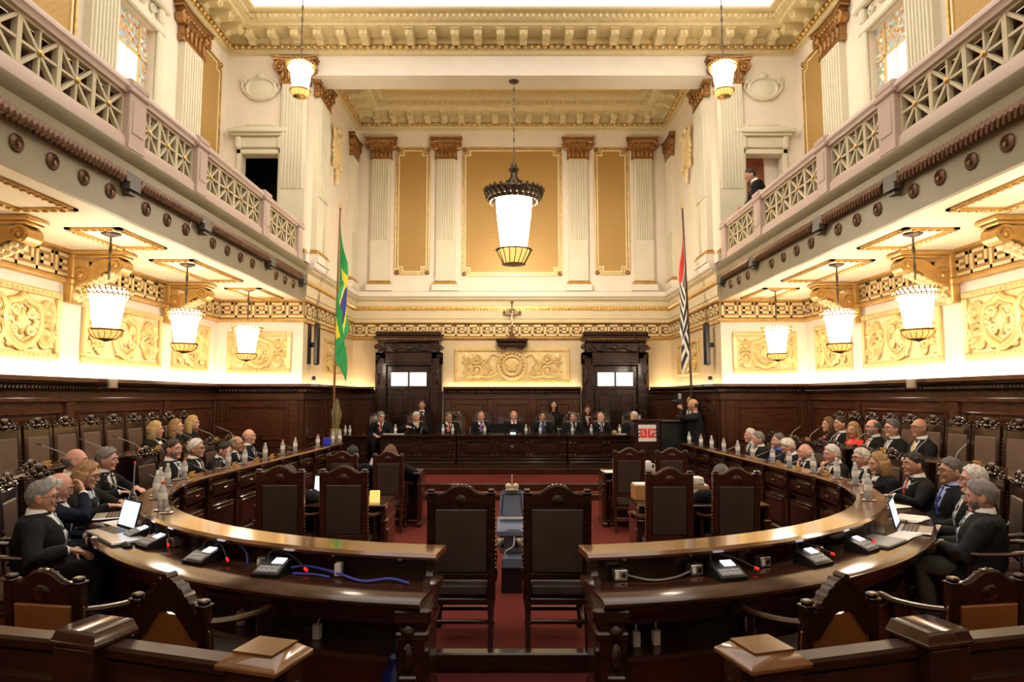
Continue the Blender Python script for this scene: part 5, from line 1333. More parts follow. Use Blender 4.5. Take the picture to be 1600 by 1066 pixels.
TORSO = [(0.00, 0.165, 0.115, 0.0), (0.10, 0.155, 0.112, 0.0), (0.20, 0.148, 0.108, 0.0), (0.30, 0.160, 0.115, 0.0), (0.40, 0.172, 0.115, 0.0), (0.46, 0.180, 0.100, 0.01), (0.51, 0.150, 0.082, 0.015), (0.545, 0.090, 0.066, 0.013), (0.57, 0.064, 0.058, 0.012)]
PEOPLE = []
def person(label, head, face, floor=0.0, sit=True, arms=('lap', 'lap'), lean=0.08, yaw=0.0, pitch=0.0, roll=0.0, skin='skin_fair', hair='short', hc='hair_grey', suit='cloth_black', shirt='cloth_white', tie='tie_black', female=False, glasses=False, beard=None, robe=True, vox=0.012, s=0.96, hs=1.05, group=None, fat=1.0, collar=True, trousers=None, custom=None, skirt=False, hipz=None, seat=None):
    """head is the world position of the middle of the head, face the world angle the body faces (0 = towards the viewer)"""
    zf = (head[2] - floor) / s
    hz = hipz if hipz is not None else (0.53 if sit else 0.93)
    def torso_pt(x, y, z, T):
        zz = z * T
        return Vector((x, y * math.cos(lean) - zz * math.sin(lean), hz + zz * math.cos(lean) + y * math.sin(lean)))
    T = max(0.72, min(1.12, (zf - hz) / (0.70 * math.cos(lean))))
    neck0 = torso_pt(0, 0.012, 0.53, T)
    HC = torso_pt(0, -0.015, 0.70, T)
    dz = zf - HC.z
    r = empty('person', label, 'person', (0, 0, 0), face, group)
    W_ = {}
    def shoulder(sd): return torso_pt(sd * 0.185 * (1 + 0.6 * (fat - 1)), 0.012, 0.455, T)
    chin = HC + Vector((0, -0.10, -0.11))
    # wrist target, finger direction, palm normal, elbow hint, curl
    def arm(kind, sd):
        V = Vector
        return {
            'lap': (V((sd * 0.10, -0.26, 0.63)), V((-sd * 0.6, -0.7, -0.25)), V((0, 0, -1)), V((sd * 0.7, 0.5, -0.6)), 0.3),
            'clasp': (V((sd * 0.055, -0.29, 0.67)), V((-sd * 0.85, -0.45, -0.1)), V((0, 0.6, -0.8)), V((sd * 0.8, 0.4, -0.5)), 0.75),
            'desk': (V((sd * 0.15, -0.34, 0.835)), V((-sd * 0.5, -0.85, -0.08)), V((0, 0, -1)), V((sd * 0.9, 0.2, -0.5)), 0.22),
            'type': (V((sd * 0.11, -0.37, 0.845)), V((-sd * 0.15, -1, -0.05)), V((0, 0, -1)), V((sd * 0.9, 0.3, -0.4)), 0.4),
            'chin': (chin + V((sd * 0.045, -0.035, -0.10)), V((-sd * 0.25, 0.12, 1.0)), V((0, 1, 0.2)), V((sd * 0.8, -0.5, -0.6)), 0.7),
            'rest': (V((sd * 0.265, -0.22, 0.72)), V((-sd * 0.1, -1, -0.3)), V((0, 0, -1)), V((sd * 0.6, 0.8, -0.3)), 0.5),
            'side': (V((sd * 0.235, -0.05, 0.80)), V((0, -0.1, -1)), V((-sd, 0, 0)), V((sd * 0.3, 1, 0)), 0.35),
            'front': (V((sd * 0.05, -0.20, 0.90)), V((-sd * 0.8, -0.2, -0.5)), V((0, 1, 0)), V((sd * 0.8, 0.5, -0.3)), 0.45),
            'rail': (V((sd * 0.13, -0.42, zf - 0.66)), V((-sd * 0.5, -0.85, 0)), V((0, 0, -1)), V((sd * 0.6, 0.6, -0.6)), 0.5),
            'camera': (HC + V((sd * 0.09, -0.24, -0.07)), V((-sd * 0.5, -0.6, 0.5)), V((-sd, 0, 0.2)), V((sd * 0.7, 0, -0.8)), 0.8),
            'brow': (HC + V((sd * 0.06, -0.20, -0.04)), V((-sd * 0.35, 0.35, 0.9)), V((0, 1, -0.2)), V((sd * 0.6, -0.5, -0.7)), 0.45),
            'paper': (V((sd * 0.12, -0.28, 1.02)), V((-sd * 0.7, -0.7, 0.1)), V((0, 0.2, 0.9)), V((sd * 0.7, 0.5, -0.6)), 0.5),
        }[kind]
    B, J = MB(), MB()
    # torso
    def rings(infl, lo, hi):
        out = []
        for z, w, dd, yy in TORSO:
            if z < lo - 1e-6 or z > hi + 1e-6: continue
            w2, d2 = w * fat + infl, dd * fat + infl
            if fat > 1.05 and 0.05 < z < 0.35: d2 += 0.03 * (fat - 1) / 0.15
            bu = 0.028 if female and 0.28 < z < 0.42 else 0.0
            out.append([torso_pt(w2 * math.cos(a), yy + (d2 + (bu if math.sin(a) < 0 else 0)) * math.sin(a), z, T) for a in [2 * PI * j / 18 for j in range(18)]])
        return out
    B.loft(rings(-0.012, 0, 1))
    B.tube([torso_pt(0, 0.012, 0.48, T), neck0, HC + Vector((0, 0.022, -0.05))], [0.062, 0.055, 0.052] if not female else [0.055, 0.046, 0.045], 12)
    J.loft(rings(0.026, 0, 0.515) + [[torso_pt(w * math.cos(a), 0.012 + w * 0.92 * math.sin(a), z, T) for a in [2 * PI * j / 18 for j in range(18)]] for z, w in ((0.540, 0.104), (0.556, 0.082))])
    arms_done = []
    for sd, kind in ((-1, arms[0]), (1, arms[1])):           # person's right hand is at -x
        S = shoulder(sd)
        Wt, fd, pn, hint, curl = arm(kind, sd)
        E, Wr = ik(S, Wt, 0.285, 0.255, hint)
        B.tube([S, (S + E) / 2, E, (E + Wr) / 2, Wr], [0.050, 0.046, 0.038, 0.036, 0.027], 10)
        B.ball(S, 0.054, 10, 6)
        hand(B, Wr, fd, pn, Vector((-sd, 0, 0.35)) if kind not in ('chin', 'brow') else Vector((-sd, 0.2, 0.2)), curl)
        q = Wr + (E - Wr) * 0.12
        k = 1.25 if robe else 1.0
        J.tube([S + Vector((-sd * 0.03, 0, 0.0)), S + (E - S) * 0.12, S + (E - S) * 0.55, E, (E + q) / 2, q], [0.074, 0.078, 0.070, 0.062 * k, 0.052 * k, 0.044 * k], 12)
        J.ball(S + Vector((-sd * 0.006, 0, -0.004)), (0.080, 0.074, 0.070), 12, 7)
        arms_done.append((sd, E, Wr))
    # legs
    LG = MB(); SHO = []
    for sd in (-1, 1):
        hp = Vector((sd * 0.085, 0.0, hz))
        if sit: kn, an = Vector((sd * 0.12, -0.42, hz - 0.02)), Vector((sd * 0.12, -0.37, 0.10))
        else: kn, an = Vector((sd * 0.095, -0.015, hz * 0.53)), Vector((sd * 0.10, 0.03, 0.09))
        B.tube([hp, (hp + kn) / 2, kn, kn + (an - kn) * 0.35, an, an + Vector((0, -0.01, -0.05))], [0.085, 0.075, 0.056, 0.053, 0.036, 0.036], 10)
        B.tube([an + Vector((0, 0.045, -0.06)), an + Vector((0, -0.05, -0.055)), an + Vector((sd * 0.012, -0.15, -0.068))], [0.028, 0.034, 0.026], 8)
        if not skirt:
            LG.tube([hp + Vector((0, 0.05, 0)), (hp + kn) / 2, kn + Vector((0, -0.01, 0.0)), kn + (an - kn) * 0.4, an + Vector((0, 0, -0.03))], [0.105, 0.095, 0.076, 0.070, 0.062], 14)
        SHO.append((sd, an))
    if not skirt: LG.ball((0, 0.02, hz), (0.17 * fat, 0.13, 0.10), 14, 7)
    else: LG.loft([[(0.16 * math.cos(a), 0.13 * math.sin(a) - (0.0 if not sit else 0), hz + 0.1) for a in [2 * PI * j / 16 for j in range(16)]], [(0.19 * math.cos(a), 0.14 * math.sin(a) - (0.2 if sit else 0), hz - 0.05 - (0 if sit else 0.2)) for a in [2 * PI * j / 16 for j in range(16)]], [(0.18 * math.cos(a), 0.12 * math.sin(a) - (0.42 if sit else 0), hz - 0.08 - (0 if sit else 0.4)) for a in [2 * PI * j / 16 for j in range(16)]]])
    if robe and sit:      # gown falling over the lap and the chair sides
        J.loft([[Vector((w * math.cos(a), yy + d_ * math.sin(a), z)) for a in [2 * PI * j / 18 for j in range(18)]] for z, w, d_, yy in ((hz + 0.16, 0.175 * fat, 0.145 * fat, -0.02), (hz + 0.04, 0.21 * fat, 0.19, -0.06), (hz - 0.04, 0.235, 0.22, -0.09), (hz - 0.10, 0.235, 0.20, -0.10))])
    elif not robe or not sit:
        J.loft([[Vector((w * fat * math.cos(a), yy + d_ * fat * math.sin(a), z)) for a in [2 * PI * j / 18 for j in range(18)]] for z, w, d_, yy in ((hz + 0.12, 0.178, 0.138, 0.0), (hz, 0.19, 0.145, 0.0), (hz - (0.06 if sit else 0.14), 0.20, 0.15, 0.0))])
    # head
    HM = Matrix.Translation(HC) @ Matrix.Rotation(yaw, 4, 'Z') @ Matrix.Rotation(pitch, 4, 'X') @ Matrix.Rotation(roll, 4, 'Y') @ Matrix.Scale(hs, 4)
    B.M = HM
    B.loft([[head_pt(2 * PI * j / 24, PI * (0.03 + 0.94 * i / 13)) for j in range(24)] for i in range(14)])
    B.ball((0, -0.074, -0.090), (0.034, 0.026, 0.026), 10, 6)
    B.tube([(0, -0.092, 0.022), (0, -0.103, 0.0), (0, -0.114, -0.022), (0, -0.109, -0.032)], [0.008, 0.0095, 0.0115, 0.008], 8)
    for sd in (-1, 1):
        B.ball((sd * 0.010, -0.100, -0.029), (0.008, 0.011, 0.007), 7, 5)
        B.ball((sd * 0.036, -0.077, -0.022), (0.022, 0.015, 0.024), 8, 5)
        B.tube([(sd * 0.012, -0.096, 0.030), (sd * 0.035, -0.090, 0.034), (sd * 0.055, -0.076, 0.026)], 0.009, 7)
        B.ball((sd * 0.079, 0.012, -0.006), (0.010, 0.024, 0.034), 8, 6); B.ball((sd * 0.082, 0.006, -0.03), (0.008, 0.012, 0.014), 7, 5)
    B.ball((0, -0.094, -0.056), (0.024, 0.010, 0.008), 8, 5)
    B.M = None
    bo = ob('body', B, skin, r, smooth=180)
    md = bo.modifiers.new('one_skin', 'REMESH'); md.mode = 'VOXEL'; md.voxel_size = vox * 0.72; md.use_smooth_shade = True
    md = bo.modifiers.new('soften', 'SMOOTH'); md.factor = 0.5; md.iterations = 2
    def part(nm, m, mt, sm=180):
        o = ob(nm, m, mt, r, smooth=sm)
        if nm in ('hair', 'hair_length', 'beard'):
            if vox < 0.014:
                q = o.modifiers.new('finer', 'SUBSURF'); q.levels = q.render_levels = 1
            q = o.modifiers.new('locks', 'DISPLACE'); q.texture = LOCK; q.strength = 0.016 if nm != 'beard' else 0.009; q.mid_level = 0.5; q.texture_coords = 'LOCAL'
        return o
    m = MB(); m.M = HM
    m.ball((0, -0.0985, -0.0535), (0.022, 0.008, 0.0035), 8, 5); m.ball((0, -0.0985, -0.0605), (0.020, 0.008, 0.0045), 8, 5); part('lips', m, 'lip')
    for sd in (-1, 1):
        m = MB(); m.M = HM; m.ball((sd * 0.032, -0.0865, 0.012), (0.0155, 0.009, 0.0075), 10, 6); m.m = 1; m.ball((sd * 0.032, -0.0925, 0.012), (0.0065, 0.0045, 0.0065), 8, 5); part('eye', m, ['eye_white', 'eye_dark'])
    if hair != 'none':
        for sd in (-1, 1):
            m = MB(); m.M = HM; m.tube([(sd * 0.014, -0.1015, 0.033), (sd * 0.035, -0.098, 0.039), (sd * 0.056, -0.080, 0.031)], [0.004, 0.005, 0.003], 6)
            part('eyebrow', m, hc if hc not in ('hair_white', 'hair_blond') else 'hair_dkblond')
    # hair
    rnd = random.Random(len(PEOPLE) * 7 + 3)
    ph = [rnd.random() * 6 for _ in range(4)]
    def grid(az0, az1, p0f, p1f, tf, na=36, npp=10, closed=False):
        m = MB(); m.M = HM
        O, I = [], []
        for i in range(npp + 1):
            for j in range(na + (0 if closed else 1)):
                az = az0 + (az1 - az0) * j / na
                p = p0f(az) + (p1f(az) - p0f(az)) * i / npp
                t = tf(az, p) * (0.25 if (i == npp or (i == 0 and p0f(az) > 0.2) or (not closed and j in (0, na))) else 1.0)
                w = 0.0035 * math.sin(7 * az + ph[0] + 5 * p) + 0.003 * math.sin(17 * az + ph[1] - 4 * p) + 0.002 * math.sin(11 * p + ph[2] + 5 * az)
                O.append(head_pt(az, max(p, 0.03), max(0.003, t + w * min(1, t / 0.012))))
                I.append(head_pt(az, max(p, 0.03), -0.006))
        C = na if closed else na + 1
        F = []
        for i in range(npp):
            for j in range(na):
                a, b = i * C + j, i * C + (j + 1) % C
                F.append((a, b, b + C, a + C)); n0 = len(O); F.append((n0 + b, n0 + a, n0 + a + C, n0 + b + C))
        n0 = len(O)
        for j in range(na):
            a, b = npp * C + j, npp * C + (j + 1) % C
            F.append((a, b, n0 + b, n0 + a))
            if p0f(az0) > 0.2: F.append((j, n0 + j, n0 + (j + 1) % C, (j + 1) % C))
        if not closed:
            for i in range(npp): F.append((i * C, i * C + C, n0 + i * C + C, n0 + i * C)); a = i * C + na; F.append((a, n0 + a, n0 + a + C, a + C))
        m.add(O + I, F)
        return m
    rad = math.radians
    def cut(front, side, back):
        def f(az):
            c = math.cos(az)
            return rad(front + (side - front) * (1 - c) ** 0.9) if c > 0 else rad(side + (back - side) * (-c) ** 0.7)
        return f
    if hair == 'short': part('hair', grid(0, 2 * PI, lambda a: 0.03, cut(47, 86, 118), lambda a, p: 0.012 if p < 1.2 else 0.007, closed=True), hc)
    elif hair == 'full': part('hair', grid(0, 2 * PI, lambda a: 0.03, cut(46, 90, 124), lambda a, p: 0.019 if p < 1.35 else 0.012, closed=True), hc)
    elif hair == 'thin': part('hair', grid(0, 2 * PI, lambda a: 0.03, cut(30, 90, 120), lambda a, p: 0.006 if p < 0.9 else 0.011, closed=True), hc)
    elif hair == 'balding': part('hair', grid(rad(70), rad(290), lambda a: rad(50), lambda a: cut(60, 92, 120)(a), lambda a, p: 0.011), hc)
    elif hair == 'bald': part('hair', grid(rad(80), rad(280), lambda a: rad(74), lambda a: cut(60, 92, 118)(a), lambda a, p: 0.005), hc)
    elif hair in ('long', 'bob', 'bun'):
        part('hair', grid(0, 2 * PI, lambda a: 0.03, cut(44, 100, 128), lambda a, p: 0.018, closed=True), hc)
        if hair != 'bun':
            low = -0.25 if hair == 'long' else -0.165
            m = MB(); m.M = HM
            R = []
            for i in range(9):
                t = i / 8
                z = 0.05 + (low - 0.05) * t
                a0 = rad(58 + 8 * t)
                wx, wy = 0.096 + 0.018 * math.sin(PI * min(1, t * 1.1)) + 0.006 * t, 0.118 - 0.016 * t
                th = 0.022 + 0.012 * math.sin(PI * t)
                if i == 8: wx *= 0.93; th *= 0.4
                ou = [(wx * math.sin(a), -wy * math.cos(a) + 0.005, z + 0.004 * math.sin(7 * a + ph[0])) for a in [a0 + (2 * PI - 2 * a0) * j / 22 for j in range(23)]]
                inn = [((wx - th) * math.sin(a), -(wy - th) * math.cos(a) + 0.005, z) for a in [a0 + (2 * PI - 2 * a0) * j / 22 for j in range(22, -1, -1)]]
                R.append([(x + 0.003 * math.sin(9 * math.atan2(x, y) + 2 * z * 20 + ph[1]), y, zz) for x, y, zz in ou] + inn)
            m.loft(R)
            part('hair_length', m, hc)
    if beard:
        part('beard', grid(rad(-74), rad(74), lambda a: rad(112 - 12 * abs(math.sin(a)) ** 3), lambda a: rad(160), lambda a, p: 0.009 if p > 2.0 else 0.005, na=20, npp=7), beard)
    if glasses:
        m = MB(); m.M = HM
        for sd in (-1, 1):
            m.tube([(sd * 0.034 + 0.025 * math.cos(a), -0.107 + 0.010 * abs(math.cos(a)) * (1 if math.cos(a) * sd > 0 else 0), 0.012 + 0.018 * math.sin(a)) for a in [2 * PI * j / 14 for j in range(15)]], 0.0024, 5)
            m.tube([(sd * 0.059, -0.098, 0.016), (sd * 0.080, -0.05, 0.014), (sd * 0.084, 0.01, 0.010)], 0.0024, 5)
        m.tube([(-0.010, -0.108, 0.014), (0, -0.111, 0.017), (0.010, -0.108, 0.014)], 0.0024, 5)
        part('glasses', m, 'black_plastic')
    # clothing
    jo = part('gown' if robe else 'jacket', J, suit)
    md = jo.modifiers.new('one_cloth', 'REMESH'); md.mode = 'VOXEL'; md.voxel_size = max(vox, 0.011); md.use_smooth_shade = True
    md = jo.modifiers.new('soften', 'SMOOTH'); md.factor = 0.5; md.iterations = 4
    md = jo.modifiers.new('folds', 'DISPLACE'); md.texture = FOLD; md.strength = 0.020; md.mid_level = 0.5; md.texture_coords = 'LOCAL'
    lo = part('skirt' if skirt else 'trousers', LG, trousers or suit)
    for sd, an in SHO:
        m = MB(); m.loft([[Vector((an.x + w * math.cos(a) + sd * k * 0.01, an.y + y, z + h * math.sin(a))) for a in [2 * PI * j / 10 for j in range(10)]] for k, (y, w, z, h) in enumerate(((0.075, 0.02, 0.035, 0.03), (0.06, 0.036, 0.04, 0.038), (0.0, 0.04, 0.05, 0.048), (-0.08, 0.045, 0.036, 0.034), (-0.16, 0.042, 0.028, 0.026), (-0.20, 0.02, 0.024, 0.018)))]); part('shoe', m, 'shoe_black')
    # shirt front, collar, tie
    def chest_y(x, z, off):
        a, b = TORSO[0], TORSO[-1]
        for p, q in zip(TORSO, TORSO[1:]):
            if p[0] <= z <= q[0]:
                t = (z - p[0]) / (q[0] - p[0]); w = (p[1] + (q[1] - p[1]) * t) * fat + 0.020; d_ = (p[2] + (q[2] - p[2]) * t) * fat + 0.020; yy = p[3] + (q[3] - p[3]) * t
                if fat > 1.05 and 0.05 < z < 0.35: d_ += 0.03 * (fat - 1) / 0.15
                if female and 0.28 < z < 0.42: d_ += 0.028
                return yy - d_ * math.sqrt(max(0.02, 1 - (x / w) ** 2)) - off
        return -0.1
    def front(z0, z1, wf, off, mt, nm):
        m = MB(); n = 9
        R = []
        for i in range(n + 1):
            z = z0 + (z1 - z0) * i / n; w = wf(i / n)
            R.append([torso_pt(x, chest_y(x, z, off), z, T) for x in [-w, -w / 2, 0, w / 2, w]] + [torso_pt(x, chest_y(x, z, off) + 0.035, z, T) for x in [w, 0, -w]])
        m.loft(R); part(nm, m, mt)
    if shirt:
        front((0.10 if robe else 0.20) if not female else 0.30, 0.535, lambda t: (0.022 if robe and not female else 0.006) + (0.054 if robe and not female else 0.066) * t ** 1.2, 0.006, shirt, 'shirt_front' if not female else 'blouse')
        if collar:
            m = MB()
            for z0, z1, e in ((0.525, 0.575, 0.0),):
                m.loft([[torso_pt((w) * math.cos(a), 0.012 + (d_) * math.sin(a) - 0.004, z + (0.012 * math.sin(a)), T) for a in [2 * PI * j / 16 for j in range(16)]] for z, w, d_ in ((0.52, 0.092, 0.088), (0.555, 0.076, 0.076), (0.598, 0.066, 0.068), (0.590, 0.060, 0.061))], cap=False)
            part('collar', m, shirt)
        if tie:
            front(0.20, 0.505, lambda t: 0.030 - 0.014 * t, 0.013, tie, 'tie')
            m = MB(); p = torso_pt(0, chest_y(0, 0.515, 0.008), 0.515, T); m.ball(p, (0.020, 0.014, 0.020), 8, 5); part('tie_knot', m, tie)
        if arms[0] not in ('lap_none',):
            for sd, E, Wr in arms_done:
                if not female:
                    u = (E - Wr).normalized(); m = MB(); m.tube([Wr + u * 0.055, Wr + u * 0.012], [0.036, 0.034], 10); part('cuff', m, shirt)
    hw = Matrix.Rotation(face, 4, 'Z') @ (HC * s)
    r.location = (head[0] - hw.x, head[1] - hw.y, floor)
    r.scale = (s, s, s)
    PEOPLE.append(r)
    if seat: chair('judge', r.location.x - 0.07 * math.sin(face), r.location.y + 0.07 * math.cos(face), floor, face, 'carved leather chair occupied by the ' + seat, 'front row chairs', 0.97)
    return r, HM, [Matrix.Translation((0, 0, 0)) @ a[2] for a in arms_done], HC

N_, C_, F_ = 0.0085, 0.012, 0.016      # detail near, middle, far
def faceto(x, y, tx=0.0, ty=9.0): return math.atan2(tx - x, -(ty - y))
# left front row
def L1(n, head, label, face=None, **k): return person(label, head, PI / 2 if face is None else face, **k)
L1('A', (-3.58, 4.95, 1.05), 'grey haired man with glasses in black gown, nearest on the left, holding a pen', faceto(-3.58, 4.95, 0, 7.0), arms=('rest', 'lap'), lean=-0.04, pitch=0.06, yaw=0.05, hair='short', hc='hair_grey', shirt='cloth_white', tie='tie_grey', glasses=True, skin='skin_tan', vox=N_, fat=1.14, seat='nearest man on the left')
L1('B', (-3.84, 5.5, 1.05), 'man in navy jacket with a hand raised to his brow, behind the nearest left man', faceto(-3.8, 5.5, 0, 7.2), arms=('brow', 'lap'), hair='balding', hc='hair_white', suit='cloth_navy', robe=False, pitch=0.3, lean=0.02, vox=N_, skin='skin_pink', tie=None, seat='man with a hand at his brow')
L1('D', (-4.0, 6.1, 1.08), 'woman with light brown bob and black jacket typing at the desk on the left', faceto(-4, 6.1, 0, 6.6), arms=('type', 'type'), hair='bob', hc='hair_dkblond', shirt='cloth_paleblue', tie=None, female=True, collar=False, glasses=True, robe=False, pitch=0.22, lean=0.12, yaw=0.1, vox=N_, skin='skin_fair', seat='typing woman')
L1('C', (-4.38, 6.50, 1.17), 'bald man in navy seated farther back than the typing woman on the left', PI / 2 + 0.2, hair='bald', hc='hair_grey', yaw=0.35, skin='skin_pink', vox=N_, suit='cloth_navy', robe=False, seat='bald man in navy on the left')
L1('E', (-4.42, 7.06, 1.13), 'grey haired man in black gown with white shirt, behind the typing woman on the left', PI / 2, arms=('desk', 'desk'), hair='full', hc='hair_grey', yaw=0.25, pitch=0.1, vox=N_, skin='skin_pink', seat='grey man behind the typing woman')
L1('F', (-4.26, 8.13, 1.15), 'dark haired bearded man in black gown and pale blue tie on the left row', hair='short', hc='hair_dark', beard='hair_grey', tie='tie_grey', lean=0.0, yaw=-0.1, vox=C_, skin='skin_pink', fat=1.12, seat='bearded man on the left row')
L1('G', (-4.26, 8.72, 1.11), 'white haired man with glasses and striped tie on the left row', hair='full', hc='hair_white', glasses=True, lean=0.05, yaw=0.05, vox=C_, tie='tie_black', robe=False, seat='white haired man on the left row')
L1('H', (-4.2, 9.44, 1.03), 'dark haired man with glasses leaning forward on the left row', hair='short', hc='hair_black', glasses=True, lean=0.28, pitch=0.2, vox=C_, arms=('desk', 'desk'), robe=False, seat='leaning man on the left row')
L1('I', (-4.26, 10.0, 1.08), 'balding grey man with glasses on the left row beside the leaning man', hair='balding', hc='hair_grey', glasses=True, lean=0.12, vox=C_, skin='skin_tan', tie='tie_black', seat='balding man on the left row')
L1('J', (-4.28, 10.5, 1.16), 'bald man in navy suit and violet tie, farthest on the left row', hair='bald', hc='hair_grey', suit='cloth_navy', robe=False, tie='tie_violet', lean=-0.02, vox=C_, skin='skin_pink', seat='farthest man on the left row')
# left second row
for h, lb, hc, y in (((-5.38, 9.73, 1.31), 'nearest of the three blonde women in black on the left tier, straight pale hair', 'hair_blond', 0.1), ((-5.38, 10.32, 1.32), 'middle of the three blonde women in black on the left tier', 'hair_dkblond', 0.0), ((-5.38, 10.85, 1.36), 'farthest of the three blonde women in black on the left tier, wavy golden hair', 'hair_blond', -0.1)):
    person(lb, h, PI / 2, 0.2, hair='bob' if y == 0.1 else 'long', hc=hc, female=True, tie=None, collar=False, shirt='cloth_white' if y == 0.1 else None, robe=False, vox=C_, yaw=0.12 + y, lean=0.0)
# right front row
R1 = -PI / 2
person('white haired man almost hidden behind his neighbour, farthest on the right row', (4.34, 11.75, 1.10), R1, hair='short', hc='hair_white', vox=F_, seat='farthest man on the right row')
person('grey haired man in black suit, second from the far end of the right row', (4.27, 11.2, 1.07), R1, hair='full', hc='hair_grey', vox=C_, yaw=-0.1, robe=False, seat='second farthest man on the right row')
person('grey bearded man in vivid blue shirt on the right row', (4.27, 10.36, 1.09), R1, hair='short', hc='hair_dkgrey', beard='hair_grey', shirt='cloth_blue', tie='tie_blue', suit='cloth_navy', robe=False, lean=-0.12, pitch=-0.12, vox=C_, skin='skin_pink', seat='man in vivid blue shirt')
person('white haired man bowing his head over the desk on the right row', (4.15, 9.71, 1.06), R1, hair='full', hc='hair_white', lean=0.25, pitch=0.5, vox=C_, robe=False, seat='man bowing his head')
person('bald man with white fringe resting his chin on his hand, right row', (4.18, 9.22, 1.02), R1, hair='bald', hc='hair_white', arms=('desk', 'chin'), lean=0.16, vox=C_, skin='skin_pink', tie=None, seat='bald man with white fringe')
person('white haired man with hand at his mouth in black gown, right row', (4.2, 8.49, 1.06), R1, hair='short', hc='hair_white', arms=('chin', 'desk'), lean=0.14, pitch=0.1, vox=C_, skin='skin_pink', tie=None, seat='man with hand at his mouth')
person('grey haired man with glasses just beyond the blonde woman, right row', (4.27, 7.91, 1.06), R1, hair='short', hc='hair_white', glasses=True, vox=C_, skin='skin_pink', lean=0.06, seat='man beyond the blonde woman on the right')
person('blonde woman in black gown at the right end of the curve', (4.18, 7.38, 1.05), R1 - 0.05, hair='bob', hc='hair_dkblond', female=True, tie=None, collar=False, vox=N_, lean=0.08, pitch=0.12, skin='skin_fair', seat='blonde woman on the right')
person('black haired man in black suit and dark red tie on the right', (4.22, 6.8, 1.10), R1 - 0.1, hair='short', hc='hair_black', tie='tie_red', robe=False, vox=N_, skin='skin_tan', lean=0.02, arms=('lap', 'desk'), seat='man with the dark red tie')
person('grey haired man with glasses, light blue shirt and blue tie on the right', (4.2, 6.2, 1.10), R1 - 0.2, hair='short', hc='hair_dkgrey', glasses=True, shirt='cloth_lightblue', tie='tie_blue', vox=N_, skin='skin_tan', lean=0.0, fat=1.08, seat='man in light blue shirt')
person('white haired man with black glasses behind the bearded man on the right', (4.02, 5.65, 1.09), R1 - 0.45, hair='short', hc='hair_white', glasses=True, tie='tie_grey', vox=N_, skin='skin_pink', lean=-0.04, arms=('clasp', 'clasp'), fat=1.1, seat='white haired man with black glasses')
person('grey bearded man in grey gown and grey trousers, nearest on the right, hands clasped', (3.64, 5.05, 1.04), R1 - 0.62, hair='full', hc='hair_grey', beard='hair_dkgrey', suit='cloth_robe', trousers='cloth_grey', tie='tie_grey', vox=N_, skin='skin_tan', lean=-0.06, pitch=0.12, arms=('clasp', 'clasp'), fat=1.1, seat='nearest man on the right')
# right second row
for h, lb, k in (((5.38, 10.95, 1.33), 'short haired woman with pink scarf, farthest on the right tier', dict(hair='bob', hc='hair_brown', female=True, tie=None, collar=False, shirt='tie_pink')),
                 ((5.38, 10.55, 1.36), 'dark haired man beside the woman with the pink scarf on the right tier', dict(hair='short', hc='hair_dark', tie='tie_black', skin='skin_tan')),
                 ((5.36, 10.12, 1.28), 'woman in bright red jacket with long light brown hair on the right tier', dict(hair='long', hc='hair_dkblond', female=True, tie=None, collar=False, suit='cloth_red', shirt='tie_pink', skin='skin_tan', yaw=0.5)),
                 ((5.38, 9.61, 1.35), 'balding bearded man with glasses and red tie on the right tier', dict(hair='balding', hc='hair_dkgrey', beard='hair_grey', glasses=True, tie='tie_pink', skin='skin_pink')),
                 ((5.38, 9.12, 1.36), 'dark grey haired man with glasses and pale tie on the right tier', dict(hair='full', hc='hair_dkgrey', glasses=True, tie='tie_grey')),
                 ((5.38, 8.51, 1.40), 'shaven headed man with glasses and golden tie, nearest on the right tier', dict(hair='bald', hc='hair_dkgrey', glasses=True, tie='tie_gold', skin='skin_tan'))):
    person(lb, h, R1, 0.2, robe=False, vox=C_, lean=0.0, **k)
# judges
for i, (h, lb, k) in enumerate((((-3.05, 15.0, 1.29), 'grey man with glasses and gown, leftmost judge', dict(hair='full', hc='hair_grey', glasses=True, tie='tie_pink', yaw=0.6)),
        ((-2.22, 14.95, 1.25), 'white haired judge resting his chin on his hand', dict(hair='full', hc='hair_white', arms=('desk', 'chin'), yaw=0.5, pitch=0.15, lean=0.1)),
        ((-1.47, 14.95, 1.27), 'judge with dark glasses and grey hair looking to the right', dict(hair='short', hc='hair_dkgrey', glasses=True, tie='tie_pink', yaw=0.6, skin='skin_tan')),
        ((-0.72, 14.95, 1.34), 'balding grey judge with violet tie left of the presiding judge', dict(hair='thin', hc='hair_grey', tie='tie_violet', yaw=0.15, skin='skin_pink')),
        ((0.04, 14.95, 1.36), 'bald presiding judge in the centre behind a dark screen', dict(hair='bald', hc='hair_white', tie='tie_red', skin='skin_pink', pitch=0.15)),
        ((0.71, 14.95, 1.34), 'dark haired judge with blue shirt right of the presiding judge', dict(hair='short', hc='hair_dark', shirt='cloth_lightblue', tie='tie_blue', skin='skin_tan')),
        ((1.42, 14.95, 1.32), 'grey bearded judge looking left, third from the right', dict(hair='short', hc='hair_dkgrey', beard='hair_grey', tie='tie_black', yaw=-0.3, skin='skin_tan')),
        ((2.06, 14.95, 1.29), 'bald judge with white beard leaning, second from the right', dict(hair='bald', hc='hair_white', beard='hair_white', tie='tie_violet', yaw=-0.6, roll=-0.1, skin='skin_pink')),
        ((2.84, 14.95, 1.28), 'white haired judge partly behind the lectern, rightmost', dict(hair='full', hc='hair_white', yaw=-0.8, skin='skin_pink')))):
    person(lb, h, 0, D, vox=F_, **k)
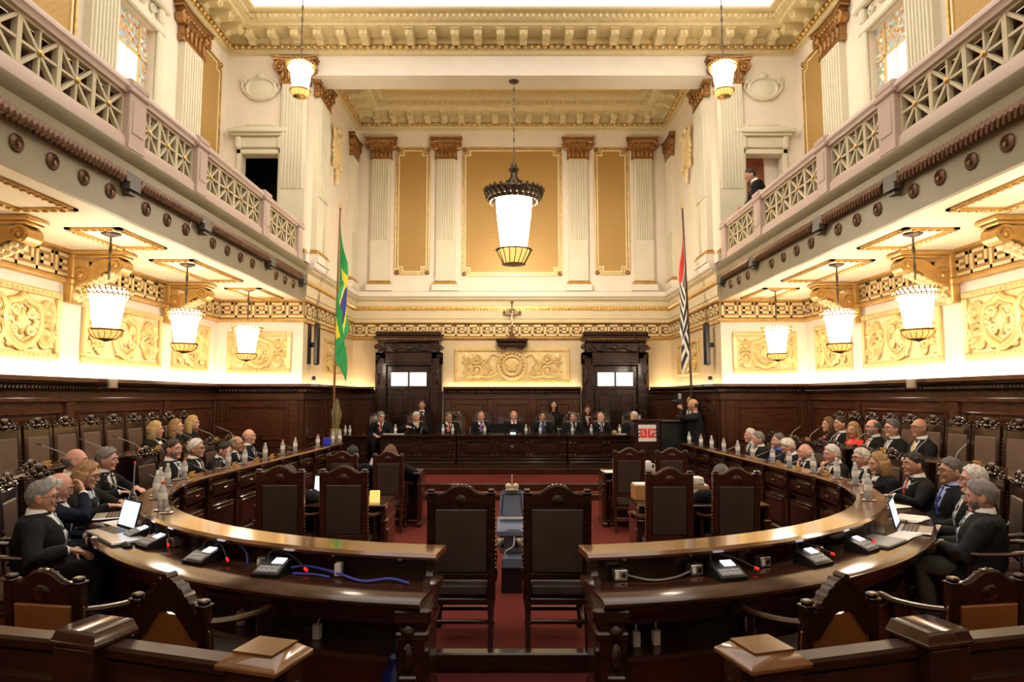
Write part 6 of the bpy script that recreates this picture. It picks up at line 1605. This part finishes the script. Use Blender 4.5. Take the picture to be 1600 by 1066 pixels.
# people standing
person('young dark haired man in black suit standing before the left rear door', (-2.24, 16.0, 1.60), 0.1, 0.0, sit=False, arms=('side', 'side'), hair='short', hc='hair_dark', robe=False, vox=F_, lean=0, s=0.93, skin='skin_tan')
person('tall dark haired woman standing behind the judges holding papers', (1.03, 15.9, 1.60), 0.1, 0.0, sit=False, arms=('front', 'front'), hair='bob', hc='hair_black', female=True, tie=None, collar=False, robe=False, vox=F_, lean=0, s=0.93, shirt=None)
person('shorter dark haired woman with pink lanyard standing at the right rear door', (1.88, 16.0, 1.46), -0.05, 0.0, sit=False, arms=('side', 'side'), hair='long', hc='hair_dark', female=True, tie='tie_pink', collar=False, robe=False, vox=F_, lean=0, s=0.90, skin='skin_tan')
person('bald photographer in black suit aiming a camera beside the right flagpole', (3.60, 12.78, 1.78), -1.9, 0.0, sit=False, shirt=None, arms=('camera', 'camera'), hair='bald', hc='hair_dark', robe=False, vox=C_, lean=0.06, skin='skin_tan', fat=1.1, tie=None)
person('dark haired man in black suit standing behind the photographer', (3.90, 13.98, 1.82), -1.0, 0.0, sit=False, arms=('side', 'side'), hair='short', hc='hair_black', robe=False, vox=C_, lean=0, skin='skin_tan', s=1.0)
person('dark haired man in black suit leaning on the right gallery rail', (4.55, 11.9, 6.02), -PI / 2 - 0.15, 4.5, sit=False, arms=('rail', 'rail'), hair='short', hc='hair_black', robe=False, vox=C_, lean=0.38, pitch=0.2, skin='skin_tan', s=0.98)
# clerks
person('clerk in black seated at the near left table, mostly hidden by the chair back', (-2.27, 6.58, 0.95), PI - 0.1, hair='short', hc='hair_dark', vox=C_, arms=('type', 'type'), lean=0.06, robe=True, fat=1.12)
person('grey haired clerk seated at the near right table with only the crown showing', (2.13, 6.60, 0.98), PI, hair='full', hc='hair_dkgrey', vox=C_, arms=('desk', 'desk'), lean=0.1)
person('dark haired clerk seated at the far left table, outer seat', (-2.23, 9.05, 1.0), PI, hair='short', hc='hair_black', vox=F_, arms=('desk', 'desk'), lean=0.06)
person('brown haired woman seated at the far left table with bare ankles', (-1.70, 9.05, 1.0), PI, hair='bob', hc='hair_brown', vox=F_, arms=('desk', 'desk'), female=True, tie=None, collar=False, shirt=None, skirt=True, lean=0.05)
# ---------------------------------------------------------------- things on the desks
def bottle_proto(cap, label):
    r = empty('water_bottle', label, 'bottle')
    m = MB(); m.lathe([(0.026, 0.0), (0.031, 0.006), (0.032, 0.05), (0.029, 0.07), (0.032, 0.09), (0.032, 0.135), (0.028, 0.155), (0.016, 0.185), (0.012, 0.192), (0.012, 0.2)], 16); ob('bottle_body', m, 'pet', r)
    m = MB(); m.lathe([(0.0325, 0.075), (0.0335, 0.08), (0.0335, 0.125), (0.0325, 0.13)], 16); ob('bottle_label', m, 'label', r)
    m = MB(); m.lathe([(0.0135, 0.196), (0.0145, 0.2), (0.0145, 0.214), (0.012, 0.219)], 14); ob('bottle_cap', m, cap, r)
    m = MB(); m.lathe([(0.035, -0.006), (0.055, -0.003), (0.056, 0.0), (0.04, 0.0)], 18); ob('coaster', m, 'silver', r)
    return r
BOT = {}
def bottle(kind, x, y, z, label, group):
    if kind not in BOT:
        r = BOT[kind] = bottle_proto({'clear': 'white_plastic', 'red': 'cap_red', 'orange': 'cap_orange'}[kind], label)
        r.location = (x, y, z); r['group'] = group
        return r
    return dup(BOT[kind], label, (x, y, z), random.random() * 6, group)
GL = []
def tumbler(x, y, z, label, group):
    if not GL:
        r = empty('drinking_glass', label, 'glass', (x, y, z), 0, group)
        m = MB(); m.lathe([(0.024, 0.0), (0.026, 0.002), (0.032, 0.10), (0.0305, 0.10), (0.0245, 0.012), (0.001, 0.010)], 16); ob('glass_wall', m, 'glass', r)
        m = MB(); m.lathe([(0.034, -0.005), (0.05, -0.003), (0.051, 0.0), (0.036, 0.0)], 16); ob('coaster', m, 'silver', r)
        GL.append(r); return r
    return dup(GL[0], label, (x, y, z), 0, group)
def orr(n, i, of):
    return ('nearest the viewer' if i == 0 else 'farthest' if i == n - 1 else ORD[i] + ' from the viewer') + ' ' + of
LZ = 0.929
bl = sorted([('clear', -3.12, 5.71), ('clear', -3.33, 6.15), ('clear', -3.45, 6.50), ('clear', -3.56, 8.13), ('clear', -3.54, 9.28), ('clear', -3.50, 10.44), ('clear', -3.41, 12.30), ('clear', -3.30, 12.38), ('clear', -3.22, 5.90), ('red', -2.76, 5.14), ('red', -3.57, 7.07), ('orange', -3.53, 8.56), ('orange', -3.52, 9.93), ('red', -3.44, 11.45)], key=lambda t: t[2])
brt = sorted([('clear', 3.34, 12.18), ('clear', 3.40, 11.01), ('clear', 3.42, 9.8), ('clear', 3.50, 9.42), ('clear', 3.54, 7.62), ('clear', 3.54, 7.07), ('clear', 3.49, 6.60), ('clear', 3.27, 6.0), ('clear', 3.08, 5.62), ('red', 3.36, 11.49), ('orange', 3.42, 10.44), ('red', 3.50, 8.70), ('red', 3.53, 8.25)], key=lambda t: t[2])
CAPS = {'clear': 'white', 'red': 'red', 'orange': 'orange'}
for lst, side in ((bl, 'left'), (brt, 'right')):
    for i, (k, x, y) in enumerate(lst):
        bottle(k, x, y, LZ, 'water bottle with %s cap on the %s ledge, %s' % (CAPS[k], side, orr(len(lst), i, 'there')), 'water bottles on the ledges')
gl = sorted([(-2.66, 5.02), (-3.60, 6.98), (-3.63, 8.02), (-3.60, 8.64), (-3.62, 9.20), (-3.58, 10.0), (-3.58, 10.36), (-3.5, 11.53)], key=lambda t: t[1])
gr = sorted([(3.40, 12.26), (3.46, 11.1), (3.52, 9.57), (3.58, 8.36), (3.60, 7.72), (3.59, 7.15), (3.52, 6.72)], key=lambda t: t[1])
for lst, side in ((gl, 'left'), (gr, 'right')):
    for i, (x, y) in enumerate(lst):
        tumbler(x, y, LZ, 'drinking glass on a small coaster on the %s ledge, %s' % (side, orr(len(lst), i, 'glass there')), 'drinking glasses on the ledges')
ZB = D + 0.642
for i, u in enumerate((619, 693, 708, 757.6, 821.7, 844, 893.7, 923, 967)):
    bottle('red' if i == 3 else 'clear', (u - 800) * 0.01440, 14.42, ZB, 'water bottle on the judges bench, %s from the left' % ORD[i], 'water bottles on the judges bench')
for i, u in enumerate((612, 716, 851, 888, 916, 960)):
    tumbler((u - 800) * 0.01445, 14.5, ZB, 'drinking glass on the judges bench, %s from the left' % ORD[i], 'drinking glasses on the judges bench')
for i, x in enumerate((-3.72, -3.62)):
    bottle('clear', x, 14.4, D + 0.618, 'water bottle on the side table left of the bench, %s one' % ('left', 'right')[i], 'bottles on the side table')
# name plates
def plate(x, y, z, face, mat, label, group):
    m = MB(); m.prism([(-0.0, 0.0)] * 0 + [(-0.06, 0.0), (0.06, 0.0), (0.06, 0.045), (-0.06, 0.045)], -0.004, 0.004)
    m.M = Matrix.Rotation(-0.5, 4, 'X'); m.v = [tuple(m.M @ Vector(p)) for p in m.v]; m.M = None
    m.box(-0.056, 0.056, -0.01, 0.04, -0.002, 0.004)
    tag(ob('name_plate', m, mat, loc=(x, y, z + 0.002), rot=face), label, 'name plate', group)
for lst, side, f in ((((-3.64, 7.35), (-3.60, 8.38), (-3.56, 9.0), (-3.56, 9.57)), 'left', PI / 2), (((3.60, 6.55), (3.62, 7.45), (3.52, 7.95), (3.56, 8.62), (3.42, 9.12)), 'right', -PI / 2)):
    for i, (x, y) in enumerate(lst):
        w = side == 'right' and i == 0
        plate(x, y, 0.924, f + PI, 'paper' if w else 'plate_gold', '%s name plate on the %s ledge, %s' % ('white' if w else 'golden', side, orr(len(lst), i, 'plate there')), 'name plates on the ledges')
for sg, side in ((-1, 'left'), (1, 'right')):
    for i, y in enumerate((6.75, 8.45, 8.85, 10.6, 11.2)):
        plate(sg * 4.86, y, 1.102, sg * -PI / 2 + PI, 'plate_gold', 'golden name plate on the second row desk, %s side, %s' % (side, orr(5, i, 'plate there')), 'name plates on the second row desks')
# gooseneck microphones of the second row and first row
def gooseneck(label, x, y, z, ang, group, h=0.22, red=False):
    r = empty('microphone', label, 'microphone', (x, y, z), ang, group)
    m = MB(); m.lathe([(0.04, 0), (0.04, 0.015), (0.02, 0.03)], 12); ob('base', m, 'black_plastic', r)
    m = MB(); m.tube(curve([(0, 0, 0.02), (0, -0.01, h * 0.2), (0, -0.06, h * 0.42), (0, -0.25, h * 0.82)]), 0.0055, 6); ob('neck', m, 'grey_plastic', r)
    m = MB(); m.tube([(0, -0.25, h * 0.82), (0, -0.30, h * 0.92)], 0.009, 8); ob('capsule', m, 'led_red' if red else 'black_plastic', r)
    return r
GN = {}
def goose(label, x, y, z, ang, group, key='a', **k):
    if key not in GN:
        GN[key] = gooseneck(label, x, y, z, ang, group, **k); return
    dup(GN[key], label, (x, y, z), ang, group)
for sg, side in ((-1, 'left'), (1, 'right')):
    for i, y in enumerate((7.2, 7.9, 8.55, 9.3, 10.0, 10.7, 11.4)):
        goose('thin gooseneck microphone on the %s second row desk, %s' % (side, orr(7, i, 'there')), sg * 4.93, y, 1.102, sg * -PI / 2 + PI + 0.5, 'second row microphones')
    for i, y in enumerate((6.6, 7.3, 8.3, 9.1, 9.8, 10.3, 11.6)):
        goose('gooseneck microphone on the %s front row desk, %s' % (side, orr(7, i, 'there')), sg * 3.80, y, 0.765, sg * PI / 2 * -1 + PI - 0.3 * sg, 'front row microphones', 'b')
m = MB(); m.tube([(0, 0, 0.0), (0, 0, 0.9)], 0.008, 8); m.lathe([(0.06, 0), (0.06, 0.012), (0.012, 0.02)], 12); r = empty('microphone_stand', 'upright microphone stand with red lit tip by the left second row desk', 'microphone', (-3.93, 6.75, 0.765))
ob('rod', MB().tube([(0, 0, 0.01), (0.003, 0, 0.36)], 0.006, 8), 'grey_plastic', r); ob('tip', MB().tube([(0.003, 0, 0.36), (0.003, 0, 0.375)], 0.009, 8), 'led_red', r); ob('base', MB().lathe([(0.04, 0), (0.04, 0.012), (0.012, 0.02)], 12), 'black_plastic', r)
# delegate units on the near curve
MU = []
def unit(x, y, ang, label):
    if not MU:
        r = empty('conference_unit', label, 'microphone unit', (x, y, 0.764), ang, 'conference units')
        m = MB(); m.loft([[(-0.09, yy, z), (0.09, yy, z), (0.085, yy + 0.0, z2), (-0.085, yy, z2)] for yy, z, z2 in ((-0.08, 0.0, 0.018), (0.0, 0.0, 0.055), (0.08, 0.0, 0.075))]); ob('housing', m, 'black_plastic', r)
        m = MB(); m.M = Matrix.Translation((0, 0.0, 0.056)) @ Matrix.Rotation(0.30, 4, 'X'); m.box(-0.01, 0.065, 0.005, 0.065, 0, 0.006, 0.002); ob('screen', m, 'screen_white', r)
        m = MB(); m.M = Matrix.Translation((0, 0.0, 0.054)) @ Matrix.Rotation(0.42, 4, 'X'); m.box(-0.07, 0.07, -0.075, -0.015, 0.0, 0.005, 0.002)
        for a in range(4):
            for b in range(2): m.box(-0.06 + a * 0.033, -0.035 + a * 0.033, -0.07 + b * 0.028, -0.048 + b * 0.028, 0.004, 0.009, 0.002)
        ob('key_panel', m, 'grey_plastic', r)
        m = MB(); m.tube(curve([(-0.06, 0.05, 0.06), (-0.065, 0.07, 0.10), (-0.02, 0.09, 0.115), (0.10, 0.07, 0.085), (0.20, 0.02, 0.035)]), 0.006, 7); ob('gooseneck', m, 'black_plastic', r)
        m = MB(); m.tube([(0.20, 0.02, 0.035), (0.222, 0.010, 0.026)], 0.009, 8); ob('light_ring', m, 'led_red', r)
        MU.append(r); return r
    return dup(MU[0], label, (x, y, 0.764), ang, 'conference units')
for x, y, a, w in ((-2.75, 4.98, -0.75, 'left desk, beside the laptop'), (-2.47, 4.72, -0.65, 'left desk, second from the laptop'), (-1.93, 4.30, -0.45, 'left desk, third from the laptop'), (-1.40, 4.00, -0.2, 'left desk, nearest the blue cable')):
    a_ = math.atan2(x, RC - y); ro = max(3.76, math.hypot(x, RC - y)); unit(ro * math.sin(a_), RC - ro * math.cos(a_), a, 'black conference unit with lit screen on the ' + w)
for x, y, a, w in ((1.22, 3.97, 0.25, 'right desk, nearest the gap'), (1.9, 4.18, 0.5, 'right desk, middle of three'), (2.38, 4.55, 0.65, 'right desk, by the papers')):
    a_ = math.atan2(x, RC - y); ro = max(3.76, math.hypot(x, RC - y)); unit(ro * math.sin(a_), RC - ro * math.cos(a_), a, 'black conference unit with lit screen on the ' + w)
def on_desk(x, y, ro):
    a = math.atan2(x, RC - y)
    return ro * math.sin(a), RC - ro * math.cos(a)
JB = []
for x, y, a, w in ((0.60, 3.93, 0.1, 'right desk, nearest the gap'), (1.05, 4.03, 0.3, 'right desk, second from the gap'), (1.5, 4.23, 0.4, 'right desk, third from the gap'), (1.92, 4.50, 0.5, 'right desk, fourth from the gap'), (-1.88, 4.50, -0.5, 'left desk, behind the third unit'), (-1.47, 4.22, -0.4, 'left desk, behind the nearest unit'), (-2.25, 4.80, -0.6, 'left desk, behind the second unit')):
    lb = 'small metal connector box on the ' + w
    x, y = on_desk(x, y, 3.655)
    if not JB:
        r = empty('connector_box', lb, 'box', (x, y, 0.764), a, 'connector boxes')
        ob('case', MB().box(-0.04, 0.04, -0.03, 0.03, 0, 0.06, 0.004), 'silver', r); ob('socket', MB().tube([(0.015, -0.032, 0.03), (0.015, -0.026, 0.03)], 0.014, 10), 'black_plastic', r); ob('plug', MB().box(-0.036, -0.012, -0.036, -0.028, 0.012, 0.05, 0.002), 'white_plastic', r)
        JB.append(r)
    else: dup(JB[0], lb, (x, y, 0.764), a, 'connector boxes')
m = MB(); m.box(-0.02, 0.02, -0.03, 0.03, 0.0, 0.075, 0.005); tag(ob('power_adapter', m, 'white_plastic', loc=(*on_desk(-1.02, 3.9, 3.66), 0.764)), 'white power adapter standing on the left desk beside the blue cable', 'adapter')
m = MB(); m.tube(curve([(-1.99, 4.30, 0.80), (-1.93, 4.33, 0.86), (-1.80, 4.26, 0.88), (-1.69, 4.17, 0.83), (-1.66, 4.12, 0.772)]), 0.007, 7); tag(ob('network_cable', m, 'blue_cable'), 'short blue cable looping over the left desk between two units', 'cable')
m = MB()
m.tube(curve([(-1.33, 3.96, 0.79), (-1.22, 3.95, 0.80), (-1.03, 3.86, 0.785), (-0.85, 3.74, 0.772), (-0.70, 3.76, 0.78), (-0.58, 3.70, 0.772)]), 0.007, 7); m.tube(curve([(-1.30, 3.90, 0.772), (-1.17, 3.88, 0.772), (-1.06, 3.82, 0.772)]), 0.006, 7)
tag(ob('network_cable', m, 'blue_cable'), 'long blue cable snaking toward the end of the left desk', 'cable')
m = MB(); m.tube(curve([(0.66, 3.80, 0.79), (0.80, 3.76, 0.772), (0.95, 3.82, 0.772), (1.05, 3.88, 0.79)]), 0.005, 6); tag(ob('black_cable', m, 'grey_plastic'), 'thin dark cable between two metal boxes on the right desk', 'cable')
for x, y, w in ((-1.69, 4.17, 'left desk, under the third unit'), (-1.14, 3.95, 'left desk, middle one'), (-0.62, 3.85, 'left desk, beside the end pedestal'), (0.70, 3.85, 'right desk, nearest the pedestal'), (0.82, 3.87, 'right desk, second from the pedestal'), (1.43, 4.07, 'right desk, third from the pedestal')):
    m = MB(); m.box(-0.022, 0.022, -0.02, 0.02, 0.0, 0.085, 0.004); m.box(-0.008, 0.008, -0.022, -0.018, 0.05, 0.065, 0.001); m.tube([(0, 0, 0.085), (0.01, 0.02, 0.13), (0.0, 0.05, 0.2)], 0.004, 5)
    a = math.atan2(x, 7.4 - y); ro = 3.46 + 0.21
    tag(ob('power_supply', m, 'white_plastic', loc=(ro * math.sin(a), 7.4 - ro * math.cos(a), 0.392), rot=a), 'small white power supply on the plinth under the ' + w, 'power supply', 'power supplies under the desk')
# laptops, papers
def laptop(x, y, z, ang, label, open_, scr='screen'):
    r = empty('laptop', label, 'laptop', (x, y, z), ang)
    m = MB(); m.box(-0.165, 0.165, -0.115, 0.115, 0.0, 0.016, 0.005); ob('base', m, 'silver', r)
    if open_:
        m = MB()
        for a in range(12):
            for b in range(4): m.box(-0.15 + a * 0.025, -0.129 + a * 0.025, -0.02 + b * 0.028, 0.003 + b * 0.028, 0.016, 0.0185)
        ob('keyboard', m, 'black_plastic', r)
        m = MB(); m.M = Matrix.Translation((0, 0.115, 0.014)) @ Matrix.Rotation(-0.22, 4, 'X'); m.box(-0.165, 0.165, 0.0, 0.008, 0, 0.225, 0.003); ob('lid', m, 'black_plastic', r)
        m = MB(); m.M = Matrix.Translation((0, 0.115, 0.014)) @ Matrix.Rotation(-0.22, 4, 'X'); m.box(-0.148, 0.148, -0.0015, 0.001, 0.022, 0.21); ob('screen', m, scr, r)
    else:
        ob('lid', MB().box(-0.165, 0.165, -0.115, 0.115, 0.0165, 0.024, 0.004), 'silver', r)
    return r
ZD = 0.764
laptop(-3.12, 5.06, ZD, -0.66, 'open laptop with bluish screen on the left desk', True)
laptop(-2.86, 4.80, ZD, -0.75, 'closed silver laptop at the left edge of the desk, nearest the viewer', False)
laptop(-3.53, 5.72, ZD, -1.1, 'open laptop in front of the typing woman on the left', True)
laptop(3.18, 5.15, ZD, 0.95, 'open laptop seen edge on, right desk', True, 'screen')
m = MB(); m.box(-0.17, 0.17, -0.12, 0.12, 0, 0.022, 0.006); tag(ob('laptop_closed', m, 'grey_plastic', loc=(2.66, 4.73, ZD), rot=0.7), 'closed dark grey laptop at the right desk edge', 'laptop')
def papers(x, y, z, ang, label, n=3, w=0.105, h=0.148, mat='paper'):
    m = MB()
    for k in range(n):
        m.M = frame(0.01 * (k % 2), 0.008 * k, 0.0025 * k, 0.06 * (k - 1)); m.box(-w, w, -h, h, 0.0, 0.0022)
    tag(ob('papers', m, mat, loc=(x, y, z), rot=ang), label, 'papers')
papers(-3.22, 5.42, ZD, 0.9, 'white papers between the two open laptops on the left desk', 4)
papers(-3.13, 4.98, ZD + 0.0, 0.5, 'white sheet beside the closed laptop on the left desk', 1, 0.05, 0.10)
papers(2.93, 4.93, ZD, -0.9, 'long white paper stack on the right desk beside the bearded man', 4, 0.07, 0.20)
papers(3.42, 5.62, ZD, -0.9, 'open grey booklet in front of the white haired man on the right', 5)
papers(3.62, 6.25, ZD, -1.2, 'white papers on the right desk before the man in light blue shirt', 3)
def mouse(x, y, a, label):
    m = MB(); m.loft([[(w * math.cos(q), yy, 0.001 + h * max(0, math.sin(q))) for q in [2 * PI * j / 12 for j in range(12)]] for yy, w, h in ((-0.055, 0.012, 0.01), (-0.04, 0.028, 0.026), (0, 0.032, 0.036), (0.04, 0.028, 0.026), (0.055, 0.010, 0.01))]); tag(ob('computer_mouse', m, 'black_plastic', loc=(x, y, ZD), rot=a), label, 'mouse')
mouse(-2.72, 4.62, 0.9, 'black mouse in front of the closed silver laptop'); mouse(-3.28, 5.22, 0.9, 'black mouse on the papers beside the open laptop'); mouse(3.25, 5.42, -0.8, 'black mouse on the right desk beside the laptop')
m = MB(); m.tube([(0, 0, 0), (0.13, 0, 0.02)], 0.005, 6); tag(ob('pen', m, 'silver', loc=(-3.38, 4.72, 0.71), rot=0.6), 'silver pen held by the nearest man on the left', 'pen')
m = MB(); m.box(-0.09, 0.09, -0.12, 0.12, 0.0, 0.008, 0.003); tag(ob('tablet', m, 'black_plastic', loc=(-3.78, 6.85, ZD), rot=-1.3), 'dark tablet lying before the grey haired man on the left desk', 'tablet')
m = MB(); m.box(-0.07, 0.07, -0.012, 0.012, 0, 0.13, 0.006); m.box(-0.06, 0.06, -0.014, -0.008, 0.015, 0.12, 0.004); tag(ob('blue_package', m, 'blue_plastic', loc=(-3.42, 11.95, 0.924), rot=0.2), 'bright blue package standing at the far end of the left ledge', 'package')
# judges bench items
laptop(0.04, 14.52, ZB, PI, 'dark screen open before the presiding judge', True)
laptop(-0.35, 14.55, ZB, PI + 0.2, 'dark screen left of the presiding judge', True)
m = MB(); m.box(-0.06, 0.06, -0.02, 0.02, 0, 0.045, 0.008); tag(ob('clock_display', m, 'screen_pale', loc=(0.02, 14.30, ZB)), 'small pale lit display before the presiding judge', 'display')
m = MB(); m.box(-0.05, 0.05, -0.03, 0.03, 0, 0.07, 0.012); m.box(-0.035, 0.035, -0.02, 0.02, 0.07, 0.085, 0.01); tag(ob('gold_box', m, 'plate_gold', loc=(2.28, 14.35, ZB)), 'small golden box on the right part of the judges bench', 'box')
papers(-2.63, 14.42, ZB, 1.57, 'white papers on the left end of the judges bench', 2, 0.1, 0.22); papers(2.4, 14.42, ZB, 1.57, 'white papers on the right end of the judges bench', 2, 0.1, 0.15)
for i, u in enumerate((-2.05, -0.95, 0.40, 1.05)):
    goose('gooseneck microphone on the judges bench, %s from the left' % ORD[i], u, 14.5, ZB, PI, 'microphones on the judges bench', 'c', h=0.16)
# inside the horseshoe
r = empty('media_stand', 'blue grey monitor stand with gooseneck behind the two central chairs', 'stand', (0.0, 6.15, 0))
m = MB(); m.M = Matrix.Translation((0, 0, 0.70)) @ Matrix.Rotation(-0.25, 4, 'X'); m.loft([[(-w, 0.0, z), (w, 0.0, z), (w, 0.04, z), (-w, 0.04, z)] for w, z in ((0.125, 0.0), (0.12, 0.10), (0.108, 0.21), (0.09, 0.235))]); ob('monitor_panel', m, 'stand_blue', r)
m = MB(); m.M = Matrix.Translation((0, -0.002, 0.70)) @ Matrix.Rotation(-0.25, 4, 'X'); m.bars([(-0.095, 0.01), (-0.083, 0.01)], 0.006, -0.003, 0.002)
for a, b in (((-0.098, 0.01), (-0.082, 0.195)), ((0.082, 0.195), (0.098, 0.01)), ((-0.082, 0.195), (0.082, 0.195))): m.tube([(a[0], 0, a[1]), (b[0], 0, b[1])], 0.005, 6)
ob('panel_groove', m, 'black_plastic', r)
m = MB(); m.loft([[(-0.14, y, z), (0.14, y, z), (0.14, y, z + 0.04), (-0.14, y, z + 0.04)] for y, z in ((-0.14, 0.54), (0.10, 0.63))]); m.box(-0.12, 0.12, 0.02, 0.1, 0.345, 0.66, 0.01); ob('shelf', m, 'stand_blue', r)
ob('shelf_slot', MB().box(-0.05, 0.07, -0.128, -0.10, 0.585, 0.592), 'black_plastic', r)
m = MB(); m.box(-0.09, 0.09, -0.12, 0.06, 0.24, 0.34, 0.01); ob('power_case', m, 'stand_blue', r); m = MB(); m.box(-0.10, 0.10, -0.05, 0.2, 0.001, 0.235, 0.01); ob('base', m, 'black_plastic', r)
m = MB(); m.tube([(0, 0.02, 0.93), (0, 0.0, 1.08)], 0.006, 7); m.ball((-0.035, 0.03, 0.965), (0.03, 0.025, 0.03), 10, 6); m.ball((0.035, 0.03, 0.965), (0.03, 0.025, 0.03), 10, 6); m.box(-0.06, 0.06, 0.01, 0.05, 0.925, 0.945, 0.006); ob('camera_head', m, 'ivory', r)
m = MB(); m.tube(curve([(0.02, -0.12, 0.54), (0.01, -0.15, 0.45), (-0.06, -0.14, 0.40), (-0.05, -0.13, 0.34)]), 0.005, 6); ob('cable', m, 'white_plastic', r)
laptop(-1.94, 6.74, 0.752, 0.0, 'open laptop with glowing screen on the near left clerks table', True, 'screen_pale')
m = MB(); m.box(-0.05, 0.05, -0.012, 0.012, 0, 0.12, 0.004); tag(ob('yellow_card', m, 'amber_glass', loc=(-1.38, 6.55, 0.752), rot=0.1), 'small glowing yellow card standing on the near left clerks table', 'card')
papers(-1.8, 6.6, 0.752, 0.1, 'white papers on the near left clerks table', 2)
def carton(x, y, z, a, w, d, h, label, lab=True, txt=None):
    r = empty('cardboard_box', label, 'box', (x, y, z), a)
    m = MB(); m.box(-w, w, -d, d, 0, h, 0.004); ob('carton', m, 'cardboard', r)
    m = MB(); m.box(-w + 0.01, w - 0.01, -d + 0.01, d - 0.01, h - 0.004, h + 0.012, 0.003); ob('papers_inside', m, 'paper', r)
    if lab: m = MB(); m.box(-0.02, w * 0.95, -d - 0.002, -d + 0.001, h * 0.35, h * 0.72); ob('box_label', m, 'paper', r)
carton(1.36, 6.78, 0.752, 0.05, 0.10, 0.10, 0.15, 'brown cardboard box on the near right clerks table, at the inner corner', False)
carton(1.58, 6.86, 0.752, -0.02, 0.09, 0.09, 0.17, 'second brown cardboard box behind the inner near right chair', False)
carton(1.90, 6.88, 0.752, 0.0, 0.16, 0.10, 0.13, 'long brown cardboard box with white label on the near right clerks table')
bottle('clear', 1.42, 6.58, 0.758, 'water bottle before the cardboard boxes on the right clerks table, left one', 'bottles on the clerks table'); bottle('clear', 1.52, 6.58, 0.758, 'water bottle before the cardboard boxes on the right clerks table, right one', 'bottles on the clerks table')
m = MB()
for k in range(4): m.box(-0.13, 0.13, -0.1 + 0.01 * k, 0.1, 0.885 + k * 0.018, 0.899 + k * 0.018, 0.004)
for a in (-0.1, -0.02, 0.06): m.box(a, a + 0.06, -0.105, -0.09, 0.90, 0.95)
tag(ob('document_pile', m, 'paper', loc=(1.88, 6.88, 0.012)), 'pile of white documents on top of the long cardboard box', 'papers')
m = MB(); m.box(-0.03, 0.03, -0.03, 0.03, 0, 0.22, 0.008); m.m = 1; m.box(-0.028, 0.028, -0.028, 0.028, 0.22, 0.25, 0.008); tag(ob('red_carton', m, ['red_paint', 'white_plastic'], loc=(2.16, 6.92, 0.752)), 'red upright carton with white top beside the documents', 'carton')
m = MB(); m.lathe([(0.055, 0), (0.06, 0.01), (0.058, 0.10), (0.045, 0.14), (0.02, 0.155)], 18); m.tube(curve([(0.055, 0, 0.11), (0.09, 0, 0.10), (0.09, 0, 0.05), (0.057, 0, 0.03)]), 0.008, 6); m.tube([(-0.05, 0, 0.1), (-0.075, 0, 0.13)], [0.016, 0.010], 8)
tag(ob('white_jug', m, 'white_plastic', loc=(1.93, 9.2, 0.752)), 'white rounded jug on the far right clerks table', 'jug')
for x in (-2.14, -2.06):
    m = MB(); m.lathe([(0.03, 0), (0.035, 0.01), (0.033, 0.12), (0.015, 0.16), (0.012, 0.19)], 14); tag(ob('thermos', m, 'white_plastic', loc=(x + 0.15, 9.2, 0.752)), 'white flask on the far left clerks table, %s of the two' % ('left' if x < -2.1 else 'right'), 'flask')
papers(1.40, 9.2, 0.752, 0.2, 'white papers on the far right clerks table', 2)
# cameras, papers in hands
r = empty('video_camera', 'black camera with upright light held by the bald photographer', 'camera', (3.36, 12.86, 1.71), -1.9)
ob('camera_body', MB().box(-0.06, 0.06, -0.05, 0.05, -0.05, 0.05, 0.01), 'black_plastic', r); ob('lens', MB().tube([(0, -0.05, 0), (0, -0.15, 0)], 0.035, 12), 'black_plastic', r); ob('flash', MB().box(-0.035, 0.035, -0.03, 0.03, 0.05, 0.16, 0.01), 'grey_plastic', r)
papers(1.15, 15.66, 1.02, 0.0, 'pale papers held by the standing woman behind the bench', 2, 0.06, 0.09)

rb = random.Random(4)
m = MB(); m.loft([[(w * math.cos(a) * (1 + 0.25 * rb.random()), w * 0.7 * math.sin(a) * (1 + 0.25 * rb.random()), z) for a in [2 * PI * j / 14 for j in range(14)]] for z, w in ((0.0, 0.03), (0.03, 0.06), (0.09, 0.065), (0.15, 0.05), (0.19, 0.022), (0.23, 0.03), (0.25, 0.012))])
m.tube([(0, 0, 0.24), (0.01, 0.02, 0.34)], 0.003, 5)
tag(ob('plastic_bag', m, 'bag_blue', loc=(-0.62, 3.50, 0.22)), 'crumpled dark blue plastic bag hanging beside the left desk end', 'bag')
